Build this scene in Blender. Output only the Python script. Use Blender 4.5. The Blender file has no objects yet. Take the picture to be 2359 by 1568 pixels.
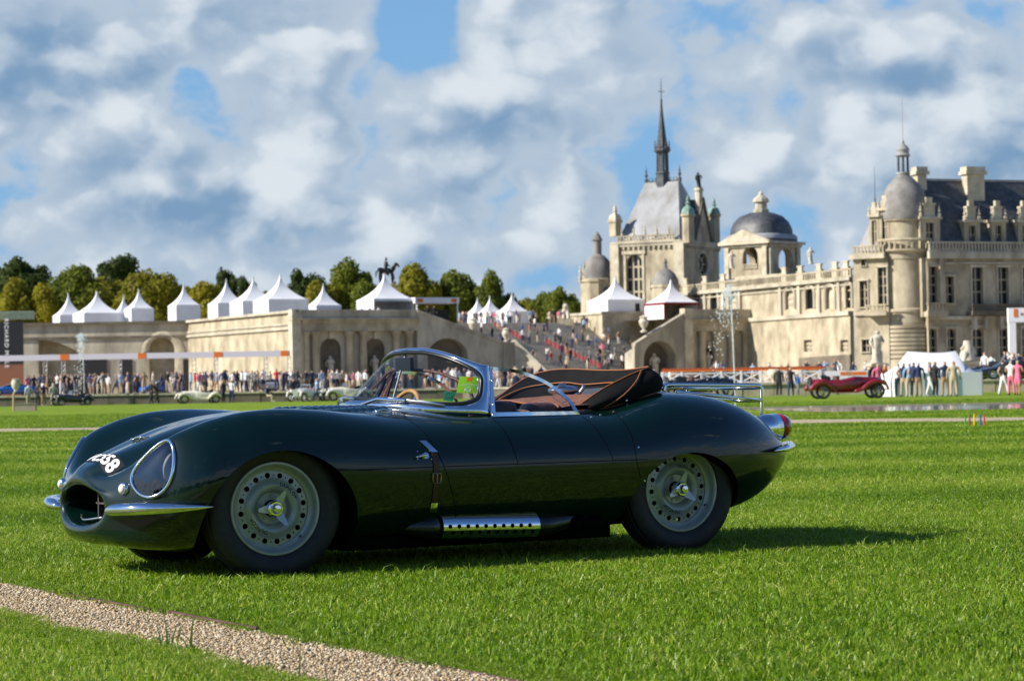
import bpy, bmesh, math, random, os
import numpy as np
from mathutils import Vector, Matrix
from mathutils.bvhtree import BVHTree

random.seed(7)
S = bpy.context.scene
COL = S.collection
R = math.radians
PI = math.pi

# ------------------------------------------------------------------ camera
# the photograph was taken from about 0.9 m above the lawn with a short telephoto lens
FPX, PCX, PCY = 5500.0, 1179.5, 784.0          # focal length and centre in units of a 2359 px wide frame
PITCH, ROLL = math.atan(106 / 5500), R(1.0)
CAM = Vector((0, 0, 0.88))
_fw = Vector((0, math.cos(PITCH), math.sin(PITCH)))
_r0 = Vector((1, 0, 0)); _u0 = Vector((0, -math.sin(PITCH), math.cos(PITCH)))
_r = _r0 * math.cos(ROLL) - _u0 * math.sin(ROLL)
_u = _r0 * math.sin(ROLL) + _u0 * math.cos(ROLL)
cam_d = bpy.data.cameras.new('camera')
cam = bpy.data.objects.new('camera', cam_d); COL.objects.link(cam); S.camera = cam
cam.matrix_world = Matrix(((_r.x, _u.x, -_fw.x, CAM.x), (_r.y, _u.y, -_fw.y, CAM.y), (_r.z, _u.z, -_fw.z, CAM.z), (0, 0, 0, 1)))
cam_d.sensor_width = 36; cam_d.lens = 36 * FPX / 2359
cam_d.clip_start = 0.1; cam_d.clip_end = 6000
cam_d.dof.use_dof = True; cam_d.dof.focus_distance = 11.9; cam_d.dof.aperture_fstop = 7.5

def at(x, y, d):
    """world point seen at photo pixel (x, y) of a 2359 wide frame, at depth d metres"""
    v = _fw + _r * ((x - PCX) / FPX) - _u * ((y - PCY) / FPX)
    return CAM + v * (d / v.y)
def gnd(x, y, z=0.0):
    v = _fw + _r * ((x - PCX) / FPX) - _u * ((y - PCY) / FPX)
    return CAM + v * ((z - CAM.z) / v.z)

# ------------------------------------------------------------------ world, sun, exposure
SUN_EL, SUN_AZ = R(33), math.atan2(-0.965, -0.262)
to_sun = Vector((math.sin(SUN_AZ) * math.cos(SUN_EL), math.cos(SUN_AZ) * math.cos(SUN_EL), math.sin(SUN_EL)))
W = bpy.data.worlds.new('World'); S.world = W; W.use_nodes = True
def build_world():
    nt = W.node_tree; N = nt.nodes; L = nt.links
    def M(op, a, b=None, c=None, clamp=False):
        n = N.new('ShaderNodeMath'); n.operation = op; n.use_clamp = clamp
        for i, v in enumerate((a, b, c)):
            if v is None: continue
            if isinstance(v, (int, float)): n.inputs[i].default_value = v
            else: L.new(v, n.inputs[i])
        return n.outputs[0]
    def VM(op, a, b=None, scale=None):
        n = N.new('ShaderNodeVectorMath'); n.operation = op
        for i, v in enumerate((a, b)):
            if v is None: continue
            if isinstance(v, (tuple, list)): n.inputs[i].default_value = v
            else: L.new(v, n.inputs[i])
        if scale is not None:
            if isinstance(scale, (int, float)): n.inputs['Scale'].default_value = scale
            else: L.new(scale, n.inputs['Scale'])
        return n.outputs[0]
    def sstep(v, a, b):
        n = N.new('ShaderNodeMapRange'); n.interpolation_type = 'SMOOTHSTEP'
        L.new(v, n.inputs[0]); n.inputs[1].default_value = a; n.inputs[2].default_value = b
        return n.outputs[0]
    def mix(f, a, b):
        n = N.new('ShaderNodeMix'); n.data_type = 'RGBA'
        if isinstance(f, (int, float)): n.inputs[0].default_value = f
        else: L.new(f, n.inputs[0])
        for i, v in ((6, a), (7, b)):
            if isinstance(v, tuple): n.inputs[i].default_value = (*v, 1)
            else: L.new(v, n.inputs[i])
        return n.outputs[2]
    sky = N.new('ShaderNodeTexSky'); sky.sky_type = 'NISHITA'; sky.sun_disc = False
    sky.sun_elevation = SUN_EL; sky.sun_rotation = SUN_AZ; sky.air_density = 1.0; sky.dust_density = 0.35; sky.ozone_density = 2.0
    tc = N.new('ShaderNodeTexCoord'); d = tc.outputs['Generated']
    sx = N.new('ShaderNodeSeparateXYZ'); L.new(d, sx.inputs[0]); x, y, z = sx.outputs
    # cloud coordinates: wide angular cells overhead, small ones near the horizon
    k = M('DIVIDE', 1.0, M('ADD', M('MULTIPLY', M('MAXIMUM', z, 0.0), M('MULTIPLY', M('MAXIMUM', z, 0.0), 2.0)), 1.0))
    p = VM('MULTIPLY', VM('SCALE', d, scale=k), (1.0, 1.0, 1.35))
    def noise(pp, sc, det, out='Fac'):
        n1 = N.new('ShaderNodeTexNoise'); L.new(pp, n1.inputs['Vector']); n1.inputs['Scale'].default_value = sc; n1.inputs['Detail'].default_value = det; n1.inputs['Roughness'].default_value = 0.56
        return n1.outputs[out]
    def puff(pp, sc):
        v = N.new('ShaderNodeTexVoronoi'); v.feature = 'F1'; L.new(pp, v.inputs['Vector']); v.inputs['Scale'].default_value = sc
        return v.outputs['Distance']
    def field(pp, det):
        n1 = noise(pp, CLOUD[0], det)
        return M('ADD', n1, M('ADD', M('MULTIPLY', M('SUBTRACT', 0.52, puff(pp, CLOUD[1])), 0.34), M('MULTIPLY', M('SUBTRACT', 0.5, puff(pp, CLOUD[1] * 2.6)), 0.13)))
    p = VM('ADD', p, CLOUD[2])
    p = VM('ADD', p, VM('SCALE', VM('SUBTRACT', noise(p, 40.0, 3, 'Color'), (0.5, 0.5, 0.5)), scale=0.022))
    off = Vector((-0.6, 0.0, 0.8)).normalized() * CLOUD[3]
    f0 = field(p, 6); f1 = field(VM('ADD', p, tuple(off)), 3)
    # the big masses and gaps of this sky, by direction (front half only)
    front = M('GREATER_THAN', y, 0.05); ys = M('MAXIMUM', y, 0.05)
    u = M('DIVIDE', x, ys); v = M('DIVIDE', z, ys)
    uv = N.new('ShaderNodeCombineXYZ'); L.new(u, uv.inputs[0]); L.new(v, uv.inputs[1]); uv = uv.outputs[0]
    def blobs(lst):
        tot = None
        for (px, py, rx, ry, amp) in lst:
            q = at(px, py, 1.0) - CAM; ix, iy = 5500.0 / (rx * 1.7), 5500.0 / (ry * 1.7)
            n = N.new('ShaderNodeVectorMath'); n.operation = 'MULTIPLY_ADD'; L.new(uv, n.inputs[0]); n.inputs[1].default_value = (ix, iy, 0); n.inputs[2].default_value = (-q.x * ix, -q.z * iy, 0)
            ln_ = N.new('ShaderNodeVectorMath'); ln_.operation = 'LENGTH'; L.new(n.outputs[0], ln_.inputs[0])
            mr = N.new('ShaderNodeMapRange'); mr.interpolation_type = 'SMOOTHSTEP'; L.new(ln_.outputs['Value'], mr.inputs[0]); mr.inputs[1].default_value = 0; mr.inputs[2].default_value = 1; mr.inputs[3].default_value = amp; mr.inputs[4].default_value = 0
            tot = mr.outputs[0] if tot is None else M('ADD', tot, mr.outputs[0])
        return M('MULTIPLY', tot, front)
    dens = M('ADD', f0, blobs(CLOUD_MASS))
    dens = M('SUBTRACT', dens, M('MULTIPLY', sstep(z, 0.15, 0.36), 0.34))
    cover = sstep(dens, 0.33, 0.45)
    lit = M('ADD', M('MULTIPLY', M('SUBTRACT', f0, f1), CLOUD[4]), M('ADD', blobs(CLOUD_LIT), CLOUD[5]))
    lit = sstep(lit, 0.0, 1.0)
    thick = sstep(dens, 0.42, 0.60)
    body = mix(lit, CLOUD_DARK, CLOUD_WHITE)
    edge = mix(0.5, CLOUD_WHITE, CLOUD_DARK)
    cl = mix(thick, edge, body)
    haze_f = M('MULTIPLY', M('SUBTRACT', 1.0, sstep(z, 0.02, 0.40)), 0.92)
    sk = mix(haze_f, VM('MULTIPLY', sky.outputs[0], (0.62, 0.88, 1.22)), SKY_LOW)
    bg_sky = N.new('ShaderNodeBackground'); L.new(sk, bg_sky.inputs[0]); bg_sky.inputs[1].default_value = SKY_STRENGTH
    bg_cl = N.new('ShaderNodeBackground'); L.new(cl, bg_cl.inputs[0]); bg_cl.inputs[1].default_value = CLOUD_STRENGTH
    ms = N.new('ShaderNodeMixShader')
    # clouds thin out below the horizon line
    L.new(M('MULTIPLY', M('MULTIPLY', cover, 0.93), sstep(z, -0.02, 0.004)), ms.inputs[0]); L.new(bg_sky.outputs[0], ms.inputs[1]); L.new(bg_cl.outputs[0], ms.inputs[2])
    L.new(ms.outputs[0], N['World Output'].inputs[0])
SKY_STRENGTH, CLOUD_STRENGTH = 0.07, 0.57
SKY_LOW = (2.2, 4.3, 6.9)
CLOUD_DARK, CLOUD_WHITE = (0.23, 0.38, 0.58), (0.86, 0.92, 0.97)
CLOUD = (9.0, 20.0, (3.1, 0.4, 1.7), 0.017, 3.0, 0.47)
CLOUD_MASS = [(970, 50, 90, 130, -0.34), (2060, 15, 70, 40, -0.16), (1815, 225, 40, 60, -0.18), (420, 195, 70, 40, -0.12), (530, 380, 60, 40, -0.10), (120, 570, 160, 40, -0.08), (1230, 640, 160, 60, -0.10),
              (1280, 130, 230, 140, 0.12), (1150, 430, 260, 170, 0.13), (620, 430, 300, 130, 0.10), (330, 130, 200, 120, 0.06), (2080, 130, 260, 120, 0.12), (130, 150, 230, 120, 0.14), (700, 90, 220, 90, 0.10), (680, 360, 150, 110, 0.08), (1080, 340, 110, 90, 0.08), (2150, 300, 250, 70, 0.10), (350, 480, 300, 70, 0.08), (1000, 500, 250, 60, 0.06)]
CLOUD_LIT = [(60, 150, 170, 110, -0.45), (1180, 170, 170, 70, 0.30), (1330, 70, 130, 70, 0.25), (830, 70, 90, 90, 0.25), (640, 390, 90, 80, 0.35), (720, 300, 70, 60, 0.30), (1070, 340, 70, 60, 0.30), (2000, 60, 190, 60, 0.25), (1980, 250, 120, 50, 0.30), (2250, 240, 150, 50, 0.25), (1780, 330, 70, 60, 0.25), (2120, 185, 200, 40, -0.30), (300, 360, 150, 40, -0.25), (880, 250, 130, 90, -0.25), (1450, 420, 200, 60, -0.15), (270, 260, 70, 50, 0.3), (1580, 190, 80, 40, 0.2)]
build_world()
sun_d = bpy.data.lights.new('sun', 'SUN'); sun = bpy.data.objects.new('sun', sun_d); COL.objects.link(sun)
sun_d.energy = 5.0; sun_d.angle = R(0.53); sun_d.color = (1.0, 0.93, 0.82)
sun.rotation_euler = to_sun.to_track_quat('Z', 'Y').to_euler()
sun.location = to_sun * 500
S.view_settings.view_transform = 'Standard'; S.view_settings.look = 'None'
S.view_settings.exposure = 0.62; S.view_settings.gamma = 1.0
S.view_settings.use_curve_mapping = False
S.cycles.max_bounces = 8; S.cycles.transparent_max_bounces = 16
S.cycles.caustics_reflective = False; S.cycles.caustics_refractive = False
S.cycles.sample_clamp_indirect = 8
S.cycles.use_denoising = True

# ------------------------------------------------------------------ helpers: materials
MATS = {}
def mat(name, color=(0.5, 0.5, 0.5), rough=0.6, metal=0.0, var=0.0, vscale=5.0, bump=0.0, bscale=40.0, color2=None, spec=0.5, coat=0.0, trans=0.0, emit=None, alpha=1.0, ior=1.45, sheen=0.0, coords='Object', detail=4.0, zs=1.0):
    if name in MATS: return MATS[name]
    m = bpy.data.materials.new(name); MATS[name] = m; m.use_nodes = True
    nt = m.node_tree; N = nt.nodes; L = nt.links; b = N['Principled BSDF']
    b.inputs['Base Color'].default_value = (*color, 1); b.inputs['Roughness'].default_value = rough; b.inputs['Metallic'].default_value = metal
    b.inputs['Specular IOR Level'].default_value = spec; b.inputs['Coat Weight'].default_value = coat; b.inputs['Coat Roughness'].default_value = 0.02
    b.inputs['Transmission Weight'].default_value = trans; b.inputs['IOR'].default_value = ior; b.inputs['Alpha'].default_value = alpha
    if sheen: b.inputs['Sheen Weight'].default_value = sheen
    if emit: b.inputs['Emission Color'].default_value = (*emit[0], 1); b.inputs['Emission Strength'].default_value = emit[1]
    if var or bump or color2:
        tc = N.new('ShaderNodeTexCoord'); mp = N.new('ShaderNodeMapping'); L.new(tc.outputs[coords], mp.inputs[0]); mp.inputs['Scale'].default_value = (1, 1, zs)
        no = N.new('ShaderNodeTexNoise'); L.new(mp.outputs[0], no.inputs['Vector']); no.inputs['Scale'].default_value = vscale; no.inputs['Detail'].default_value = detail; no.inputs['Roughness'].default_value = 0.62
        if var or color2:
            r = N.new('ShaderNodeValToRGB'); L.new(no.outputs['Fac'], r.inputs[0])
            c2 = color2 or tuple(max(0, c * (1 - var)) for c in color); c1 = color if color2 else tuple(min(1, c * (1 + var)) for c in color)
            r.color_ramp.elements[0].position = 0.35; r.color_ramp.elements[1].position = 0.65
            r.color_ramp.elements[0].color = (*c2, 1); r.color_ramp.elements[1].color = (*c1, 1)
            L.new(r.outputs[0], b.inputs['Base Color'])
        if bump:
            n2 = N.new('ShaderNodeTexNoise'); L.new(tc.outputs[coords], n2.inputs['Vector']); n2.inputs['Scale'].default_value = bscale; n2.inputs['Detail'].default_value = 3
            bp = N.new('ShaderNodeBump'); bp.inputs['Strength'].default_value = bump; bp.inputs['Distance'].default_value = 0.02
            L.new(n2.outputs['Fac'], bp.inputs['Height']); L.new(bp.outputs[0], b.inputs['Normal'])
    return m

# ------------------------------------------------------------------ helpers: meshes and objects
class MB:
    """collects shapes into ONE mesh"""
    def __init__(s): s.v = []; s.f = []; s.mi = []; s.cm = 0; s.T = None
    def add(s, vs, fs):
        o = len(s.v)
        if s.T is not None: vs = [s.T @ Vector(p) for p in vs]
        s.v += [tuple(p) for p in vs]; s.f += [tuple(i + o for i in f) for f in fs]; s.mi += [s.cm] * len(fs)
        return s
    def box(s, c, d, rz=0.0, taper=1.0, rot=None):
        hx, hy, hz = d[0] / 2, d[1] / 2, d[2] / 2
        vs = [Vector((x * hx * (taper if z > 0 else 1), y * hy * (taper if z > 0 else 1), z * hz)) for z in (-1, 1) for y in (-1, 1) for x in (-1, 1)]
        m = rot if rot is not None else Matrix.Rotation(rz, 3, 'Z')
        vs = [m @ p + Vector(c) for p in vs]
        return s.add(vs, [(0, 2, 3, 1), (4, 5, 7, 6), (0, 1, 5, 4), (2, 6, 7, 3), (0, 4, 6, 2), (1, 3, 7, 5)])
    def cyl(s, p0, p1, r0, r1=None, n=12, cap=True):
        p0 = Vector(p0); p1 = Vector(p1); r1 = r0 if r1 is None else r1
        ax = (p1 - p0).normalized(); t = Vector((0, 0, 1)) if abs(ax.z) < .9 else Vector((1, 0, 0))
        e1 = ax.cross(t).normalized(); e2 = ax.cross(e1)
        vs = []
        for p, r in ((p0, r0), (p1, r1)):
            for i in range(n):
                a = 2 * PI * i / n; vs.append(p + e1 * (r * math.cos(a)) + e2 * (r * math.sin(a)))
        fs = [(i, i + n, (i + 1) % n + n, (i + 1) % n) for i in range(n)]
        if cap: fs += [tuple(range(n)), tuple(range(2 * n - 1, n - 1, -1))]
        return s.add(vs, fs)
    def tube(s, pts, r, n=8, closed=False, flat=None):
        P = [Vector(p) for p in pts]; k = len(P); vs = []; prev = None
        for i in range(k):
            a = P[(i - 1) % k] if (closed or i > 0) else P[i]; b = P[(i + 1) % k] if (closed or i < k - 1) else P[i]
            t = (b - a)
            t = t.normalized() if t.length > 1e-9 else Vector((1, 0, 0))
            if prev is None:
                h = Vector((0, 0, 1)) if abs(t.z) < .9 else Vector((1, 0, 0)); e1 = t.cross(h).normalized()
            else:
                e1 = (prev - t * prev.dot(t)); e1 = e1.normalized() if e1.length > 1e-6 else t.orthogonal().normalized()
            prev = e1; e2 = t.cross(e1)
            rr = r[i] if isinstance(r, (list, tuple)) else r
            for j in range(n):
                an = 2 * PI * j / n; vs.append(P[i] + e1 * (rr * math.cos(an)) + e2 * (rr * math.sin(an) * (flat or 1)))
        fs = []
        for i in range(k if closed else k - 1):
            for j in range(n):
                a = i * n + j; b = i * n + (j + 1) % n; c = ((i + 1) % k) * n + (j + 1) % n; d2 = ((i + 1) % k) * n + j
                fs.append((a, b, c, d2))
        if not closed: fs += [tuple(range(n - 1, -1, -1)), tuple(range((k - 1) * n, k * n))]
        return s.add(vs, fs)
    def lathe(s, prof, n=24, c=(0, 0, 0), axis='Z', a0=0.0, a1=2 * PI, sq=None, cap=True):
        """prof: (radius, height) pairs"""
        full = abs(a1 - a0 - 2 * PI) < 1e-6; m = n if full else n + 1; vs = []
        for (r, h) in prof:
            for i in range(m):
                a = a0 + (a1 - a0) * i / n
                x, y = math.cos(a), math.sin(a)
                if sq: q = (abs(x) ** sq + abs(y) ** sq) ** (-1 / sq); x *= q; y *= q
                p = (r * x, r * y, h)
                if axis == 'X': p = (h, r * x, r * y)
                elif axis == 'Y': p = (r * x, h, -r * y)
                vs.append((p[0] + c[0], p[1] + c[1], p[2] + c[2]))
        fs = []
        for k in range(len(prof) - 1):
            for i in range(n):
                j = (i + 1) % m
                if full or i < n: fs.append((k * m + i, k * m + j, (k + 1) * m + j, (k + 1) * m + i))
        if cap and full and prof[0][0] > 1e-5: fs.append(tuple(range(m - 1, -1, -1)))
        if cap and full and prof[-1][0] > 1e-5: fs.append(tuple(range((len(prof) - 1) * m, len(prof) * m)))
        return s.add(vs, fs)
    def prism(s, poly, p0, ex, ey, ez, depth):
        """polygon (x, y) in plane ex/ey at p0, extruded along ez"""
        p0 = Vector(p0); n = len(poly)
        b = [p0 + Vector(ex) * x + Vector(ey) * y for x, y in poly]; t = [q + Vector(ez) * depth for q in b]
        return s.add(b + t, [tuple(range(n - 1, -1, -1)), tuple(range(n, 2 * n))] + [(i, (i + 1) % n, n + (i + 1) % n, n + i) for i in range(n)])
    def grid(s, pts, cu=False, cv=False, flip=False):
        nu = len(pts); nv = len(pts[0]); vs = [p for row in pts for p in row]; fs = []
        for i in range(nu if cu else nu - 1):
            for j in range(nv if cv else nv - 1):
                a = i * nv + j; b = i * nv + (j + 1) % nv; c = ((i + 1) % nu) * nv + (j + 1) % nv; d2 = ((i + 1) % nu) * nv + j
                fs.append((a, d2, c, b) if flip else (a, b, c, d2))
        return s.add(vs, fs)
    def sphere(s, c, r, n=12, m=8, sc=(1, 1, 1)):
        prof = [(math.sin(PI * i / m), -math.cos(PI * i / m)) for i in range(m + 1)]
        o = len(s.v); s.lathe([(max(a, 1e-4), b) for a, b in prof], n)
        for i in range(o, len(s.v)):
            x, y, z = s.v[i]; s.v[i] = (c[0] + x * r * sc[0], c[1] + y * r * sc[1], c[2] + z * r * sc[2])
        return s
    def mesh(s, name, smooth=None):
        me = bpy.data.meshes.new(name); me.from_pydata(s.v, [], s.f); me.validate(); me.update()
        bm = bmesh.new(); bm.from_mesh(me); bmesh.ops.recalc_face_normals(bm, faces=bm.faces); bm.to_mesh(me); bm.free()
        if smooth is not None:
            me.polygons.foreach_set('use_smooth', [True] * len(me.polygons))
            if smooth < 179: me.set_sharp_from_angle(angle=R(smooth))
        return me
    def build(s, name, m, parent=None, smooth=40, loc=None):
        me = s.mesh(name, smooth)
        ms = m if isinstance(m, (list, tuple)) else [m]
        for q in ms: me.materials.append(q)
        if len(ms) > 1 and len(s.mi) == len(me.polygons): me.polygons.foreach_set('material_index', s.mi)
        return link(name, me, parent, loc)
def link(name, data, parent=None, loc=None, rot=None):
    o = bpy.data.objects.new(name, data); COL.objects.link(o)
    if parent is not None: o.parent = parent
    if loc is not None: o.location = loc
    if rot is not None: o.rotation_euler = rot
    return o
def tag(o, label, cat, group=None):
    o['label'] = label; o['category'] = cat
    if group: o['group'] = group
    return o
def thing(name, label, cat, loc=(0, 0, 0), rz=0.0, group=None):
    o = link(name, None, None, loc, (0, 0, rz)); o.empty_display_size = 0.2
    return tag(o, label, cat, group)
def structure(o): o['kind'] = 'structure'; return o
def stuff(o): o['kind'] = 'stuff'; return o
def copy_tree(o, parent=None):
    c = o.copy(); COL.objects.link(c); c.parent = parent
    for ch in list(o.children): copy_tree(ch, c)
    return c
def lerp(a, b, t): return a + (b - a) * t
def pchip(xs, ys):
    xs = np.array(xs, float); ys = np.array(ys, float); h = np.diff(xs); dl = np.diff(ys) / h; n = len(xs); d = np.zeros(n)
    for i in range(1, n - 1):
        if dl[i - 1] * dl[i] > 0:
            w1 = 2 * h[i] + h[i - 1]; w2 = h[i] + 2 * h[i - 1]; d[i] = (w1 + w2) / (w1 / dl[i - 1] + w2 / dl[i])
    d[0] = dl[0]; d[-1] = dl[-1]
    def f(x):
        x = np.clip(np.asarray(x, float), xs[0], xs[-1]); i = np.clip(np.searchsorted(xs, x) - 1, 0, n - 2); t = (x - xs[i]) / h[i]
        return (2 * t**3 - 3 * t**2 + 1) * ys[i] + (t**3 - 2 * t**2 + t) * h[i] * d[i] + (-2 * t**3 + 3 * t**2) * ys[i + 1] + (t**3 - t**2) * h[i] * d[i + 1]
    return f
def catmull(pts, n=8, closed=False):
    P = [Vector(p) for p in pts]; out = []; k = len(P)
    for i in range(k if closed else k - 1):
        p1 = P[i]; p2 = P[(i + 1) % k]; p0 = P[i - 1] if (closed or i > 0) else p1 * 2 - p2; p3 = P[(i + 2) % k] if (closed or i + 2 < k) else p2 * 2 - p1
        for j in range(n):
            t = j / n; out.append(0.5 * ((2 * p1) + (p2 - p0) * t + (2 * p0 - 5 * p1 + 4 * p2 - p3) * t * t + (3 * p1 - p0 - 3 * p2 + p3) * t**3))
    if not closed: out.append(P[-1])
    return out
def text_mesh(txt, size, depth=0.0, spacing=1.0, align='CENTER', bold=0.0):
    c = bpy.data.curves.new('lettering', 'FONT'); c.body = txt; c.size = size; c.extrude = depth; c.space_character = spacing; c.align_x = align; c.align_y = 'CENTER'; c.offset = bold; c.resolution_u = 3
    o = bpy.data.objects.new('lettering', c); COL.objects.link(o)
    dg = bpy.context.evaluated_depsgraph_get(); me = bpy.data.meshes.new_from_object(o.evaluated_get(dg))
    bpy.data.objects.remove(o); bpy.data.curves.remove(c); me.materials.clear()
    return me
# ================================================================== ground: lawn, gravel paths, pond
def node_mat(name):
    m = bpy.data.materials.new(name); m.use_nodes = True; return m, m.node_tree.nodes, m.node_tree.links, m.node_tree.nodes['Principled BSDF']
BAND_DIR = Vector((-0.10, 1.0, 0)).normalized(); BAND_W = 2.35
def band(x, y): return math.sin((x * BAND_DIR.x + y * BAND_DIR.y) * PI / BAND_W + 0.6)
def lawn_material():
    m, N, L, b = node_mat('lawn_grass'); b.inputs['Roughness'].default_value = 0.9; b.inputs['Specular IOR Level'].default_value = 0.15
    tc = N.new('ShaderNodeTexCoord')
    dot = N.new('ShaderNodeVectorMath'); dot.operation = 'DOT_PRODUCT'; L.new(tc.outputs['Object'], dot.inputs[0]); dot.inputs[1].default_value = tuple(BAND_DIR)
    mu = N.new('ShaderNodeMath'); mu.operation = 'MULTIPLY_ADD'; L.new(dot.outputs['Value'], mu.inputs[0]); mu.inputs[1].default_value = PI / BAND_W; mu.inputs[2].default_value = 0.6
    sn = N.new('ShaderNodeMath'); sn.operation = 'SINE'; L.new(mu.outputs[0], sn.inputs[0])
    n1 = N.new('ShaderNodeTexNoise'); L.new(tc.outputs['Object'], n1.inputs['Vector']); n1.inputs['Scale'].default_value = 0.5; n1.inputs['Detail'].default_value = 5
    n2 = N.new('ShaderNodeTexNoise'); L.new(tc.outputs['Object'], n2.inputs['Vector']); n2.inputs['Scale'].default_value = 22; n2.inputs['Detail'].default_value = 4; n2.inputs['Roughness'].default_value = 0.7
    ad = N.new('ShaderNodeMath'); ad.operation = 'MULTIPLY_ADD'; L.new(sn.outputs[0], ad.inputs[0]); ad.inputs[1].default_value = 0.18; L.new(n1.outputs['Fac'], ad.inputs[2])
    a2 = N.new('ShaderNodeMath'); a2.operation = 'MULTIPLY_ADD'; L.new(n2.outputs['Fac'], a2.inputs[0]); a2.inputs[1].default_value = 0.45; L.new(ad.outputs[0], a2.inputs[2])
    r = N.new('ShaderNodeValToRGB'); L.new(a2.outputs[0], r.inputs[0]); e = r.color_ramp.elements
    e[0].position = 0.42; e[0].color = (0.065, 0.130, 0.004, 1); e[1].position = 0.98; e[1].color = (0.270, 0.330, 0.030, 1); k = e.new(0.70); k.color = (0.155, 0.250, 0.010, 1)
    L.new(r.outputs[0], b.inputs['Base Color'])
    bp = N.new('ShaderNodeBump'); bp.inputs['Strength'].default_value = 0.6; bp.inputs['Distance'].default_value = 0.05; L.new(n2.outputs['Fac'], bp.inputs['Height']); L.new(bp.outputs[0], b.inputs['Normal'])
    return m
m_lawn = lawn_material()
q = MB(); q.add([(-1800, -1200, 0), (1800, -1200, 0), (1800, 2600, 0), (-1800, 2600, 0)], [(0, 1, 2, 3)])
structure(q.build('lawn', m_lawn, None, None))

def gravel_material(name='gravel', k=1.0):
    m, N, L, b = node_mat(name); b.inputs['Roughness'].default_value = 0.95
    tc = N.new('ShaderNodeTexCoord'); v = N.new('ShaderNodeTexVoronoi'); L.new(tc.outputs['Object'], v.inputs['Vector']); v.inputs['Scale'].default_value = 75
    r = N.new('ShaderNodeValToRGB'); L.new(v.outputs['Color'], r.inputs[0]); e = r.color_ramp.elements
    e[0].color = (0.24 * k, 0.17 * k, 0.10 * k, 1); e[1].color = (0.50 * k, 0.42 * k, 0.30 * k, 1)
    L.new(r.outputs[0], b.inputs['Base Color'])
    bp = N.new('ShaderNodeBump'); bp.inputs['Strength'].default_value = 0.8; bp.inputs['Distance'].default_value = 0.01; bp.invert = True; L.new(v.outputs['Distance'], bp.inputs['Height']); L.new(bp.outputs[0], b.inputs['Normal'])
    return m
m_gravel = gravel_material()
# near path: upper (edged) border A, lower border B
PA = Vector((-2.487, 11.30, 0)); PB = Vector((-0.035, 7.16, 0)); pdir = (PB - PA).normalized(); pn = Vector((pdir.y, -pdir.x, 0))     # pn points to the camera side
if pn.dot(Vector((-2.119, 9.812, 0)) - PA) < 0: pn = -pn
PWID = 0.49
def path_uv(x, y):
    d = Vector((x, y, 0)) - PA; return d.dot(pdir), d.dot(pn)
def wob(u, s): return 0.025 * math.sin(u * 3.1 + s) + 0.015 * math.sin(u * 7.7 + 2 * s)
q = MB(); rows = []
for i in range(90):
    u = -14 + 24 * i / 89; rows.append([PA + pdir * u + pn * (-.02) + Vector((0, 0, .004)), PA + pdir * u + pn * (PWID + .06) + Vector((0, 0, .004))])
q.grid(rows); structure(q.build('gravel_path', m_gravel, None, None))
# rusty edging strip on the lawn side: separate lengths of thin board
m_edge = mat('rusty_edging', (0.10, 0.05, 0.04), 0.8, var=0.35, vscale=12, bump=0.3)
edging = thing('path_edging', 'low rust-brown edging boards between the lawn and the gravel path in front', 'edging', PA)
eb = MB(); eb.box((0, 0, 0), (.98, .014, .05)); eme = eb.mesh('board', 30); eme.materials.append(m_edge)
for i in range(11):
    u = -2.5 + i * 1.0; o = link('board', eme, edging); o.location = pdir * u + pn * (-.01 + .012 * math.sin(i * 2.1)) + Vector((0, 0, -.011 + .006 * math.sin(i * 1.7))); o.rotation_euler = (R(3 * math.sin(i)), 0, math.atan2(pdir.y, pdir.x) + .01 * math.sin(i * 3.3))

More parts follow.
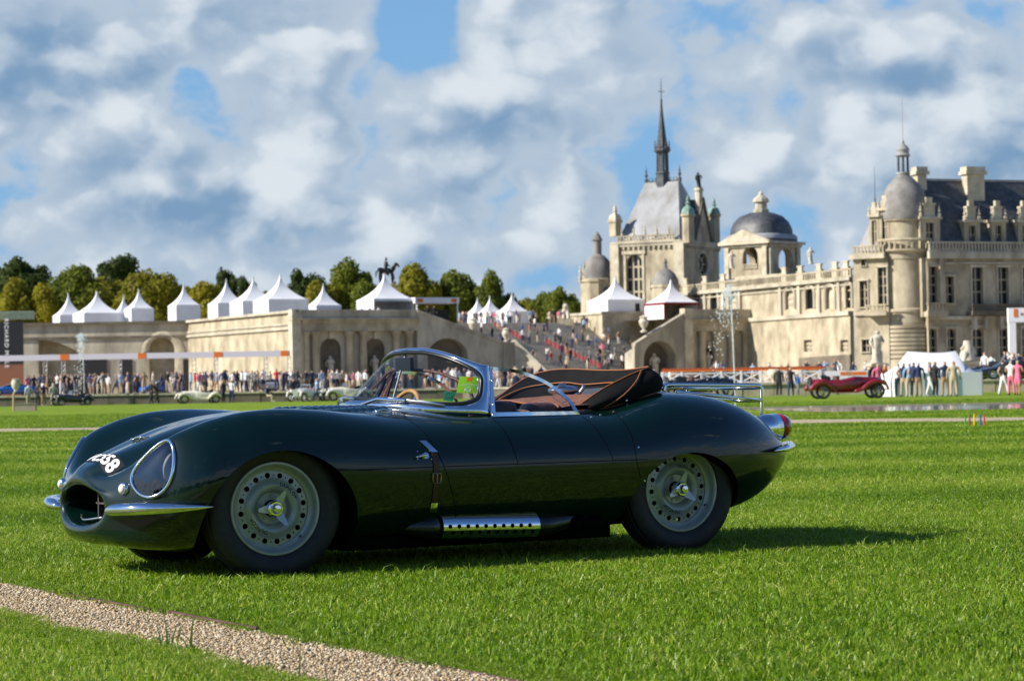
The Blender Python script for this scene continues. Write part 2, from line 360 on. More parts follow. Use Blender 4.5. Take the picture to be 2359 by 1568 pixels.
# ---- instanced grass and pebbles (geometry nodes: points carry rotation, size, variant and tint)
HID = bpy.data.collections.new('patch_sources')
def scatter(name, pts, rots, scls, tints, sources, label_name):
    """one object whose node tree instances the source meshes on its points"""
    me = bpy.data.meshes.new(name); me.from_pydata(pts, [], [])
    def at_(nm, ty, vals):
        a = me.attributes.new(nm, ty, 'POINT'); a.data.foreach_set('vector' if ty == 'FLOAT_VECTOR' else 'value', vals)
    at_('rot', 'FLOAT_VECTOR', [c for r_ in rots for c in r_]); at_('scl', 'FLOAT', scls); at_('tint', 'FLOAT', tints)
    rs = random.Random(5); at_('vid', 'INT', [rs.randrange(len(sources)) for _ in pts])
    col = bpy.data.collections.new(name + '_src'); 
    for s_ in sources: col.objects.link(s_)
    o = link(name, me)
    ng = bpy.data.node_groups.new(name + '_nodes', 'GeometryNodeTree'); ng.interface.new_socket('Geometry', in_out='INPUT', socket_type='NodeSocketGeometry'); ng.interface.new_socket('Geometry', in_out='OUTPUT', socket_type='NodeSocketGeometry')
    N = ng.nodes; L = ng.links; gi = N.new('NodeGroupInput'); go = N.new('NodeGroupOutput'); m2p = N.new('GeometryNodeMeshToPoints'); L.new(gi.outputs[0], m2p.inputs[0]); ip = N.new('GeometryNodeInstanceOnPoints'); L.new(m2p.outputs[0], ip.inputs['Points'])
    ci = N.new('GeometryNodeCollectionInfo'); ci.inputs['Collection'].default_value = col; ci.inputs['Separate Children'].default_value = True; ci.inputs['Reset Children'].default_value = True
    L.new(ci.outputs[0], ip.inputs['Instance']); ip.inputs['Pick Instance'].default_value = True
    def na(nm, ty):
        n = N.new('GeometryNodeInputNamedAttribute'); n.data_type = ty; n.inputs[0].default_value = nm; return n.outputs[0]
    L.new(na('vid', 'INT'), ip.inputs['Instance Index'])
    er = N.new('FunctionNodeEulerToRotation'); L.new(na('rot', 'FLOAT_VECTOR'), er.inputs[0]); L.new(er.outputs[0], ip.inputs['Rotation'])
    cx = N.new('ShaderNodeCombineXYZ'); s1 = na('scl', 'FLOAT')
    for i in range(3): L.new(s1, cx.inputs[i])
    L.new(cx.outputs[0], ip.inputs['Scale']); L.new(ip.outputs[0], go.inputs[0])
    md = o.modifiers.new('scatter', 'NODES'); md.node_group = ng
    return o
def blade_material(name):
    m, N, L, b = node_mat(name)
    at1 = N.new('ShaderNodeAttribute'); at1.attribute_name = 'bcol'; at2 = N.new('ShaderNodeAttribute'); at2.attribute_name = 'tint'; at2.attribute_type = 'INSTANCER'
    r = N.new('ShaderNodeValToRGB'); e = r.color_ramp.elements; e[0].position = 0.0; e[0].color = (0.070, 0.150, 0.003, 1); e[1].position = 1.0; e[1].color = (0.430, 0.470, 0.085, 1); k = e.new(0.5); k.color = (0.185, 0.325, 0.004, 1)
    ad = N.new('ShaderNodeMath'); ad.operation = 'ADD'; L.new(at1.outputs['Fac'], ad.inputs[0]); L.new(at2.outputs['Fac'], ad.inputs[1]); L.new(ad.outputs[0], r.inputs[0])
    L.new(r.outputs[0], b.inputs['Base Color']); b.inputs['Roughness'].default_value = 0.45; b.inputs['Specular IOR Level'].default_value = 0.4
    tr = N.new('ShaderNodeBsdfTranslucent'); L.new(r.outputs[0], tr.inputs[0]); mx = N.new('ShaderNodeMixShader'); mx.inputs[0].default_value = 0.42
    L.new(b.outputs[0], mx.inputs[1]); L.new(tr.outputs[0], mx.inputs[2]); L.new(mx.outputs[0], N['Material Output'].inputs[0])
    return m
m_blade = blade_material('grass_blade')
def grass_patch(seed, size, count, h0, h1, w0, tall=0.03):
    rs = random.Random(seed); vs = []; fs = []; cols = []
    for i in range(count):
        x, y = rs.uniform(-size, size) * .55, rs.uniform(-size, size) * .55; h = rs.uniform(h0, h1) * (1.7 if rs.random() < tall else 1); a = rs.uniform(0, 2 * PI); w = w0 * rs.uniform(.7, 1.4)
        lean = rs.uniform(.35, 1.35) * h; la = rs.uniform(0, 2 * PI); lx, ly = math.cos(la) * lean, math.sin(la) * lean; cx_, cy_ = math.cos(a) * w, math.sin(a) * w; o = len(vs)
        vs += [(x - cx_, y - cy_, -.005), (x + cx_, y + cy_, -.005), (x - cx_ * .8 + lx * .35, y - cy_ * .8 + ly * .35, h * .6), (x + cx_ * .8 + lx * .35, y + cy_ * .8 + ly * .35, h * .6), (x + lx, y + ly, h * rs.uniform(.55, .95))]
        fs += [(o, o + 1, o + 3, o + 2), (o + 2, o + 3, o + 4)]; c = min(1, max(0, rs.gauss(.45, .24) + (.40 if rs.random() < .09 else 0))); cols += [c] * 5
    me = bpy.data.meshes.new('grass_patch'); me.from_pydata(vs, [], fs); a = me.attributes.new('bcol', 'FLOAT', 'POINT'); a.data.foreach_set('value', cols); me.materials.append(m_blade)
    return bpy.data.objects.new('grass_patch', me)
def low_noise(x, y): return math.sin(x * 1.3 + 2 * math.sin(y * .7)) * math.sin(y * 1.1 + 1.7 * math.sin(x * .9)) 
rs = random.Random(11); pts = []; rots = []; scl = []; tin = []
y = 6.2
while y < 34:
    step = .24 if y < 20 else .34
    half = .235 * y + .8; x = -half
    while x < half:
        px_, py_ = x + rs.uniform(-.06, .06), y + rs.uniform(-.06, .06); u, v = path_uv(px_, py_)
        if not (-.05 + wob(u, 3) < v < PWID + .02 + 1.6 * wob(u, 1) + rs.uniform(-.05, .03)):
            edge = 1.0
            pts.append((px_, py_, 0)); rots.append((0, 0, rs.uniform(0, 2 * PI))); scl.append(rs.uniform(.8, 1.15) * (1.0 if y < 20 else 1.35) * (.8 if v > PWID else 1))
            t = .17 * band(px_, py_) * min(1, max(0, (y - 12) / 4)) + .11 * low_noise(px_, py_) + rs.uniform(-.05, .05) + (.16 if v > PWID else 0); tin.append(t)
        x += step
    y += step
for i in range(330):
    u = -3.5 + 10.5 * i / 330
    for v, sc in ((-.055 + wob(u, 3) * .5, .42), (-.10, .5), (PWID + .03 + 1.2 * wob(u, 1), .42), (PWID + .09 + wob(u, 1), .5)):
        p = PA + pdir * (u + rs.uniform(-.02, .02)) + pn * (v + rs.uniform(-.02, .02))
        if p.y < 6.2: continue
        pts.append((p.x, p.y, 0)); rots.append((0, 0, rs.uniform(0, 6.28))); scl.append(sc * rs.uniform(.7, 1.3)); tin.append(rs.uniform(-.08, .08) + (.12 if v > .2 else 0))
stuff(tag(scatter('grass', pts, rots, scl, tin, [grass_patch(k, .27, 340, .018, .046, .0024) for k in range(6)], 'grass'), 'short green mown grass of the lawn around the green sports car', 'grass'))
pts = []; rots = []; scl = []; tin = []; y = 34
while y < 100:
    step = .9 + (y - 34) * .012; half = .235 * y + 1; x = -half
    while x < half:
        px_, py_ = x + rs.uniform(-.2, .2), y + rs.uniform(-.2, .2)
        yp = 57.0 - .417 * (px_ + 4.5)          # far gravel path
        if not (-3.2 < py_ - yp < 3.2) and not (px_ > 6.5 and 65.5 < py_ < 84):
            pts.append((px_, py_, 0)); rots.append((0, 0, rs.uniform(0, 2 * PI))); scl.append(rs.uniform(.9, 1.2) * step); tin.append(.15 * band(px_, py_) + .08 * low_noise(px_ * .3, py_ * .3) + rs.uniform(-.04, .04))
        x += step
    y += step
stuff(tag(scatter('far_grass', pts, rots, scl, tin, [grass_patch(20 + k, 1.0, 700, .022, .045, .007) for k in range(4)], 'grass'), 'striped mown lawn stretching from behind the car to the pond', 'grass'))
# pebbles of the near path
def pebble(seed):
    rs = random.Random(seed); bm_ = bmesh.new(); bmesh.ops.create_icosphere(bm_, subdivisions=1, radius=1)
    sx_, sy_, sz_ = rs.uniform(.8, 1.3), rs.uniform(.7, 1.1), rs.uniform(.45, .75)
    for v in bm_.verts: v.co = Vector((v.co.x * sx_, v.co.y * sy_, v.co.z * sz_)) * rs.uniform(.82, 1.12)
    me = bpy.data.meshes.new('pebble'); bm_.to_mesh(me); bm_.free(); me.polygons.foreach_set('use_smooth', [True] * len(me.polygons)); me.materials.append(m_pebble); return bpy.data.objects.new('pebble', me)
def pebble_material():
    m, N, L, b = node_mat('pebble_stone'); a = N.new('ShaderNodeAttribute'); a.attribute_name = 'tint'; a.attribute_type = 'INSTANCER'; r = N.new('ShaderNodeValToRGB'); L.new(a.outputs['Fac'], r.inputs[0]); e = r.color_ramp.elements
    e[0].color = (0.15, 0.12, 0.08, 1); e[1].color = (0.60, 0.53, 0.40, 1)
    for p_, c_ in ((.2, (.33, .22, .10, 1)), (.5, (.44, .34, .20, 1)), (.8, (.52, .43, .29, 1))): k = e.new(p_); k.color = c_
    L.new(r.outputs[0], b.inputs['Base Color']); b.inputs['Roughness'].default_value = .8; return m
m_pebble = pebble_material()
pts = []; rots = []; scl = []; tin = []
for i in range(46000):
    u = rs.uniform(-3.2, 6.2); v = rs.uniform(-.01, PWID + .03 + wob(u, 1)); p = PA + pdir * u + pn * v
    if p.y < 6.3 or p.x < -.235 * p.y - .5: continue
    s_ = .0028 + .0045 * rs.random()**2 + (.005 if rs.random() < .02 else 0); pts.append((p.x, p.y, .006 + s_ * .3)); rots.append((rs.uniform(-.5, .5), rs.uniform(-.5, .5), rs.uniform(0, 6.28))); scl.append(s_); tin.append(rs.random())
stuff(tag(scatter('pebbles', pts, rots, scl, tin, [pebble(k) for k in range(6)], 'pebbles'), 'loose beige gravel pebbles on the path in the foreground', 'gravel'))
# tall weeds growing at the path's near border
def clump(px, py, blades, label):
    p = gnd(px, py); t = thing('tall_grass_clump', label, 'grass clump', p)
    r_ = random.Random(int(px)); a_ = None
    for (dx, dy, h, lean, w) in blades:
        qb = MB(); rows = []
        for k in range(8):
            s_ = k / 7; rows.append([(dx + lean * s_**1.8 - w * (1 - s_**1.5), dy, h * s_ * (1 - .12 * s_)), (dx + lean * s_**1.8 + w * (1 - s_**1.5), dy + .003, h * s_ * (1 - .12 * s_))])
        qb.grid(rows); qb.build('blade', mat('weed_green', (.30, .40, .06), .5, var=.2, vscale=30), t, 179)
    return t
clump(385, 1498, [(-.02, 0, .10, -.015, .0035), (0, .01, .14, -.01, .004), (.015, 0, .12, .03, .004), (-.03, .01, .06, -.10, .003), (.03, 0, .11, .035, .0035), (.005, 0, .08, .01, .003)], 'taller clump of grass blades at the near border of the gravel path')
clump(440, 1502, [(0, 0, .155, .012, .005), (.01, .005, .09, -.06, .004), (-.01, 0, .07, -.035, .003)], 'two tall grass blades standing right of the clump on the gravel path')
clump(690, 1566, [(0, 0, .13, .006, .0035), (.01, 0, .05, .03, .003)], 'single thin upright grass blade at the bottom edge by the gravel')
clump(557, 1545, [(0, 0, .075, -.01, .003), (.012, 0, .06, .02, .003), (-.014, 0, .05, -.03, .003)], 'small grass tuft at the gravel border left of the single blade')
# far gravel path across the lawn and the pond on the right
q = MB(); A = Vector((-4.5, 57.0, 0)); dv = Vector((1, -.417, 0)).normalized(); nv = Vector((.417, 1, 0)).normalized()
q.grid([[A + dv * u + nv * s_ + Vector((0, 0, .006)) for s_ in (-2.1, 2.1)] for u in (-160, -40, 0, 40, 160)]); structure(q.build('far_gravel_path', gravel_material('far_gravel', 1.15), None, None))
m_water = mat('pond_water', (0.10, 0.14, 0.16), 0.07, bump=0.25, bscale=3.0, spec=0.6)
pond_px = [(7.3, 79.5), (60, 84), (60, 69), (8.8, 67.2)]
q = MB(); q.add([(x, y, .012) for x, y in pond_px], [(0, 1, 2, 3)]); structure(q.build('pond_water', m_water, None, None))
m_coping = mat('pond_stone', (0.42, 0.36, 0.25), 0.8, var=0.2, vscale=3)
cop = thing('pond_coping', 'pale stone coping along the far side of the pond behind the car', 'kerb', (7.3, 79.7, 0))
for i in range(20):
    q = MB(); q.box((1.3 + i * 2.62, .25 + i * .222, .02), (2.58, .55, .06), math.atan2(4.5, 52.7)); q.build('coping_stone', m_coping, cop)
# ================================================================== the green sports car
CAR_O = Vector((-1.4701, 11.8802, -0.010)); CAR_RZ = R(30)
CAR_M = Matrix.Translation(CAR_O) @ Matrix.Rotation(CAR_RZ, 4, 'Z'); CAR_I = CAR_M.inverted()
def paint_material(name, base, rough=0.05):
    m = bpy.data.materials.new(name); m.use_nodes = True; nt = m.node_tree; N = nt.nodes; L = nt.links; b = N['Principled BSDF']
    b.inputs['Base Color'].default_value = (*base, 1); b.inputs['Roughness'].default_value = 0.35; b.inputs['Specular IOR Level'].default_value = 0.15
    b.inputs['Coat Weight'].default_value = 1.0; b.inputs['Coat Roughness'].default_value = 0.012; b.inputs['Coat IOR'].default_value = 1.44
    tc = N.new('ShaderNodeTexCoord'); n1 = N.new('ShaderNodeTexNoise'); L.new(tc.outputs['Object'], n1.inputs['Vector']); n1.inputs['Scale'].default_value = 9; n1.inputs['Detail'].default_value = 2
    bp = N.new('ShaderNodeBump'); bp.inputs['Strength'].default_value = 0.035; bp.inputs['Distance'].default_value = 0.01; L.new(n1.outputs['Fac'], bp.inputs['Height'])
    L.new(bp.outputs[0], b.inputs['Normal']); L.new(bp.outputs[0], b.inputs['Coat Normal'])
    n2 = N.new('ShaderNodeTexNoise'); L.new(tc.outputs['Object'], n2.inputs['Vector']); n2.inputs['Scale'].default_value = 14; n2.inputs['Detail'].default_value = 6
    mr = N.new('ShaderNodeMapRange'); L.new(n2.outputs['Fac'], mr.inputs[0]); mr.inputs[1].default_value = .35; mr.inputs[2].default_value = .75; mr.inputs[3].default_value = .008; mr.inputs[4].default_value = .05
    L.new(mr.outputs[0], b.inputs['Coat Roughness'])
    return m
m_paint = paint_material('dark_green_paint', (0.0005, 0.0095, 0.0074))
m_chrome = mat('chrome', (0.78, 0.80, 0.83), 0.06, 1.0)
m_chrome_dull = mat('brushed_steel', (0.5, 0.51, 0.53), 0.28, 1.0)
m_under = mat('underbody_black', (0.004, 0.004, 0.004), 0.9, spec=0.0)
m_rubber = mat('rubber_seal', (0.008, 0.008, 0.009), 0.35, coat=0.2)
m_tyre = mat('tyre_rubber', (0.016, 0.016, 0.017), 0.62, var=0.25, vscale=30, bump=0.15, bscale=160)
m_wheel = mat('silver_wheel_paint', (0.33, 0.355, 0.335), 0.33, 0.25, var=0.08, vscale=18, coat=0.3)
m_wheel_d = mat('wheel_hole_dark', (0.01, 0.01, 0.01), 0.8)
m_leather = mat('brown_leather', (0.10, 0.045, 0.035), 0.42, var=0.35, vscale=9, bump=0.5, bscale=60, coat=0.15)
m_tonneau = mat('brown_tonneau_cloth', (0.20, 0.085, 0.05), 0.75, var=0.2, vscale=30, bump=0.3, bscale=300)
m_tan = mat('tan_piping', (0.26, 0.095, 0.035), 0.6)
m_black_cloth = mat('black_hood_cloth', (0.0065, 0.0065, 0.007), 0.9, var=0.3, vscale=8, bump=0.12, bscale=200, spec=0.2)
m_glass_lamp = mat('lamp_glass', (1, 1, 1), 0.0, 0, trans=1.0, ior=1.12, coat=0.6)
m_wood = mat('wooden_rim', (0.45, 0.24, 0.09), 0.35, var=0.2, vscale=14, coat=0.5)
m_brass = mat('brass', (0.55, 0.40, 0.14), 0.3, 1.0)
m_strap = mat('strap_leather', (0.045, 0.018, 0.010), 0.5, var=0.3, vscale=20)
m_white = mat('white_lettering', (0.85, 0.85, 0.85), 0.5)
m_black = mat('black_print', (0.008, 0.009, 0.012), 0.45)
m_plexi = bpy.data.materials.new('window_glass'); m_plexi.use_nodes = True
def _plexi(m, tint, ior=1.4, amt=.5):
    nt = m.node_tree; N = nt.nodes; L = nt.links; N.remove(N['Principled BSDF'])
    t = N.new('ShaderNodeBsdfTransparent'); t.inputs[0].default_value = (*tint, 1); g = N.new('ShaderNodeBsdfGlossy'); g.inputs['Roughness'].default_value = 0.0
    fr = N.new('ShaderNodeFresnel'); fr.inputs[0].default_value = ior; mx = N.new('ShaderNodeMixShader')
    mu = N.new('ShaderNodeMath'); mu.operation = 'MULTIPLY'; mu.inputs[1].default_value = amt; L.new(fr.outputs[0], mu.inputs[0]); L.new(mu.outputs[0], mx.inputs[0]); L.new(t.outputs[0], mx.inputs[1]); L.new(g.outputs[0], mx.inputs[2]); L.new(mx.outputs[0], N['Material Output'].inputs[0])
_plexi(m_plexi, (0.93, 0.95, 0.96)); m_lampcover = bpy.data.materials.new('lamp_cover'); m_lampcover.use_nodes = True; _plexi(m_lampcover, (.97, .98, .98), 1.7, 2.2); m_pane = bpy.data.materials.new('side_pane'); m_pane.use_nodes = True; _plexi(m_pane, (.86, .89, .92), 1.45, .8)

car = thing('sports_car', 'dark green open vintage sports car with number plate 558 parked on the lawn', 'car', CAR_O, CAR_RZ)

# a, zc, bv, zv, bf, zf, bm, zm, bs, zs, zb   (a: metres behind the front axle, b: half width, z: height)
KEYS = [
 (-0.30, .430, .09, .425, .16, .415, .24, .365, .16, .315, .300),
 (-0.60, .446, .09, .442, .18, .425, .280, .358, .18, .293, .276),
 (-0.705, .448, .09, .443, .19, .424, .285, .356, .19, .284, .266),
 (-0.735, .460, .09, .454, .19, .433, .297, .356, .195, .272, .253),
 (-0.742, .480, .09, .473, .20, .444, .325, .358, .21, .254, .233),
 (-0.730, .507, .10, .494, .23, .446, .395, .362, .27, .230, .209),
 (-0.708, .534, .15, .500, .355, .470, .490, .372, .35, .206, .188),
 (-0.675, .556, .21, .498, .470, .545, .620, .392, .44, .186, .168),
 (-0.62, .582, .27, .518, .525, .632, .692, .418, .51, .170, .157),
 (-0.54, .613, .31, .554, .550, .684, .730, .446, .555, .161, .152),
 (-0.42, .662, .34, .608, .567, .724, .760, .474, .59, .156, .15),
 (-0.28, .713, .36, .664, .575, .760, .768, .497, .615, .155, .15),
 (-0.12, .755, .365, .715, .585, .794, .795, .515, .64, .157, .15),
 (0.06, .781, .365, .750, .588, .804, .808, .522, .655, .162, .15),
 (0.26, .793, .365, .770, .59, .794, .815, .522, .665, .17, .15),
 (0.48, .798, .365, .780, .595, .766, .818, .516, .67, .178, .15),
 (0.72, .800, .36, .786, .605, .742, .820, .512, .67, .185, .15),
 (0.98, .800, .36, .790, .612, .738, .821, .510, .67, .19, .15),
 (1.25, .795, .36, .788, .618, .744, .823, .510, .67, .19, .15),
 (1.60, .790, .36, .784, .620, .744, .826, .510, .67, .19, .15),
 (1.88, .800, .36, .790, .618, .746, .830, .512, .67, .19, .15),
 (2.08, .828, .36, .820, .610, .795, .832, .517, .67, .195, .155),
 (2.28, .845, .36, .842, .600, .831, .828, .520, .665, .20, .16),
 (2.50, .838, .36, .836, .590, .820, .812, .520, .645, .212, .175),
 (2.70, .803, .35, .800, .570, .782, .772, .520, .60, .235, .205),
 (2.88, .742, .33, .738, .530, .718, .700, .517, .53, .275, .25),
 (3.03, .665, .28, .660, .450, .640, .600, .512, .44, .335, .315),
 (3.14, .590, .22, .586, .340, .572, .465, .503, .33, .400, .385),
 (3.205, .537, .12, .535, .200, .529, .290, .492, .2, .448, .440),
 (3.228, .505, .04, .504, .06, .502, .09, .490, .06, .476, .474)]
def body_grid(ns=190, m=7):
    K = np.array(KEYS); t = np.concatenate([[0], np.cumsum(np.sqrt(np.diff(K[:, 0])**2 + (.5 * np.diff(K[:, 6]))**2 + (.5 * np.diff(K[:, 1]))**2))])
    T = np.linspace(0, t[-1], 900); PR = np.stack([pchip(t, K[:, j])(T) for j in range(11)], 1)
    ker = np.exp(-0.5 * (np.arange(-24, 25) / 8.0)**2); ker /= ker.sum()
    SM = np.stack([np.convolve(np.pad(PR[:, j], 24, mode='edge'), ker, 'valid') for j in range(11)], 1)
    w = np.clip((T - 0.50) / 0.12, 0, 1)[:, None] * np.clip((T[-1] - T) / 0.10, 0, 1)[:, None]
    PR = PR * (1 - w) + SM * w
    # denser stations near the nose
    dens = 1 + 2.2 * np.exp(-((T - .58) / .16)**2) + 0.8 * (T > T[-1] - .25); cum = np.cumsum(dens); cum = (cum - cum[0]) / (cum[-1] - cum[0])
    idx = np.interp(np.linspace(0, 1, ns), cum, np.arange(900)); rows = []
    for q in idx:
        i = int(min(q, 898)); f = q - i; a, zc, bv, zv, bf, zf, bm, zm, bs, zs, zb = PR[i] * (1 - f) + PR[i + 1] * f
        half = [(0, zc), (bv * .52, zc - (zc - zv) * .15), (bv, zv), (bf, zf), (bf + (bm - bf) * .68, zf - (zf - zm) * .34), (bm, zm), (bm - (bm - bs) * .27, zm - (zm - zs) * .60), (bs, zs), (bs * .5, lerp(zs, zb, .8)), (0, zb)]
        ring = half + [(-x, z) for x, z in half[-2:0:-1]]; P = np.array(ring); n = len(P)
        Pn = np.vstack([P, P[:1]]); h = np.sqrt(np.sqrt((np.diff(Pn, axis=0)**2).sum(1))) + 1e-6
        A = np.zeros((n, n)); rhs = np.zeros((n, 2)); dl = (np.diff(Pn, axis=0)) / h[:, None]
        for j in range(n):
            hm = h[j - 1]; hp = h[j]; A[j, (j - 1) % n] = hp; A[j, j] = 2 * (hm + hp); A[j, (j + 1) % n] = hm
            rhs[j] = 3 * (hp * dl[j - 1] + hm * dl[j])
        D = np.linalg.solve(A, rhs); row = []
        for j in range(n):
            k = (j + 1) % n
            for s_ in range(m):
                u = s_ / m; h00 = 2*u**3 - 3*u**2 + 1; h10 = u**3 - 2*u**2 + u; h01 = -2*u**3 + 3*u**2; h11 = u**3 - u**2
                p = h00 * P[j] + h10 * h[j] * D[j] + h01 * P[k] + h11 * h[j] * D[k]; row.append((a + .30 * p[0]**2 * min(1, max(0, (-.30 - a) / .35)), p[0], p[1]))
        rows.append(row)
    return rows
bg = body_grid()
mb = MB(); mb.grid(bg, cv=True); nr = len(bg[0]); mb.f.append(tuple(range(nr))); mb.f.append(tuple(range((len(bg) - 1) * nr, len(bg) * nr))); mb.mi += [0, 0]
body_me = mb.mesh('body', 179)
bm0 = bmesh.new(); bm0.from_mesh(body_me); BODY = BVHTree.FromBMesh(bm0); bm0.normal_update()
bm0.faces.ensure_lookup_table(); bm0.verts.ensure_lookup_table()
def body_normal(p):
    co, n, i, d = BODY.find_nearest(p)
    if i is None: return Vector((0, 0, 1))
    f = bm0.faces[i]; ws = [1 / ((v.co - co).length + 1e-5) for v in f.verts]; acc = Vector((0, 0, 0))
    for v, w in zip(f.verts, ws): acc += v.normal * w
    return acc.normalized()
def bcast(o, d):
    h = BODY.ray_cast(Vector(o), Vector(d)); return h[0]
def near(a, z, off=0.0):          # point on the near flank at (a, z)
    p = bcast((a, -2, z), (0, 1, 0)); n = body_normal(p); return p + n * off
def top(a, b, off=0.0):
    p = bcast((a, -b, 2), (0, 0, -1)); n = body_normal(p); return p + n * off
def camcast(x, y, off=0.0):
    o = CAR_I @ CAM; d = (CAR_I @ at(x, y, 12.0)) - o; p = bcast(o, d.normalized())
    if p is None: return None
    return p + body_normal(p) * off

def near_front(b, z): return bcast((-3, -b, z), (1, 0, 0))
# --- openings: wheel arches, cockpit, headlamp recesses
cutters = []
def cutter(mbx, m):
    o = mbx.build('cutter', m); cutters.append(o); return o
for sgn in (-1, 1):
    for (ca, cz, ra, rz_) in ((0.0, .215, .395, .395), (2.285, .17, .385, .365)):
        c = MB(); n = 72; ring = [(ca + ra * math.cos(2 * PI * i / n), cz + rz_ * math.sin(2 * PI * i / n)) for i in range(n)]
        c.grid([[(x, sgn * .47, z) for x, z in ring], [(x, sgn * 1.1, z) for x, z in ring]], cv=True); c.f += [tuple(range(n)), tuple(range(n, 2 * n))]; c.mi += [0, 0]
        cutter(c, m_under)
c = MB(); n = 56; pl = []
for i in range(n):
    t = 2 * PI * i / n; cx_, sy = math.cos(t), math.sin(t); e = 0.42
    pl.append((1.50 + .44 * math.copysign(abs(cx_)**e, cx_), .585 * math.copysign(abs(sy)**e, sy)))
c.grid([[(x, y, .30) for x, y in pl], [(x, y, 1.2) for x, y in pl]], cv=True); c.f += [tuple(range(n)), tuple(range(n, 2 * n))]; c.mi += [0, 0]
cutter(c, m_leather)
LAMP = [(1110,662),(1136,690),(1147,740),(1150,800),(1140,900),(1110,975),(1055,1030),(990,1055),(930,1040),(882,992),(861,930),(860,870),(885,810),(930,755),(990,710),(1050,672),(1082,662)]
lamp_px = [((1008 + (x - 1008) * .965 + 6) * .3489, 777.5 + (862 + (y - 862) * .965 + 9) * .3489) for x, y in LAMP]
lamp3 = [camcast(x, y) for x, y in lamp_px]; lamp3 = catmull([p for p in lamp3 if p is not None and p.y < -.42], 5, True)
for _ in range(26): n_ = len(lamp3); lamp3 = [(lamp3[i - 1] + lamp3[i] * 2 + lamp3[(i + 1) % n_]) / 4 for i in range(n_)]
lc = sum(lamp3, Vector()) / len(lamp3); lamp3 = [BODY.find_nearest(lc + (p - lc) * 1.035)[0] for p in lamp3]
lc = sum(lamp3, Vector()) / len(lamp3); ln = body_normal(lc)
def mir(p): return Vector((p.x, -p.y, p.z))
for sgn in (1, -1):
    fn = (lambda p: p) if sgn == 1 else mir
    c = MB(); n = len(lamp3)
    c.grid([[fn(p + ln * .05) for p in lamp3], [fn(lc + (p - lc) * .86 - ln * (.10 + (p - lc).dot(ln))) for p in lamp3]], cv=True); c.f += [tuple(range(n)), tuple(range(n, 2 * n))]; c.mi += [0, 0]
    cutter(c, m_under)
bo = link('body_tmp', body_me); body_me.materials.append(m_paint)
for i, c in enumerate(cutters):
    md = bo.modifiers.new('b%d' % i, 'BOOLEAN'); md.operation = 'DIFFERENCE'; md.solver = 'EXACT'; md.object = c; md.material_mode = 'TRANSFER'
dg = bpy.context.evaluated_depsgraph_get(); shell = bpy.data.meshes.new_from_object(bo.evaluated_get(dg))
bpy.data.objects.remove(bo)
for c in cutters: bpy.data.objects.remove(c)
# --- split into bonnet, doors and body along the shut lines (a at z=.75, a at z=.5)
def shut(a_hi, a_lo, z): return a_lo + (a_hi - a_lo) * (z - .5) / .25
BON = (.735, .835); DF = (1.195, 1.245); DR = (1.715, 1.80); RL = (1.925, 1.935)
bm = bmesh.new(); bm.from_mesh(shell)
for (hi, lo) in (BON, DF, DR):
    bmesh.ops.bisect_plane(bm, geom=bm.verts[:] + bm.edges[:] + bm.faces[:], plane_co=(lo, 0, .5), plane_no=Vector((.25, 0, -(hi - lo))).normalized())
bmesh.ops.bisect_plane(bm, geom=bm.verts[:] + bm.edges[:] + bm.faces[:], plane_co=(0, 0, .508), plane_no=(0, 0, 1))
bm.faces.ensure_lookup_table()
mnames = [x.name for x in shell.materials]; PI_ = mnames.index('dark_green_paint'); LE_ = mnames.index('brown_leather')
def region(f):
    c = f.calc_center_median()
    if f.material_index != PI_: return 'body'
    if c.x < shut(*BON, c.z): return 'bonnet'
    if shut(*DF, c.z) < c.x < shut(*DR, c.z) and c.z > .508 and abs(c.y) > .55: return 'door_l' if c.y < 0 else 'door_r'
    return 'body'
regs = {}
for f in bm.faces: regs.setdefault(region(f), []).append(f.index)
def sub_mesh(name, idxs):
    me = bpy.data.meshes.new(name); vm = {}; vs = []; fs = []; mi = []
    for i in idxs:
        f = bm.faces[i]; t = []
        for v in f.verts:
            if v.index not in vm: vm[v.index] = len(vs); vs.append(v.co.copy())
            t.append(vm[v.index])
        fs.append(t); mi.append(f.material_index)
    me.from_pydata(vs, [], fs)
    for q in shell.materials: me.materials.append(bpy.data.materials[q.name])
    me.polygons.foreach_set('material_index', mi); me.polygons.foreach_set('use_smooth', [True] * len(fs))
    nor = []
    for p in me.polygons:
        paint = mi[p.index] == PI_
        for vi in p.vertices: nor.append(tuple(body_normal(vs[vi])) if paint else tuple(p.normal))
    me.normals_split_custom_set(nor); me.update()
    return me
bm.verts.ensure_lookup_table(); bm.verts.index_update(); bm.faces.index_update()
part_body = link('body', sub_mesh('body', regs['body']), car)
part_bonnet = link('bonnet', sub_mesh('bonnet', regs['bonnet']), car)
part_door = link('door', sub_mesh('door', regs['door_l']), car); link('door', sub_mesh('door', regs['door_r']), car)
bm.free()
# shut lines: narrow dark gaps that follow the panel edges
def gap(pts, name='panel_gap', w=.0022, parent=None, m=m_under):
    q = MB(); q.tube(pts, w, 6); return q.build(name, m, parent or car)
def flank_line(f, z0, z1, n=30, off=-.0007): return [near(f(z0 + (z1 - z0) * i / n), z0 + (z1 - z0) * i / n, off) for i in range(n + 1)]
gap(flank_line(lambda z: shut(*BON, z), .20, .742), 'bonnet_gap')
gap(flank_line(lambda z: shut(*DF, z), .508, .735), 'door_gap', parent=part_door); gap(flank_line(lambda z: shut(*DR, z), .508, .735), 'door_gap', parent=part_door)
gap(flank_line(lambda z: shut(*RL, z) + .03 * max(0, .5 - z) / .1, .42, .75), 'tail_gap')
gap([near(.37 + (2.0 - .37) * i / 90, .508, -.0007) for i in range(91)], 'sill_gap')
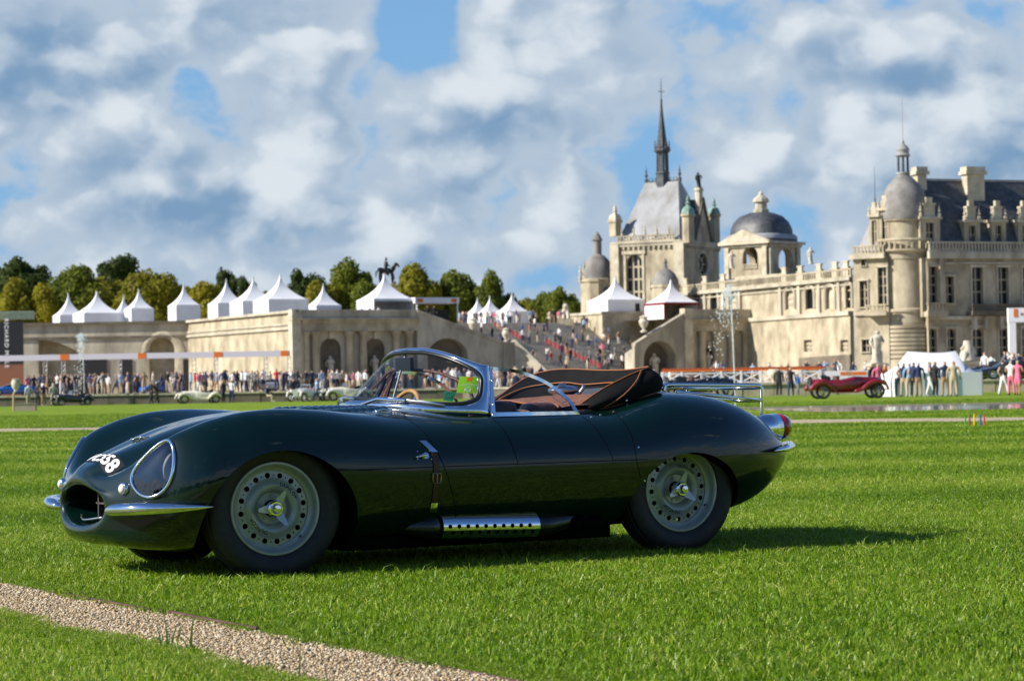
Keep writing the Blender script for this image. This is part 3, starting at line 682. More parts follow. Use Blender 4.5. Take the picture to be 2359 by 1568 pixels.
# rivets along the sill seam and tail seam
riv = MB(); 
for (a, z) in [(.88, .522), (.93, .524), (.98, .524), (1.03, .525), (1.08, .525), (1.13, .526)]:
    pass
def rivet(a, z, r=.006, m=m_chrome, parent=None, name='fastener'):
    p = near(a, z); n = body_normal(p); q = MB(); q.cyl(p - n * .002, p + n * .004, r, r * .7, 10); return q.build(name, m, parent or car)
for (a, z) in [(1.955, .57), (1.99, .40), (1.77, .728), (1.84, .738), (1.93, .752)]: rivet(a, z, .007)

# --- headlamps
for fn in (lambda p: p, mir):
    hl = link('headlamp', None, car)
    n = len(lamp3)
    rim = MB(); rim.tube([fn(p + ln * .004) for p in lamp3], .0085, 10, True); rim.build('bezel', m_chrome, hl, 179)
    g = MB(); rows = []
    for k in range(9):
        s_ = k / 8; row = []
        for p in lamp3:
            q = lc + (p - lc) * s_; hit = bcast(q + ln * .2, -ln) or q; row.append(fn(hit + ln * (.002 + .006 * (1 - s_ * s_))))
        rows.append(row)
    g.grid(rows, cv=True); g.build('cover_glass', m_lampcover, hl, 179)
    # lamp unit behind the cover: reflector bowl with a domed lens
    fwd = Vector((-.95, -.22, .05)).normalized() if fn is not mir else Vector((-.95, .22, .05)).normalized()
    ctr = lc - ln * .030 + Vector((.050, -.030, .015)); ctr = fn(ctr) if fn is mir else ctr
    T = Matrix.Translation(ctr) @ fwd.to_track_quat('Z', 'Y').to_matrix().to_4x4()
    q = MB(); q.T = T; q.lathe([(.080, .0), (.072, -.02), (.05, -.045), (.01, -.055)], 28); q.lathe([(.080, 0), (.084, .004), (.080, .010), (.075, .006)], 28); q.build('reflector', m_chrome, hl, 179)
    q = MB(); q.T = T; q.lathe([(.076, .006), (.06, .018), (.036, .027), (.001, .030)], 28); q.build('lens', mat('headlamp_lens', (.62, .64, .66), .08, .55), hl, 179)

# --- side lamps, badge, number plate
for sg in (1, -1):
    p = near_front(.425, .443); 
    nrm = body_normal(p)
    if sg < 0: p = mir(p); nrm = mir(nrm)
    T = Matrix.Translation(p) @ (nrm + Vector((-.6, 0, 0))).normalized().to_track_quat('Z', 'Y').to_matrix().to_4x4()
    sl = link('side_lamp', None, car); q = MB(); q.T = T; q.lathe([(.031, -.025), (.031, .006), (.027, .016), (.023, .017)], 24); q.build('bezel', m_chrome, sl, 60)
    q = MB(); q.T = T; q.lathe([(.024, .014), (.02, .022), (.011, .027), (.0005, .0285)], 24); q.build('lens', mat('frosted_lamp_glass', (.75, .66, .62), .12, coat=1.0), sl, 179)
def drape(me, fpos, off):
    for v in me.vertices:
        p = fpos(v.co.x, v.co.y); v.co = p + body_normal(p) * (off + v.co.z)
    me.update()
# plate: runs across the nose; text up = towards the windscreen, text right = near side
PA0 = -.622
def plate_pos(x, y): return bcast((PA0 + y * .80 + .10 * x * x, -x, 1.5), (0, 0, -1))
q = MB(); q.grid([[(-.225 + .45 * i / 40, -.052 + .104 * j / 8, 0) for j in range(9)] for i in range(41)]); me = q.mesh('number_plate', 179)
drape(me, plate_pos, .0012); me.materials.append(m_black); plate = link('number_plate', me, car)
tm = text_mesh('NVC558', .112, 0, 1.02, bold=.0035); bmt = bmesh.new(); bmt.from_mesh(tm)
xs = [v.co.x for v in bmt.verts]; ys = [v.co.y for v in bmt.verts]
for v in bmt.verts: v.co.x *= .40 / (max(xs) - min(xs)); v.co.y = (v.co.y - (min(ys) + max(ys)) / 2) * .084 / (max(ys) - min(ys)); v.co.z = 0
bmesh.ops.triangulate(bmt, faces=bmt.faces); bmesh.ops.subdivide_edges(bmt, edges=[e for e in bmt.edges if e.calc_length() > .012], cuts=3, use_grid_fill=True); bmt.to_mesh(tm); bmt.free()
drape(tm, plate_pos, .0024); tm.materials.append(m_white); link('plate_lettering', tm, plate)
# bonnet badge: small chrome leaping cat with crossed bars
bd = link('bonnet_badge', None, car)
pb = camcast(316, 1012) or Vector((-.45, 0, .64)); pb.y = max(-.05, min(.05, pb.y)); pb = top(pb.x, 0.0)
nb = body_normal(pb); T = Matrix.Translation(pb) @ nb.to_track_quat('Z', 'Y').to_matrix().to_4x4()
q = MB()
def bt(u, v, h=.006): return pb + Vector((v, -u, 0)) + Vector((0, 0, (bcast((pb.x + v, -(-u) * 1, 2), (0, 0, -1)) or pb).z - pb.z)) + nb * h
q.tube([bt(-.030, -.012), bt(-.012, -.004, .012), bt(.010, 0, .013), bt(.03, .006, .010), bt(.048, .018, .006)], [.004, .007, .008, .007, .002], 8)
q.tube([bt(-.03, -.012), bt(-.042, -.018, .009), bt(-.050, -.014, .007)], [.006, .007, .004], 8)
q.build('leaper', m_chrome, bd, 60)
q = MB(); q.tube([bt(-.012, .0), bt(-.03, .022, .004), bt(-.045, .03, .004)], .0035, 6); q.tube([bt(.026, 0), bt(.05, -.018, .004), bt(.062, -.02, .004)], .0035, 6); q.tube([bt(-.055, .0, .003), bt(.06, .03, .003)], .003, 6); q.build('crest', m_chrome_dull, bd, 60)

# --- bumper blades: pointed chrome quarter bumpers
def blade(path, rad, name, flat=.88):
    q = MB(); P = catmull(path, 8); n = len(P); rr = []
    for i in range(n):
        u = i / (n - 1); rr.append(max(.002, float(np.interp(u, [0, .08, .25, .5, .75, .93, 1], [.25, .7, 1, 1, .8, .35, .05])) * rad))
    q.tube(P, rr, 16, flat=flat); return q.build(name, m_chrome, car, 179)
for sg in (1, -1):
    fb = [Vector((-.700, -.335, .334)), Vector((-.712, -.40, .343)), Vector((-.692, -.52, .352)), Vector((-.62, -.635, .356)), Vector((-.50, -.715, .358)), Vector((-.36, -.780, .360))]
    blade([p if sg == 1 else mir(p) for p in fb], .034, 'front_bumper')
    rb = [Vector((3.245, -.30, .542)), Vector((3.215, -.39, .542)), Vector((3.15, -.495, .540)), Vector((3.07, -.59, .537)), Vector((2.97, -.69, .532)), Vector((2.84, -.775, .526))]
    blade([p if sg == 1 else mir(p) for p in rb], .030, 'rear_bumper')
    # tail lamp: chrome bullet with red lens
    tl = link('tail_lamp', None, car); T = Matrix.Translation((2.93, -.445 * sg, .632)) @ Matrix.Rotation(R(-4), 4, 'Y') @ Matrix.Rotation(R(90), 4, 'Y')
    q = MB(); q.T = T; q.lathe([(.062, -.03), (.072, .05), (.076, .10), (.076, .165)], 28); q.build('housing', m_chrome, tl, 179)
    q = MB(); q.T = T; q.lathe([(.073, .164), (.070, .20), (.058, .230), (.034, .244), (.001, .248)], 28); q.build('lens', mat('red_lamp_glass', (.35, .006, .008), .08, coat=1.0, spec=.8), tl, 179)
# nose mesh behind the intake and the vertical splitter inside it
q = MB(); q.box((-.58, .0, .362), (.10, .012, .14)); q.box((-.60, -.05, .362), (.06, .16, .008)); q.build('intake_divider', mat('duct_grey', (.12, .11, .10), .5, .6), car)
q = MB()
q.tube(catmull([(-.66, .15, .30), (-.70, 0, .285), (-.66, -.15, .30)], 6), .006, 8); q.build('intake_bar', m_chrome_dull, car, 179)

# --- bonnet louvres
for col, (b0, b1) in enumerate(((.10, .23), (.26, .37))):
    for k in range(9):
        a = .40 + .042 * k + (.0 if col == 0 else .03); q = MB(); rows = []
        for i in range(7):
            b = lerp(b0, b1, i / 6); e = math.sin(PI * i / 6)**.5
            p0 = top(a, b, .0003); hgt = .013 * e
            rows.append([p0 + Vector((-.030, 0, 0)) + Vector((0, 0, -.001)), p0 + Vector((-.012, 0, hgt * .8)), p0 + Vector((.002, 0, hgt)), p0 + Vector((.003, 0, -.002))])
        for sgn in (1, -1):
            qq = MB(); qq.grid([[r_ if sgn == 1 else mir(r_) for r_ in row] for row in rows]); qq.build('louvre', m_paint, part_bonnet, 35)
            if sgn == 1:
                sl_ = MB(); sl_.grid([[row[2] + Vector((.0016, 0, -.001)), row[3] + Vector((.0016, 0, .0025))] for row in rows[1:-1]]); sl_.build('louvre_slot', m_under, part_bonnet)
# --- leather bonnet strap with chrome keepers, and the T handle
def strip(pts_az, w, off, name, m, parent=car, thick=.003):
    q = MB(); rows = []
    for (a, z) in pts_az: rows.append([near(a - w / 2, z, off), near(a + w / 2, z, off), near(a + w / 2, z, off + thick), near(a - w / 2, z, off + thick)])
    q.grid(rows, cv=True); q.f += [(0, 1, 2, 3), tuple(len(q.v) - 4 + i for i in range(4))]; q.mi += [0, 0]
    return q.build(name, m, parent, 30)
def zrun(z0, z1, n, fa): return [(fa(z0 + (z1 - z0) * i / n), z0 + (z1 - z0) * i / n) for i in range(n + 1)]
sa = lambda z: .785 + .02 * (.6 - z)
st = strip(zrun(.585, .33, 14, sa), .030, .003, 'bonnet_strap', m_strap)
strip(zrun(.632, .578, 5, lambda z: sa(z) - .045 * (z - .578) / .05), .036, .004, 'strap_plate', m_chrome, st, .004); strip(zrun(.335, .29, 4, sa), .036, .004, 'strap_plate', m_chrome, st, .004)
for (a, z) in ((.735, .622), (.752, .622), (.765, .587), (.787, .587), (.785, .325), (.803, .325)): rivet(a, z + .0, .0035, m_chrome_dull, st, 'strap_rivet')
q = MB(); bz = .455; q.tube([near(sa(bz) - .022, bz - .022, .01), near(sa(bz) + .022, bz - .022, .01), near(sa(bz) + .022, bz + .022, .01), near(sa(bz) - .022, bz + .022, .01)], .003, 6, True); q.tube([near(sa(bz), bz + .022, .011), near(sa(bz), bz - .018, .012)], .002, 6); q.build('buckle', m_brass, st, 60)
hp = near(.735, .562); hn = body_normal(hp); q = MB(); q.cyl(hp, hp + hn * .008, .019, .016, 20); q.cyl(hp + hn * .005, hp + hn * .02, .008, .008, 12); q.tube([hp + hn * .018, hp + hn * .022 + Vector((-.03, -.0, -.004)), hp + hn * .02 + Vector((-.062, 0, -.010))], [.007, .006, .004], 8); q.build('bonnet_handle', m_chrome, car, 50)
for (a, z) in ((.695, .585), (.76, .585), (.69, .548), (.765, .545)): rivet(a, z, .004)
# bonnet catch on the cowl
q = MB(); ring = [top(.70 + .045 * math.cos(t), .44 + .026 * math.sin(t), .003) for t in np.linspace(0, 2 * PI, 24, endpoint=False)]; q.tube(ring, .004, 6, True); q.tube([top(.655, .44, .006), top(.70, .44, .012), top(.745, .445, .006)], .006, 8); q.build('bonnet_catch', m_chrome, car, 60)

# --- windscreen
def ws(t, s_, off=0.0):
    c = 1 - math.cos(t * PI / 2)**1.0; sn = math.sin(t * PI / 2)
    B = Vector((.752 + .468 * c, .605 * sn, .800 - .050 * abs(sn)**2.2)); Tp = Vector((1.095 + .165 * c, .515 * sn, 1.098 - .100 * abs(sn)**2.4))
    p = B.lerp(Tp, s_); e = Vector((c * .2 - .9, sn * .9, .45))
    if off: p = p + Vector((-(1 - abs(sn)) * .8 - .15, sn, .35)).normalized() * off
    return p
def inner(th, k=1.0):
    e = .50; ct, sn = math.cos(th), math.sin(th)
    return (.90 * k * math.copysign(abs(ct)**e, ct), .525 + .40 * k * math.copysign(abs(sn)**e, sn))
wsn = 144; scr = link('windscreen', None, car)
fr_rows = []; 
for i in range(wsn):
    th = 2 * PI * i / wsn; it, is_ = inner(th); ct, sn = math.cos(th), math.sin(th); k = 1 / max(abs(ct), abs(sn)); ot, os_ = ct * k, .5 + .5 * sn * k
    row = []
    for j in range(7):
        u = j / 6; bul = .014 * math.sin(PI * u)**.7; row.append(ws(lerp(it, ot, u), lerp(is_, os_, u), .004 + bul))
    for j in range(6, -1, -1): u = j / 6; row.append(ws(lerp(it, ot, u), lerp(is_, os_, u), -.012))
    fr_rows.append(row)
q = MB(); q.grid(fr_rows, cu=True, cv=True); q.build('frame', m_chrome, scr, 50)
q = MB(); q.tube([ws(*inner(2 * PI * i / wsn, 1.0), .006) for i in range(wsn)], .0115, 10, True); q.build('rubber_seal', m_rubber, scr, 179)
q = MB(); q.tube([ws(*inner(2 * PI * i / wsn, .975), .010) for i in range(wsn)], .0045, 8, True); q.build('rubber_lip', m_rubber, scr, 179)
q = MB(); q.tube([ws(*inner(2 * PI * i / wsn, .950), .006) for i in range(wsn)], .0018, 6, True); q.build('bright_strip', m_chrome, scr, 179)
q = MB(); rows = []
for k in range(13):
    rows.append([ws((it := inner(2 * PI * i / wsn, k / 12))[0], it[1]) for i in range(wsn)])
q.grid(rows, cv=True); q.build('glass', m_plexi, scr, 179)
# wipers
for (t0, t1, s0, s1) in ((-.10, -.66, .06, .12), (.42, .02, .06, .12)):
    wp = link('wiper', None, scr); q = MB(); q.tube([ws(t0, .03, .015), ws(lerp(t0, t1, .2), .10, .03), ws(lerp(t0, t1, .55), .105, .035)], [.012, .012, .010], 8); q.build('arm', m_chrome, wp, 60)
    q = MB(); q.tube([ws(lerp(t0, t1, .25 + .75 * k / 8), .125 + .01 * k / 8 - .03 * (k / 8)**2, .028) for k in range(9)], [.006] + [.010] * 7 + [.006], 6); q.build('blade', m_chrome_dull, wp, 60)
# stickers on the screen: bright green entry card and a small dark green badge sticker
def ws_hit(px, py):
    o = CAR_I @ CAM; d = ((CAR_I @ at(px, py, 12.0)) - o).normalized(); best = None
    for i in range(61):
        for j in range(31):
            t, s_ = -1 + 2 * i / 60, j / 30; p = ws(t, s_); e = (p - o) - d * (p - o).dot(d); l = e.length
            if p.y < .2 and (best is None or l < best[0]): best = (l, t, s_)
    return best[1], best[2]
def sticker(px4, m, name, parent, off=.002):
    cs = [ws_hit(*p) for p in px4]; q = MB(); n = 10
    def pos(u, v):
        a0 = [lerp(cs[0][k], cs[1][k], u) for k in (0, 1)]; a1 = [lerp(cs[3][k], cs[2][k], u) for k in (0, 1)]
        return ws(lerp(a1[0], a0[0], v), lerp(a1[1], a0[1], v), off)
    q.grid([[pos(i / n, j / n) for j in range(n + 1)] for i in range(n + 1)]); return q.build(name, m, parent, 179), pos
def sticker_text(txt, pos, x, y, w, h, m, name, parent, bold=.0):
    me = text_mesh(txt, 1.0, 0, 1.0, bold=bold); xs = [v.co.x for v in me.vertices]; ys = [v.co.y for v in me.vertices]; x0, x1, y0, y1 = min(xs), max(xs), min(ys), max(ys)
    for v in me.vertices:
        u = x + w * ((v.co.x - x0) / (x1 - x0) - .5); vv = y + h * ((v.co.y - y0) / (y1 - y0) - .5); p = pos(u, vv); v.co = p + (p - pos(u, vv)) + Vector((-.35, -.9, .25)) * .0015
    me.materials.append(m); me.update(); return link(name, me, parent)
sk1, pos1 = sticker([(1061.5, 864), (1104, 867), (1099, 906), (1050.5, 902.5)], mat('lime_card', (.28, .62, .0), .5), 'entry_card', scr, -.004)
sticker_text('K3', pos1, .52, .19, .34, .20, m_white, 'card_lettering', sk1, .02); sticker_text('Grand Tourisme', pos1, .5, .56, .52, .06, m_white, 'card_lettering', sk1)
sticker_text('Les Voitures de Course et de Ville', pos1, .5, .47, .93, .06, m_white, 'card_lettering', sk1); sticker_text('anciennes', pos1, .5, .37, .28, .05, m_white, 'card_lettering', sk1)
q = MB(); q.grid([[pos1(u, v) + Vector((-.35, -.9, .25)) * .0012 for v in (.72, .985)] for u in (.38, .62)]); q.build('card_mark', mat('orange_mark', (.80, .16, .01), .5), sk1)
sk2, pos2 = sticker([(1027, 900), (1050, 903), (1045.5, 925), (1023.5, 922)], mat('green_sticker', (.0, .17, .085), .5), 'badge_sticker', scr, -.004)
sticker_text('SELECTION', pos2, .45, .36, .66, .13, m_brass, 'card_lettering', sk2)
q = MB(); cc = []; 
for i in range(16): cc.append(pos2(.5 + .3 * math.cos(2 * PI * i / 16), .60 + .25 * math.sin(2 * PI * i / 16)) + Vector((-.35, -.9, .25)) * .0012)
q.tube(cc, .0012, 4, True); q.build('card_mark', m_brass, sk2)

# --- door window: a quarter-round pane in a riveted chrome frame
win = link('side_window', None, part_door); wy = lambda z: -.632 + .42 * (z - .74)
WIN = [(a_ + (z_ - .742) * .22, z_) for a_, z_ in [(1.205, .742), (1.205, .992), (1.27, .987), (1.36, .975), (1.45, .950), (1.54, .912), (1.62, .862), (1.68, .808), (1.725, .742)]]
arc = catmull([(a, wy(z), z) for a, z in WIN[1:]], 6); outl = [Vector((1.205, wy(.742), .742))] + arc
cen = Vector((1.40, wy(.84), .84))
def inset(p, d):
    # move a boundary point inwards
    return p + (cen - p).normalized() * d
def frame_ring(lo, d, th):
    rows = []
    n = len(lo)
    for i in range(n):
        p = lo[i]; a = lo[i - 1]; b = lo[(i + 1) % n]; t = ((p - a).normalized() + (b - p).normalized()).normalized(); nn = Vector((t.z, 0, -t.x))
        if nn.dot(cen - p) < 0: nn = -nn
        k = d / max(.5, abs(nn.dot(Vector(((b - p).normalized().z, 0, -(b - p).normalized().x)))))
        ip = p + nn * k; rows.append([p + Vector((0, -th, 0)), ip + Vector((0, -th, 0)), ip + Vector((0, th, 0)), p + Vector((0, th, 0))])
    q = MB(); q.grid(rows, cu=True, cv=True); return q, rows
q, rows = frame_ring(outl, .017, .004); q.build('frame', m_chrome, win, 30)
q = MB(); q.add([sum((r_[1] + r_[2] for r_ in rows), Vector()) / (2 * len(rows))] + [(r_[1] + r_[2]) / 2 for r_ in rows], [(0, i + 1, (i + 1) % len(rows) + 1) for i in range(len(rows))]); q.build('pane', m_pane, win)
for (a, z) in [(1.215, .75), (1.34, .75), (1.45, .75), (1.56, .75), (1.65, .75), (1.712, .752), (1.228, .80), (1.254, .92)]:
    q = MB(); p = Vector((a, wy(z) - .004, z)); q.cyl(p, p + Vector((0, -.003, 0)), .0055, .004, 10); q.build('rivet', m_chrome_dull, win)
# far window the same, mirrored
fw_ = link('side_window', None, car); q = MB(); q.grid([[mir(p) for p in r_] for r_ in rows], cu=True, cv=True); q.build('frame', m_chrome, fw_, 30)

# --- cockpit: tub trim, seats, dash, wheel, mirror, tonneau, folded hood
q = MB()
for b0 in (.30, -.30):
    pass
for b0 in (.29, -.29):
    se = link('seat', None, car)
    q = MB()
    for k in range(5):
        y = -b0 + (k - 2) * .085
        q.tube(catmull([(1.62, y, .36), (1.72, y, .52), (1.80, y, .66), (1.835, y, .745), (1.86, y, .76)], 4), [.045 + .008 * math.cos((k - 2) * .8)] * 16 + [.03], 10)
    q.build('backrest', m_leather, se, 179)
    q = MB(); q.box((1.42, -b0, .36), (.46, .40, .12)); q.build('cushion', m_leather, se)
for (a, b, z, w_, h_) in ((1.58, .46, .770, .13, .055), (1.34, .48, .775, .11, .065)):
    q = MB(); q.sphere((0, 0, 0), 1, 24, 14); q.v = [(a + math.copysign(abs(x)**.45, x) * w_ * .7, -b + math.copysign(abs(y)**.5, y) * .07, z - .02 + math.copysign(abs(zz_)**.6, zz_) * h_) for x, y, zz_ in q.v]; q.build('leather_pad', m_leather, car, 179)
q = MB()
pts = []
for i in range(13):
    t = -1 + i / 6; row = []
    for j in range(9):
        s_ = j / 8; a = lerp(1.74, 2.34, s_) - .10 * abs(t)**3 * (1 - s_); z = .80 + .035 * math.sin(PI * s_) - .035 * abs(t)**2.5 + .012 * math.sin(5 * t + 7 * s_); row.append((a, t * .565, z))
    pts.append(row)
q.grid(pts); q.build('tonneau', m_tonneau, car, 179)
q = MB(); q.tube(catmull([Vector(r_[0]) + Vector((0, 0, .004)) for r_ in pts], 3), .0065, 8); q.build('tonneau_edge', m_tan, car, 179)
# near cockpit rim: a leather roll along the door top
q = MB(); q.tube(catmull([(1.10, -.575, .745), (1.3, -.585, .742), (1.55, -.585, .742), (1.75, -.575, .748), (1.90, -.52, .77)], 5), .016, 10); q.build('cockpit_roll', m_leather, car, 179)
q = MB(); q.tube(catmull([(1.10, .575, .755), (1.3, .585, .752), (1.55, .585, .755), (1.75, .575, .765), (1.90, .52, .785)], 5), .02, 10); q.build('cockpit_roll', m_tan, car, 179)
for (a, b, z) in ((1.55, .50, .80), (1.42, .53, .785), (1.66, .47, .805)):
    q = MB(); q.sphere((a, -b, z - .02), .008, 8, 6); q.build('stud', m_chrome, car, 179)
q = MB(); q.sphere((2.00, -.02, .865), 1, 24, 10, (.085, .085, .028)); q.cyl((2.0, -.02, .80), (2.0, -.02, .865), .05, .06, 20); q.tube([(1.93, -.06, .87), (1.95, -.07, .895), (1.985, -.06, .90)], .008, 8); q.tube([(2.05, -.09, .84), (2.07, -.11, .875), (2.08, -.10, .89)], .01, 8); q.build('filler_cap', m_chrome_dull, car, 60)
q = MB(); q.grid([[(1.06 + .03 * math.sin(PI * j / 6), -.56 + 1.12 * i / 10, .46 + .30 * j / 6) for j in range(7)] for i in range(11)]); q.build('dashboard', m_leather, car, 179)
sw = link('steering_wheel', None, car); T = Matrix.Translation((1.17, .30, .705)) @ Matrix.Rotation(R(-68), 4, 'Y')
q = MB(); q.T = T; q.tube([(.185 * math.cos(t), .185 * math.sin(t), 0) for t in np.linspace(0, 2 * PI, 48, endpoint=False)], .012, 10, True); q.build('rim', m_wood, sw, 179)
q = MB(); q.T = T
for t in (R(90), R(210), R(330)): q.box((.09 * math.cos(t), .09 * math.sin(t), 0), (.18, .022, .004), t)
q.cyl((0, 0, -.06), (0, 0, .015), .03, .028, 16); q.build('spokes', m_chrome_dull, sw)
m_steel_rod = mat('grey_rod', (.16, .18, .22), .5, .3); mi_ = link('mirror', None, car); q = MB(); q.box((1.06, .02, 1.015), (.02, .17, .068)); q.build('housing', m_black, mi_)
q = MB(); q.box((1.072, .02, 1.015), (.003, .155, .056)); q.build('mirror_glass', m_chrome, mi_)
q = MB(); q.tube([(1.0, .06, .80), (1.06, .05, 1.0), (1.085, .05, 1.07)], .006, 8); q.build('mirror_rod', m_steel_rod, mi_)
# dark leather-bound grab bow behind the screen
q = MB(); q.tube(catmull([(1.17, .52, .93), (1.13, .30, .985), (1.12, .0, .985), (1.14, -.25, .96), (1.17, -.43, .90), (1.18, -.50, .82), (1.18, -.515, .75)], 6), .009, 8); q.build('screen_brace', m_leather, car, 179)
# folded hood
hd = link('folded_hood', None, car)
def hood_u(pts): return catmull(pts, 10)
base = hood_u([(1.87, -.555, .758), (2.06, -.560, .795), (2.24, -.53, .838), (2.37, -.40, .850), (2.42, -.18, .856), (2.42, .18, .856), (2.37, .40, .850), (2.24, .53, .838), (2.02, .56, .80), (1.80, .565, .765)])
bow = hood_u([(1.78, -.50, .772), (1.93, -.515, .862), (2.09, -.52, .932), (2.255, -.47, .978), (2.29, -.22, .967), (2.28, .06, .968), (2.25, .28, .978), (2.18, .44, .972), (2.07, .53, .925), (1.86, .562, .79)])
inb = hood_u([(1.80, -.49, .766), (1.94, -.46, .79), (2.08, -.40, .805), (2.15, -.28, .815), (2.18, -.10, .82), (2.17, .14, .82), (2.13, .30, .82), (2.06, .42, .81), (1.96, .50, .79), (1.84, .545, .775)])
nB = len(base)
def surf(A, B, bul, n=8, sag=0):
    rows = []
    for i in range(nB):
        row = []
        w = i / (nB - 1); wr = .010 * math.sin(31 * w) * math.sin(PI * w)
        for j in range(n + 1):
            s_ = j / n; p = A[i].lerp(B[i], s_); o = Vector((p.x - 1.95, p.y, .12)).normalized(); row.append(p + o * (bul * math.sin(PI * s_) + wr * math.sin(PI * s_)))
        rows.append(row)
    return rows
so = surf(base, bow, .050); si = surf(bow, inb, -.012)
q = MB(); q.grid(so); q.build('outer_cloth', m_black_cloth, hd, 179)
q = MB(); q.grid(si); q.build('inner_cloth', m_black_cloth, hd, 179)
def pipe(P, off=(0, 0, .003), r=.0036): q = MB(); q.tube([Vector(p) + Vector(off) for p in P], r, 8); return q.build('piping', m_tan, hd, 179)
pipe(base); pipe(bow); pipe([si[i][4] + Vector((-.008, 0, .006)) for i in range(26, nB - 4)], r=.0036)
pipe([so[2 + int(k * 2.9)][k] + Vector((.0, -.006, .002)) for k in range(9)])
q = MB(); q.grid([[si[i][j] + Vector((-.012, 0, .002)) for j in range(5, 9)] for i in range(28, 60)]); q.build('rear_window', mat('smoky_plastic', (.05, .055, .055), .15, coat=.6), hd, 179)
for (p) in (so[10][1], so[30][1], si[40][6]):
    q = MB(); q.sphere(p, .008, 8, 6); q.build('stud', m_chrome, hd, 179)

# --- luggage rack
rk = link('luggage_rack', None, car); q = MB()
def rackline(b): return catmull([(2.42, -b, .850), (2.43, -b, .873), (2.46, -b, .884), (2.70, -b, .880), (3.02, -b, .872), (3.055, -b, .862), (3.065, -b, .835), (3.065, -b, .655)], 5)
for b in (.36, -.36): q.tube(rackline(b), .0115, 10)
q.tube([(3.06, -.36, .86), (3.06, .36, .86)], .0115, 10); q.tube([(2.46, -.36, .884), (2.46, .36, .884)], .0115, 10); q.build('rail', m_chrome, rk, 179)
q = MB()
for b in (.36, .12, -.12, -.36): q.tube([(2.50, -b, .845), (2.75, -b, .822), (3.06, -b, .790)], .010, 8)
q.tube([(3.06, -.36, .79), (3.06, .36, .79)], .01, 8); q.build('lower_rail', m_chrome, rk, 179)

# --- side exhaust with perforated chrome guard
ex = link('side_exhaust', None, car); EY = -.715
q = MB(); q.tube([(.64, EY + .05, .215), (.71, EY + .02, .215), (.80, EY, .212), (.85, EY, .211)], [.02, .04, .053, .056], 20); q.build('silencer_nose', mat('black_exhaust_paint', (.01, .01, .011), .3, coat=.4), ex, 179); q = MB(); q.tube([(1.395, EY, .195), (1.47, EY + .005, .193), (1.60, EY + .02, .21), (1.72, EY + .04, .22)], [.054, .050, .042, .038], 18); q.build('silencer_tail', mat('black_exhaust_paint', (.01, .01, .011), .3, coat=.4), ex, 179)
def guard(a, th, r=.060): return Vector((a, EY - r * math.cos(th), lerp(.212, .196, (a - .85) / .545) + r * math.sin(th)))
q = MB(); q.grid([[guard(.85 + .545 * i / 40, R(-75 + 165 * j / 30)) for j in range(31)] for i in range(41)]); q.build('heat_guard', m_chrome, ex, 179)
for row, thd in ((0, 3), (1, -28)):
    for k in range(10):
        a = .885 + .050 * k + row * .018; c0 = guard(a, R(thd), .0608); n_ = (guard(a, R(thd), 1) - guard(a, R(thd), 0)).normalized(); q = MB(); q.cyl(c0 - n_ * .002, c0 + n_ * .0004, .0105, .0105, 14); q.build('vent_hole', m_under, ex)
for a in (1.58, 1.70):
    q = MB(); q.cyl((a, EY + .02, .20), (a + .08, EY - .03, .195), .033, .033, 16, cap=False); q.cyl((a, EY + .02, .20), (a + .079, EY - .0295, .195), .030, .030, 16); q.build('exhaust_pipe', m_under, ex, 60)
q = MB(); q.box((1.15, 0, .17), (1.5, 1.25, .12)); q.box((.55, 0, .17), (.35, 1.0, .12)); q.build('floor_pan', m_under, car)

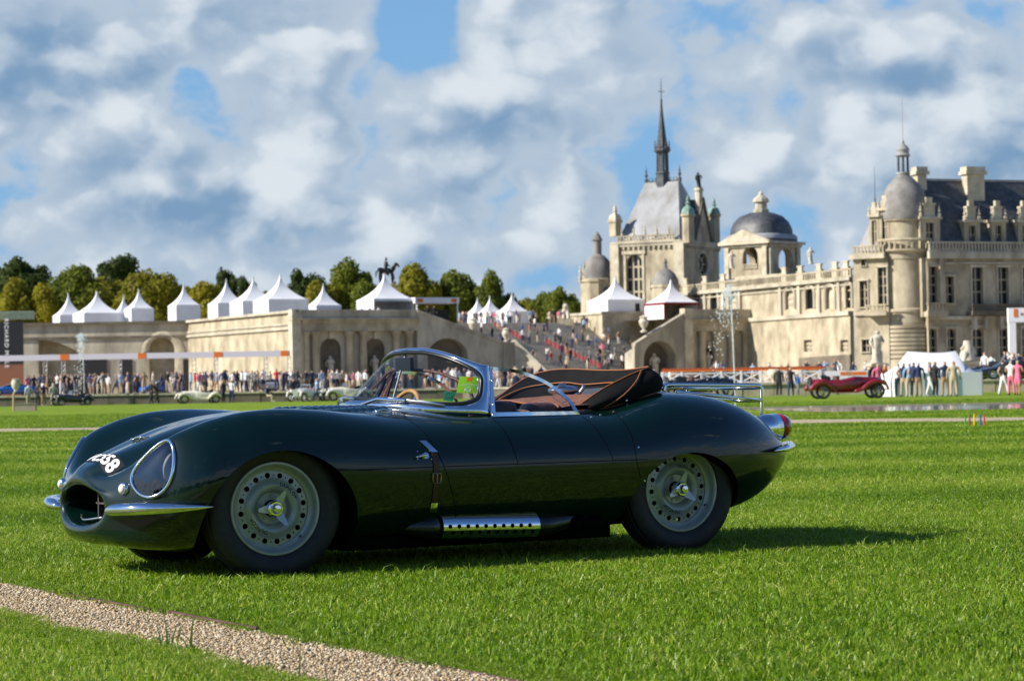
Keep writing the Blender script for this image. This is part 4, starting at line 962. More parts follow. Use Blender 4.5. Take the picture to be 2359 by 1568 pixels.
# --- wheels
def make_wheel():
    r = link('wheel', None)
    prof = [(.206, .075), (.214, .060), (.205, -.03), (.212, -.055), (.221, -.066), (.2225, -.076), (.219, -.0805), (.211, -.081), (.206, -.076), (.203, -.062), (.198, -.046), (.187, -.038), (.1795, -.034)]
    q = MB(); q.lathe(prof, 72, axis='Y', cap=False); q.build('rim', m_wheel, r, 40)
    q = MB(); q.lathe([(.1795, -.010), (.1795, -.030), (.172, -.0315), (.146, -.033), (.138, -.037), (.128, -.049), (.112, -.0565), (.098, -.053), (.086, -.043), (.078, -.026), (.074, -.022), (.04, -.021), (.04, -.004), (.1795, -.004), (.1795, -.010)], 72, axis='Y', cap=False); q.v = q.v[:-72]; nn_ = len(q.v); q.f = [tuple(i % nn_ for i in f) for f in q.f]
    dob = q.build('disc_tmp', m_wheel, None, 40); cs = []
    for k in range(16):
        t = 2 * PI * (k + .35) / 16; c = MB(); c.cyl((.1575 * math.cos(t), -.06, .1575 * math.sin(t)), (.1575 * math.cos(t), .02, .1575 * math.sin(t)), .0132, .0132, 16); cs.append(c)
    call = MB()
    for c in cs: call.add(c.v, c.f)
    co = call.build('cut', m_wheel_d); md = dob.modifiers.new('b', 'BOOLEAN'); md.operation = 'DIFFERENCE'; md.solver = 'EXACT'; md.object = co; md.material_mode = 'TRANSFER'
    me = bpy.data.meshes.new_from_object(dob.evaluated_get(bpy.context.evaluated_depsgraph_get())); bpy.data.objects.remove(dob); bpy.data.objects.remove(co)
    me.polygons.foreach_set('use_smooth', [True] * len(me.polygons)); me.set_sharp_from_angle(angle=R(35)); disc = link('disc', me, r)
    q = MB()
    for k in range(16):
        t = 2 * PI * (k + .85) / 16; q.cyl((.1575 * math.cos(t), -.0325, .1575 * math.sin(t)), (.1575 * math.cos(t), -.0335, .1575 * math.sin(t)), .0038, .0038, 8)
    q.build('rivet_holes', m_wheel_d, disc)
    for k in range(5):
        t = 2 * PI * k / 5 + .3; q = MB(); q.cyl((.060 * math.cos(t), -.02, .060 * math.sin(t)), (.060 * math.cos(t), -.028, .060 * math.sin(t)), .0085, .007, 10); q.build('bolt', m_wheel, disc)
    for base_t in (R(48), R(228)):
        tm = text_mesh('DUNLOP', .026, 0, 1.05, bold=.0004)
        for v in tm.vertices:
            ang = base_t - v.co.x / .118; rad = .118 + v.co.y; yy = float(np.interp(rad, [.098, .112, .128, .138], [-.053, -.0565, -.049, -.037])) - .0008; v.co = (rad * math.cos(ang), yy, rad * math.sin(ang))
        tm.materials.append(m_black); link('lettering', tm, disc)
    sp = link('spinner', None, r)
    q = MB(); q.lathe([(.034, -.02), (.034, -.058), (.040, -.060), (.040, -.086), (.034, -.092)], 8, axis='Y'); q.lathe([(.026, -.090), (.025, -.104), (.018, -.113), (.001, -.116)], 20, axis='Y'); q.build('nut', m_chrome, sp, 35)
    for k in range(3):
        t = R(62 - 120 * k); q = MB(); e = Vector((math.cos(t), 0, math.sin(t))); w_ = Vector((-math.sin(t), 0, math.cos(t)))
        secs = [(.030, .022, -.076), (.050, .018, -.082), (.075, .0115, -.092), (.092, .0065, -.098)]; rows = []
        for (rr, hw, yy) in secs: c0 = e * rr + Vector((0, yy, 0)); rows.append([c0 - w_ * hw + Vector((0, -.003, 0)), c0 + w_ * hw + Vector((0, -.003, 0)), c0 + w_ * hw + Vector((0, .006, 0)), c0 - w_ * hw + Vector((0, .006, 0))])
        q.grid(rows, cv=True); q.f += [(0, 1, 2, 3), (15, 14, 13, 12)]; q.mi += [0, 0]; q.build('ear', mat('worn_silver', (.50, .52, .54), .25, .35), sp, 30)
    q = MB(); q.cyl((.19 * math.cos(-.8), -.04, .19 * math.sin(-.8)), (.185 * math.cos(-.8), -.062, .185 * math.sin(-.8)), .005, .004, 8); q.build('valve', m_black, r)
    q = MB(); tp = [(.216, -.066), (.226, -.076), (.245, -.088), (.268, -.095), (.290, -.0945), (.308, -.088), (.322, -.078)]
    for k in range(7):
        y = -.070 + .0233 * k; rr = .338 - .010 * (y / .07)**2
        if k: tp += [(rr - .007, y - .0235 / 2 - .002), (rr - .007, y - .0235 / 2 + .002)]
        tp += [(rr, y - .009), (rr, y + .009)] if 0 < k < 6 else [(rr, y)]
    tp += [(a, -b) for a, b in tp[6::-1]]; q.lathe(tp, 96, axis='Y', cap=False); q.build('tyre', m_tyre, r, 50)
    return r
w0 = make_wheel()
for i, (a, b, steer, spin) in enumerate(((0.0, .615, R(-5), 0.0), (2.3, .615, 0.0, R(-18)), (0.0, -.615, R(-5), 1.0), (2.3, -.615, 0, 2.0))):
    w = w0 if i == 0 else copy_tree(w0)
    w.parent = car; w.location = (a, -b, .334 if a < 1 else .342); w.rotation_euler = (0, 0, 0)
    base_r = Matrix.Rotation((PI if b < 0 else 0) + steer, 4, 'Z') @ Matrix.Rotation(spin, 4, 'Y'); w.matrix_local = Matrix.Translation((a, -b, .334 if a < 1 else .342)) @ base_r
bm0.free()
# ================================================================== stone terrace, stairs and chateau: helpers
from mathutils.geometry import tessellate_polygon
m_stone = mat('cream_stone', (0.52, 0.455, 0.325), 0.88, color2=(0.26, 0.22, 0.15), vscale=0.55, bump=0.2, bscale=1.2, zs=0.6, detail=7)
m_stone_w = mat('weathered_stone', (0.56, 0.51, 0.40), 0.9, color2=(0.28, 0.25, 0.19), vscale=0.45, bump=0.25, bscale=1.0, zs=0.35, detail=7)
m_stone_l = mat('pale_dressed_stone', (0.60, 0.54, 0.41), 0.85, color2=(0.38, 0.33, 0.24), vscale=0.8, bump=0.15, bscale=1.5, detail=6)
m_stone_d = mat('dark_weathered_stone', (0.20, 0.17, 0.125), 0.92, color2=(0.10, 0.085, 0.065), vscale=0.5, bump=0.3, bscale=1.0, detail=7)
m_slate = mat('slate_roof', (0.090, 0.095, 0.105), 0.5, color2=(0.045, 0.048, 0.053), vscale=1.6, bump=0.25, bscale=3)
m_lead = mat('pale_lead_roof', (0.36, 0.37, 0.39), 0.45, color2=(0.21, 0.205, 0.19), vscale=0.35, zs=0.3, bump=0.1, bscale=2, detail=6)
m_grey_dome = mat('grey_stone_dome', (0.26, 0.25, 0.235), 0.75, color2=(0.15, 0.142, 0.13), vscale=0.7, bump=0.2, bscale=2)
m_glass_d = mat('dark_window_glass', (0.012, 0.014, 0.018), 0.08, spec=0.7)
m_mullion = mat('window_bars', (0.42, 0.36, 0.25), 0.7)
m_copper = mat('green_copper', (0.18, 0.30, 0.24), 0.6, var=0.3, vscale=2)
m_bronze = mat('dark_bronze', (0.030, 0.034, 0.034), 0.42, 0.6)
m_statue = mat('pale_statue_stone', (0.55, 0.50, 0.40), 0.8, var=0.22, vscale=2.5)
def wpart(mbx, name, m, root, smooth=40):
    """geometry in world coordinates under a root empty (no rotation) or under one of its parts"""
    o = mbx.build(name, m, root, smooth)
    if root is not None and root.parent is None and root.type == 'EMPTY': o.location = -root.location
    return o
def wempty(name, root):
    o = link(name, None, root)
    if root.parent is None: o.location = -root.location
    return o
class Fac:
    """a vertical plane through photo pixel x0 at depth d0; u runs along it to the right, out towards the viewer"""
    def __init__(s, x0, d0, ang):
        p = at(x0, 880, d0); s.o = Vector((p.x, p.y, 0)); s.e = Vector((math.cos(ang), math.sin(ang), 0)); s.n = Vector((math.sin(ang), -math.cos(ang), 0))
    def uz(s, px, py, out=0.0):
        v = at(px, py, 100) - CAM; t = ((s.o + s.n * out - CAM).dot(s.n)) / v.dot(s.n); p = CAM + v * t; return (p - s.o).dot(s.e), p.z
    def P(s, u, z, out=0.0): return s.o + s.e * u + s.n * out + Vector((0, 0, z))
    def u(s, px, py=780, out=0.0): return s.uz(px, py, out)[0]
    def z(s, px, py, out=0.0): return s.uz(px, py, out)[1]
    def box(s, mbx, u0, u1, z0, z1, o0, o1):
        vs = [s.P(a, c, b) for c in (z0, z1) for b in (o0, o1) for a in (u0, u1)]
        return mbx.add(vs, [(0, 1, 3, 2), (4, 6, 7, 5), (0, 4, 5, 1), (2, 3, 7, 6), (0, 2, 6, 4), (1, 5, 7, 3)])
    def wall(s, mbx, outline, holes, depth=0.5, out=0.0):
        """front face with real openings; the reveals go back by depth"""
        loops = [outline] + holes; pts = [s.P(a, b, out) for lp in loops for a, b in lp]
        tris = tessellate_polygon([[Vector((a, b, 0)) for a, b in lp] for lp in loops]); mbx.add(pts, [tuple(t) for t in tris])
        for lp in holes:
            n = len(lp); mbx.add([s.P(a, b, out) for a, b in lp] + [s.P(a, b, out - depth) for a, b in lp], [(i, (i + 1) % n, n + (i + 1) % n, n + i) for i in range(n)])
        n = len(outline); mbx.add([s.P(a, b, out) for a, b in outline] + [s.P(a, b, out - depth) for a, b in outline], [(i, (i + 1) % n, n + (i + 1) % n, n + i) for i in range(n)])
        return mbx
    def panel(s, mbx, lp, out): return mbx.add([s.P(a, b, out) for a, b in lp], [tuple(range(len(lp)))])
def rect(u0, u1, z0, z1): return [(u0, z0), (u1, z0), (u1, z1), (u0, z1)]
def archlp(u0, u1, z0, z1, n=10, rise=None):
    r_ = (u1 - u0) / 2; h = r_ if rise is None else rise; zc_ = z1 - h
    return [(u0, z0), (u1, z0)] + [((u0 + u1) / 2 + r_ * math.cos(PI * i / n), zc_ + h * math.sin(PI * i / n)) for i in range(n + 1)]
def balustrade(mbx, F, u0, u1, z0, z1, out, step=None, w=.16, piers=3.2):
    """rail, plinth and turned balusters between piers"""
    h = z1 - z0; F.box(mbx, u0, u1, z1 - h * .16, z1, out - .16, out + .16); F.box(mbx, u0, u1, z0, z0 + h * .14, out - .17, out + .17)
    n = max(2, int((u1 - u0) / (step or .34)))
    for i in range(n):
        u = u0 + (u1 - u0) * (i + .5) / n; k = w * .5; F.box(mbx, u - k, u + k, z0 + h * .12, z0 + h * .86, out - k, out + k)
def column(F, root, u, z0, z1, r, out, m, name='column'):
    """round column with base and capital"""
    p = F.P(u, 0, out); q = MB(); h = z1 - z0
    q.lathe([(r * 1.35, z0), (r * 1.35, z0 + .25 * r), (r * 1.15, z0 + .5 * r), (r * 1.02, z0 + .7 * r), (r * 1.02, z0 + .35 * h), (r * .88, z1 - 1.3 * r), (r * .95, z1 - 1.2 * r), (r * 1.05, z1 - .9 * r), (r * 1.32, z1 - .55 * r), (r * 1.38, z1 - .5 * r), (r * 1.38, z1)], 16, (p.x, p.y, 0)); return wpart(q, name, m, root)
def urn(root, p, h, m, name='urn'):
    q = MB(); q.lathe([(.20 * h, 0), (.20 * h, .08 * h), (.08 * h, .13 * h), (.09 * h, .22 * h), (.24 * h, .42 * h), (.29 * h, .62 * h), (.22 * h, .74 * h), (.20 * h, .80 * h), (.27 * h, .86 * h), (.22 * h, .90 * h), (.06 * h, .97 * h), (.01 * h, h)], 14, p); return wpart(q, name, m, root)
def finial(mbx, p, h, r):
    mbx.lathe([(r, 0), (r * .8, .1 * h), (r * 1.1, .14 * h), (r * .4, .3 * h), (r * .9, .42 * h), (r * .35, .55 * h), (r * .5, .62 * h), (r * .12, .8 * h), (r * .03, h)], 8, p)

# ================================================================== terrace
ZT = 0.8                      # level of the upper court behind the low walls
AXT = R(27)                   # the terrace front runs back to the right
m_court = mat('court_gravel', (0.36, 0.31, 0.23), 0.95, var=0.15, vscale=0.3)
q = MB(); q.add([(-400, 189.4, ZT), (-4, 189.4, ZT), (8.5, 151.5, ZT), (90, 151.5, ZT), (400, 151.5, ZT), (400, 700, ZT), (-400, 700, ZT)], [(0, 1, 2, 3, 4, 5, 6)]); structure(q.build('court', m_court, None, None))
# low retaining walls, blocks one by one where they show
def low_wall(name, label, p0, p1, h, block, m):
    p0 = Vector(p0); p1 = Vector(p1); d_ = p1 - p0; L_ = d_.length; rz = math.atan2(d_.y, d_.x); t = thing(name, label, 'wall', p0, rz)
    n = int(L_ / block); bl = MB(); bl.box((0, 0, h * .42), (block - .03, .5, h * .84)); bme = bl.mesh('stone_block', 30); bme.materials.append(m); cl = MB(); cl.box((0, -.04, h * .93), (block - .02, .62, h * .16)); cme = cl.mesh('coping_stone', 30); cme.materials.append(m_stone_w)
    for i in range(n):
        o = link('stone_block', bme, t); o.location = (block * (i + .5), .25 + .02 * math.sin(i * 2.3), 0); o = link('coping_stone', cme, t); o.location = (block * (i + .5), .25, 0)
    return t
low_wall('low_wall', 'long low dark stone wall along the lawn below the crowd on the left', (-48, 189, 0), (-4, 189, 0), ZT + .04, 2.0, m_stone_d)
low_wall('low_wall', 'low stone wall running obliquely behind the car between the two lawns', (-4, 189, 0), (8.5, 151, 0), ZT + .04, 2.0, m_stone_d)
low_wall('low_wall', 'low pale stone wall under the white fence behind the red car', (8.5, 151, 0), (60, 151, 0), ZT + .04, 2.0, m_stone)

FT = Fac(690, 280, AXT)       # front plane of the whole terrace
ZTOP = FT.z(850, 713)         # parapet top
ter = thing('left_terrace', 'long cream stone terrace with columns and niches carrying the white tents on the left', 'terrace', FT.P(0, ZT))
# --- left oblique wall and the far wall with the two vaulted openings
FO = Fac(690, 280, AXT + PI / 2); FO.e = -FO.e; FO.n = -FO.n   # u runs to the right towards the corner
FO.e = Vector((math.sin(AXT), -math.cos(AXT), 0)); FO.n = Vector((-math.cos(AXT), -math.sin(AXT), 0))
LOB = 39.0
q = MB(); FO.wall(q, rect(-LOB, -.05, ZT, ZTOP - .05), [], .6); wpart(q, 'side_wall', m_stone, ter)
q = MB(); FO.box(q, -LOB, .1, ZTOP - 2.25, ZTOP - 1.95, 0.02, .28); FO.box(q, -LOB, .2, ZTOP - .3, ZTOP, 0.02, .40); FO.box(q, -LOB, .15, ZTOP - 1.7, ZTOP - 1.5, 0.02, .18); wpart(q, 'side_cornice', m_stone_w, ter)
pc = FO.P(-LOB, 0); FW = Fac(430, 315, R(0)); FW.o = Vector((pc.x, pc.y, 0)); FW.e = Vector((1, 0.03, 0)).normalized(); FW.n = Vector((.03, -1, 0)).normalized()
def fw(px, py): return FW.uz(px, py)
u1, _ = fw(88, 800); u2, _ = fw(236, 800); _, zA = fw(150, 782); _, zs_ = fw(150, 838)
h1 = [(u1, ZT + .02), (u2, ZT + .02), (u2, zs_ - 1.2)] + [(lerp(u2, u1, k / 12), zs_ - 1.2 + (zA - zs_ + 1.2) * math.sin(PI * .5 * (k / 12))**.8) for k in range(1, 12)] + [(u1, zA)]
u3, _ = fw(343, 810); u4, _ = fw(402, 810); _, zB = fw(372, 776)
u0, _ = fw(-160, 800)
q = MB(); FW.wall(q, rect(u0, 0, ZT, ZTOP - .05), [h1, archlp(u3, u4, ZT + .02, zB)], 3.2); wpart(q, 'far_wall', m_stone_w, ter)
q = MB(); FW.box(q, u0, 0, ZTOP - .35, ZTOP, .02, .4); FW.box(q, u0, 0, ZTOP - 2.2, ZTOP - 1.9, .02, .2); wpart(q, 'far_cornice', m_stone_d, ter)
q = MB(); FW.panel(q, rect(u1 - 1, u2 + 1, ZT, zA + .5), -3.1); FW.panel(q, rect(u3 - 1, u4 + 1, ZT, zB + 1), -3.1); wpart(q, 'vault_back', m_stone_l, ter)
# flared stone hood around the niche opening
q = MB(); A1 = archlp(u3, u4, ZT, zB, 14)[1:]; A2 = archlp(u3 - 1.0, u4 + 1.4, ZT, zB + .75, 14)[1:]
q.grid([[FW.P(a, b, .03) for a, b in A1], [FW.P((a + c) / 2, (b + d_) / 2, .22) for (a, b), (c, d_) in zip(A1, A2)], [FW.P(c, d_, .05) for c, d_ in A2]]); wpart(q, 'arch_hood', m_stone_l, ter, 60)
for (xa, xb) in ((188, 246), (277, 305), (420, 448)):
    a, _ = fw(xa, 850); b, _ = fw(xb, 850); z2 = fw(xa, 828)[1]; q = MB(); FW.box(q, a, b, ZT, z2, .03, .12); wpart(q, 'dark_door', mat('dark_door_panel', (.018, .018, .02), .6), ter)
# --- front colonnade
def ft(px, py, o=0.0): return FT.uz(px, py, o)
def colonnade(root, pxL, pxR, cols, niches, y_top, y_par, y_ent, lit_first=False):
    uL = FT.u(pxL, 760); uR = FT.u(pxR, 760); zpar = FT.z((pxL + pxR) / 2, y_par); zent = FT.z((pxL + pxR) / 2, y_ent)
    holes = []; backs = []
    for (xa, xb, yt) in niches:
        ua, ub = FT.u(xa, 800), FT.u(xb, 800); zt_ = FT.z(xa, yt); holes.append(archlp(ua, ub, ZT + 1.2, zt_)); backs.append((ua, ub, zt_))
    q = MB(); FT.wall(q, rect(uL, uR, ZT, zent), holes, 1.2, -.9); wpart(q, 'back_wall', m_stone_w, root)
    for (ua, ub, zt_) in backs:
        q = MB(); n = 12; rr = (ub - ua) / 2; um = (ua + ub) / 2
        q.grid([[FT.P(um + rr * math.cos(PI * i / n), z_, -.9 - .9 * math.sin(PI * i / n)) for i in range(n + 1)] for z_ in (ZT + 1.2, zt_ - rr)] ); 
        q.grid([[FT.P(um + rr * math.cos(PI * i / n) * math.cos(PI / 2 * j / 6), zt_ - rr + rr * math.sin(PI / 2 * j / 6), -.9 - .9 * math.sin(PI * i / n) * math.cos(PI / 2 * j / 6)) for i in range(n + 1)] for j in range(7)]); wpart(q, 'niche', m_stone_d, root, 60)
        st_ = figure_mesh(2.5); o = link('niche_statue', st_, root); o.location = FT.P(um, ZT + 1.6, -1.1) - root.location; o.rotation_euler = (0, 0, random.uniform(-.4, .4))
        q = MB(); FT.box(q, um - .5, um + .5, ZT, ZT + 1.6, -1.5, -.7); wpart(q, 'niche_plinth', m_stone_w, root)
        q = MB(); FT.box(q, um - .22, um + .22, zt_ - .1, zt_ + .75, -.95, -.55); wpart(q, 'keystone', m_stone_l, root)
    for x_ in cols: column(FT, root, FT.u(x_, 800), ZT, zent, .46, -.42, m_stone)
    q = MB(); FT.box(q, uL, uR, zent, zent + (zpar - zent) * .62, -1.0, 0.0); FT.box(q, uL - .1, uR + .1, zent + (zpar - zent) * .62, zpar - .16, -1.0, .18); FT.box(q, uL - .2, uR + .2, zpar - .16, zpar, -1.0, .45); wpart(q, 'entablature', m_stone, root)
    q = MB(); FT.box(q, uL, uR, zpar, ZTOP - .22, -.75, -.15); FT.box(q, uL - .1, uR + .05, ZTOP - .22, ZTOP, -.85, -.05); wpart(q, 'parapet', m_stone_w, root)
    return uL, uR, zpar, zent
def figure_mesh(h, seed=0):
    """draped standing stone figure, one continuous mesh"""
    key = 'stone_figure_%d_%d' % (int(h * 10), seed)
    if key in bpy.data.meshes: return bpy.data.meshes[key]
    q = MB(); prof = [(.17, 0), (.165, .04), (.13, .10), (.12, .25), (.125, .40), (.145, .50), (.12, .60), (.15, .72), (.165, .80), (.12, .845), (.055, .865), (.05, .88), (.075, .91), (.08, .95), (.06, .985), (.005, 1.0)]
    rows = []
    for (r_, z_) in prof:
        rows.append([(r_ * h * math.cos(t) * (1 + .09 * math.sin(5 * t + seed + 4 * z_) * (z_ < .8)) + .03 * h * math.sin(3 * z_ + seed), r_ * h * .72 * math.sin(t) * (1 + .09 * math.cos(4 * t + 5 * z_)), z_ * h) for t in [2 * PI * k / 18 for k in range(18)]])
    q.grid(rows, cv=True); q.tube([(.14 * h, 0, .80 * h), (.21 * h, -.03 * h, .66 * h), (.13 * h, -.12 * h, .58 * h)], [.045 * h, .036 * h, .025 * h], 8); q.tube([(-.14 * h, 0, .80 * h), (-.20 * h, 0, .64 * h), (-.17 * h, -.06 * h, .50 * h)], [.045 * h, .036 * h, .025 * h], 8)
    me = q.mesh(key, 60); me.materials.append(m_statue); return me
uL, uR, zpar, zent = colonnade(ter, 697, 962, [707, 730, 808, 840, 916, 946], [(744, 792, 778), (848, 893, 778)], 713, 733, 762)
q = MB(); FT.box(q, -.9, .2, ZT, ZTOP + .05, -1.0, .2); FT.box(q, -1.0, .3, ZTOP - .9, ZTOP - .6, -1.0, .4); FT.box(q, -1.0, .3, zpar - .2, zpar + .1, -1.0, .5); wpart(q, 'corner_pier', m_stone_l, ter)
# terrace floor (the slab behind the parapets)
q = MB(); a = FT.P(0, ZTOP - 1.0, -.6); b = FT.P(uR, ZTOP - 1.0, -.6); c = FT.P(uR, ZTOP - 1.0, -70); d_ = FO.P(-LOB, ZTOP - 1.0, -.5); e_ = FW.P(u0, ZTOP - 1.0, -.5); f_ = FW.P(u0, ZTOP - 1.0, -60)
q.add([a, b, c, f_, e_, d_], [(0, 1, 2, 3, 4, 5)]); wpart(q, 'terrace_floor', m_court, ter, None)
# --- stair flank of the left terrace: sloping parapet, arch below, end pier with urn
uE = FT.u(1162, 800); zE = FT.z(1150, 800); us = FT.u(962, 760)
q = MB(); ua_, ub_ = FT.u(985, 800), FT.u(1078, 800); zar = FT.z(1030, 779)
FT.wall(q, [(us, ZT), (uE, ZT), (uE, zE - .6), (us, ZTOP - 1.3)], [archlp(ua_, ub_, ZT + .02, min(zar, ZTOP - 3), 12, 2.2)], 1.5, -.05); wpart(q, 'stair_flank', m_stone_w, ter)
q = MB()
for k in range(2): 
    z0_, z1_ = (ZTOP - 1.3, ZTOP) if k == 0 else (ZTOP - .35, ZTOP + .02)
    o0, o1 = (-.7, -.02) if k == 0 else (-.8, .12)
    q.add([FT.P(us, z0_, o0), FT.P(uE, zE - .6 + (z0_ - ZTOP + 1.3), o0), FT.P(uE, zE - .6 + (z1_ - ZTOP + 1.3), o0), FT.P(us, z1_, o0), FT.P(us, z0_, o1), FT.P(uE, zE - .6 + (z0_ - ZTOP + 1.3), o1), FT.P(uE, zE - .6 + (z1_ - ZTOP + 1.3), o1), FT.P(us, z1_, o1)], [(0, 1, 2, 3), (4, 7, 6, 5), (0, 4, 5, 1), (3, 2, 6, 7), (0, 3, 7, 4), (1, 5, 6, 2)])
wpart(q, 'stair_parapet', m_stone_w, ter)
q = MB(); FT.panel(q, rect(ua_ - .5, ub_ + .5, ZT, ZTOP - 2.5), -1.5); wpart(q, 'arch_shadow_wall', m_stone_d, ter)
q = MB(); FT.box(q, uE - .2, uE + 1.2, ZT, zE + .5, -1.2, .15); FT.box(q, uE - .35, uE + 1.35, zE + .4, zE + .65, -1.35, .3); wpart(q, 'stair_pier', m_stone_w, ter)
urn(ter, FT.P(FT.u(1093, 760), FT.z(1093, 768), -.35), 2.0, m_statue); urn(ter, FT.P(uE + .5, zE + .65, -.5), 1.8, m_statue)

# --- the broad stair: steps rise away from the viewer between the two flanks
DST = 296
def sp(px, py, d): return at(px, py, d)
stair = thing('grand_stair', 'broad flight of grey stone steps climbing between the two terraces', 'stairs', sp(1250, 850, DST))
m_step = mat('grey_step_stone', (0.60, 0.55, 0.45), 0.9, color2=(0.42, 0.38, 0.31), vscale=0.7, detail=6)
SL = FT.P(uE + .6, 0, -.8); SR = FT.P(FT.u(1588, 790), 0, -.8); zt2 = at(1230, 742, 316).z; NST = 52; RUN = .36; RISE = (zt2 - ZT) / NST
dirS = FT.e; bk = -FT.n; WS = (SR - SL).length
sb = MB(); sb.box((0, 0, 0), (WS, RUN + .10, RISE - .004)); sme = sb.mesh('step', 30); sme.materials.append(m_step); rzS = math.atan2(dirS.y, dirS.x)
for i in range(NST):
    p = SL + dirS * (WS / 2) + bk * (1.0 + RUN * i + (2.2 if i > 26 else 0)) + Vector((0, 0, ZT + RISE * (i + .5))); o = link('step', sme, stair); o.location = p - stair.location; o.rotation_euler = (0, 0, rzS)
q = MB(); p0 = SL + bk * (1.0 + RUN * 26); q.add([p0 + Vector((0, 0, ZT + RISE * 27 - .01)), p0 + dirS * WS + Vector((0, 0, ZT + RISE * 27 - .01)), p0 + dirS * WS + bk * 3 + Vector((0, 0, ZT + RISE * 27 - .01)), p0 + bk * 3 + Vector((0, 0, ZT + RISE * 27 - .01))], [(0, 1, 2, 3)]); wpart(q, 'landing', m_step, stair, None)
p0 = SL + bk * (1.0 + RUN * NST + 2.0); zl = zt2 - .005; q = MB(); q.add([p0 - dirS * 6 + Vector((0, 0, zl)), p0 + dirS * (WS + 4) + Vector((0, 0, zl)), p0 + dirS * (WS + 4) + bk * 90 + Vector((0, 0, zl)), p0 - dirS * 6 + bk * 90 + Vector((0, 0, zl))], [(0, 1, 2, 3)]); wpart(q, 'upper_landing', m_court, stair, None)
def on_stair(px, py):
    """point of the stair surface seen at a photo pixel"""
    lo, hi = 285.0, 340.0
    for _ in range(40):
        md = (lo + hi) / 2; p = at(px, py, md); b_ = (p - SL).dot(bk) - 1.0; i = (b_ / RUN) if b_ < RUN * 27 else max(27, (b_ - 2.2) / RUN); zs2 = ZT + RISE * min(NST, max(0, i + 1))
        if p.z > zs2: lo = md
        else: hi = md
    return at(px, py, md)
# sunlit cheek wall in the middle of the left flank
ck = thing('stair_cheek_wall', 'sunlit sloping cheek wall beside the lower steps right of the windscreen', 'wall', FT.P(uE + 1.4, ZT, -.2))
q = MB(); pA = FT.P(uE + 1.3, 0, .2); 
q.add([pA + Vector((0, 0, ZT)), pA + FT.e * 4.0 + FT.n * 4.5 + Vector((0, 0, ZT)), pA + Vector((0, 0, FT.z(1105, 785)))] + [pA + bk * .9 + Vector((0, 0, ZT)), pA + FT.e * 4.0 + FT.n * 4.5 + bk * .9 + Vector((0, 0, ZT)), pA + bk * .9 + Vector((0, 0, FT.z(1105, 785)))], [(0, 1, 2), (3, 5, 4), (0, 3, 4, 1), (1, 4, 5, 2), (0, 2, 5, 3)]); wpart(q, 'cheek', m_stone_l, ck, 30)
q = MB(); q.tube([pA + Vector((0, 0, FT.z(1105, 785))) + bk * .45, pA + FT.e * 4.0 + FT.n * 4.5 + bk * .45 + Vector((0, 0, ZT))], .45, 6); wpart(q, 'sloping_rail', m_stone_l, ck, 30)

# --- right terrace
rt = thing('right_terrace', 'cream stone terrace with columns and niches right of the stair, behind the fountain', 'terrace', FT.P(FT.u(1700, 800), ZT))
uL2, uR2, zpar2, zent2 = colonnade(rt, 1590, 1818, [1597, 1622, 1655, 1688, 1722, 1757, 1800], [(1632, 1650, 800), (1731, 1752, 775), (1765, 1792, 790)], 713, 735, 762)
q = MB(); FT.box(q, uL2 - .9, uL2 + .3, ZT, ZTOP + .1, -1, .25); wpart(q, 'corner_pier', m_stone_l, rt)
usr = FT.u(1590, 760); uer = FT.u(1462, 800); zer = FT.z(1468, 800)
q = MB(); uca, ucb = FT.u(1483, 820), FT.u(1558, 820); FT.wall(q, [(uer, ZT), (usr, ZT), (usr, ZTOP - 1.2), (uer, zer - .7)], [archlp(uca, ucb, ZT + .02, FT.z(1525, 785), 12)], 2.5, -.05); wpart(q, 'stair_flank', m_stone_w, rt)
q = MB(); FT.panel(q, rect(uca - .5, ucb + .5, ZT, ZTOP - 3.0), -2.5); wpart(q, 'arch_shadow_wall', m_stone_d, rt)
o = link('arch_statue', figure_mesh(3.0, 1), rt); o.location = FT.P((uca + ucb) / 2, ZT + 1.0, -1.4) - rt.location
q = MB()
for (za, zb_, o0, o1) in ((ZTOP - 1.2, ZTOP - .3, -.7, -.02), (ZTOP - .3, ZTOP, -.8, .15)):
    dz = zer - .7 - (ZTOP - 1.2)
    q.add([FT.P(uer, za + dz, o0), FT.P(usr, za, o0), FT.P(usr, zb_, o0), FT.P(uer, zb_ + dz, o0), FT.P(uer, za + dz, o1), FT.P(usr, za, o1), FT.P(usr, zb_, o1), FT.P(uer, zb_ + dz, o1)], [(0, 1, 2, 3), (4, 7, 6, 5), (0, 4, 5, 1), (3, 2, 6, 7), (0, 3, 7, 4), (1, 5, 6, 2)])
wpart(q, 'stair_parapet', m_stone_w, rt)
urn(rt, FT.P(FT.u(1487, 760), FT.z(1485, 765), -.4), 2.2, m_statue)
q = MB(); a = FT.P(uL2, ZTOP - 1.0, -.6); b = FT.P(uR2, ZTOP - 1.0, -.6); q.add([a, b, FT.P(uR2, ZTOP - 1.0, -40), FT.P(uL2, ZTOP - 1.0, -40)], [(0, 1, 2, 3)]); wpart(q, 'terrace_floor', m_court, rt, None)
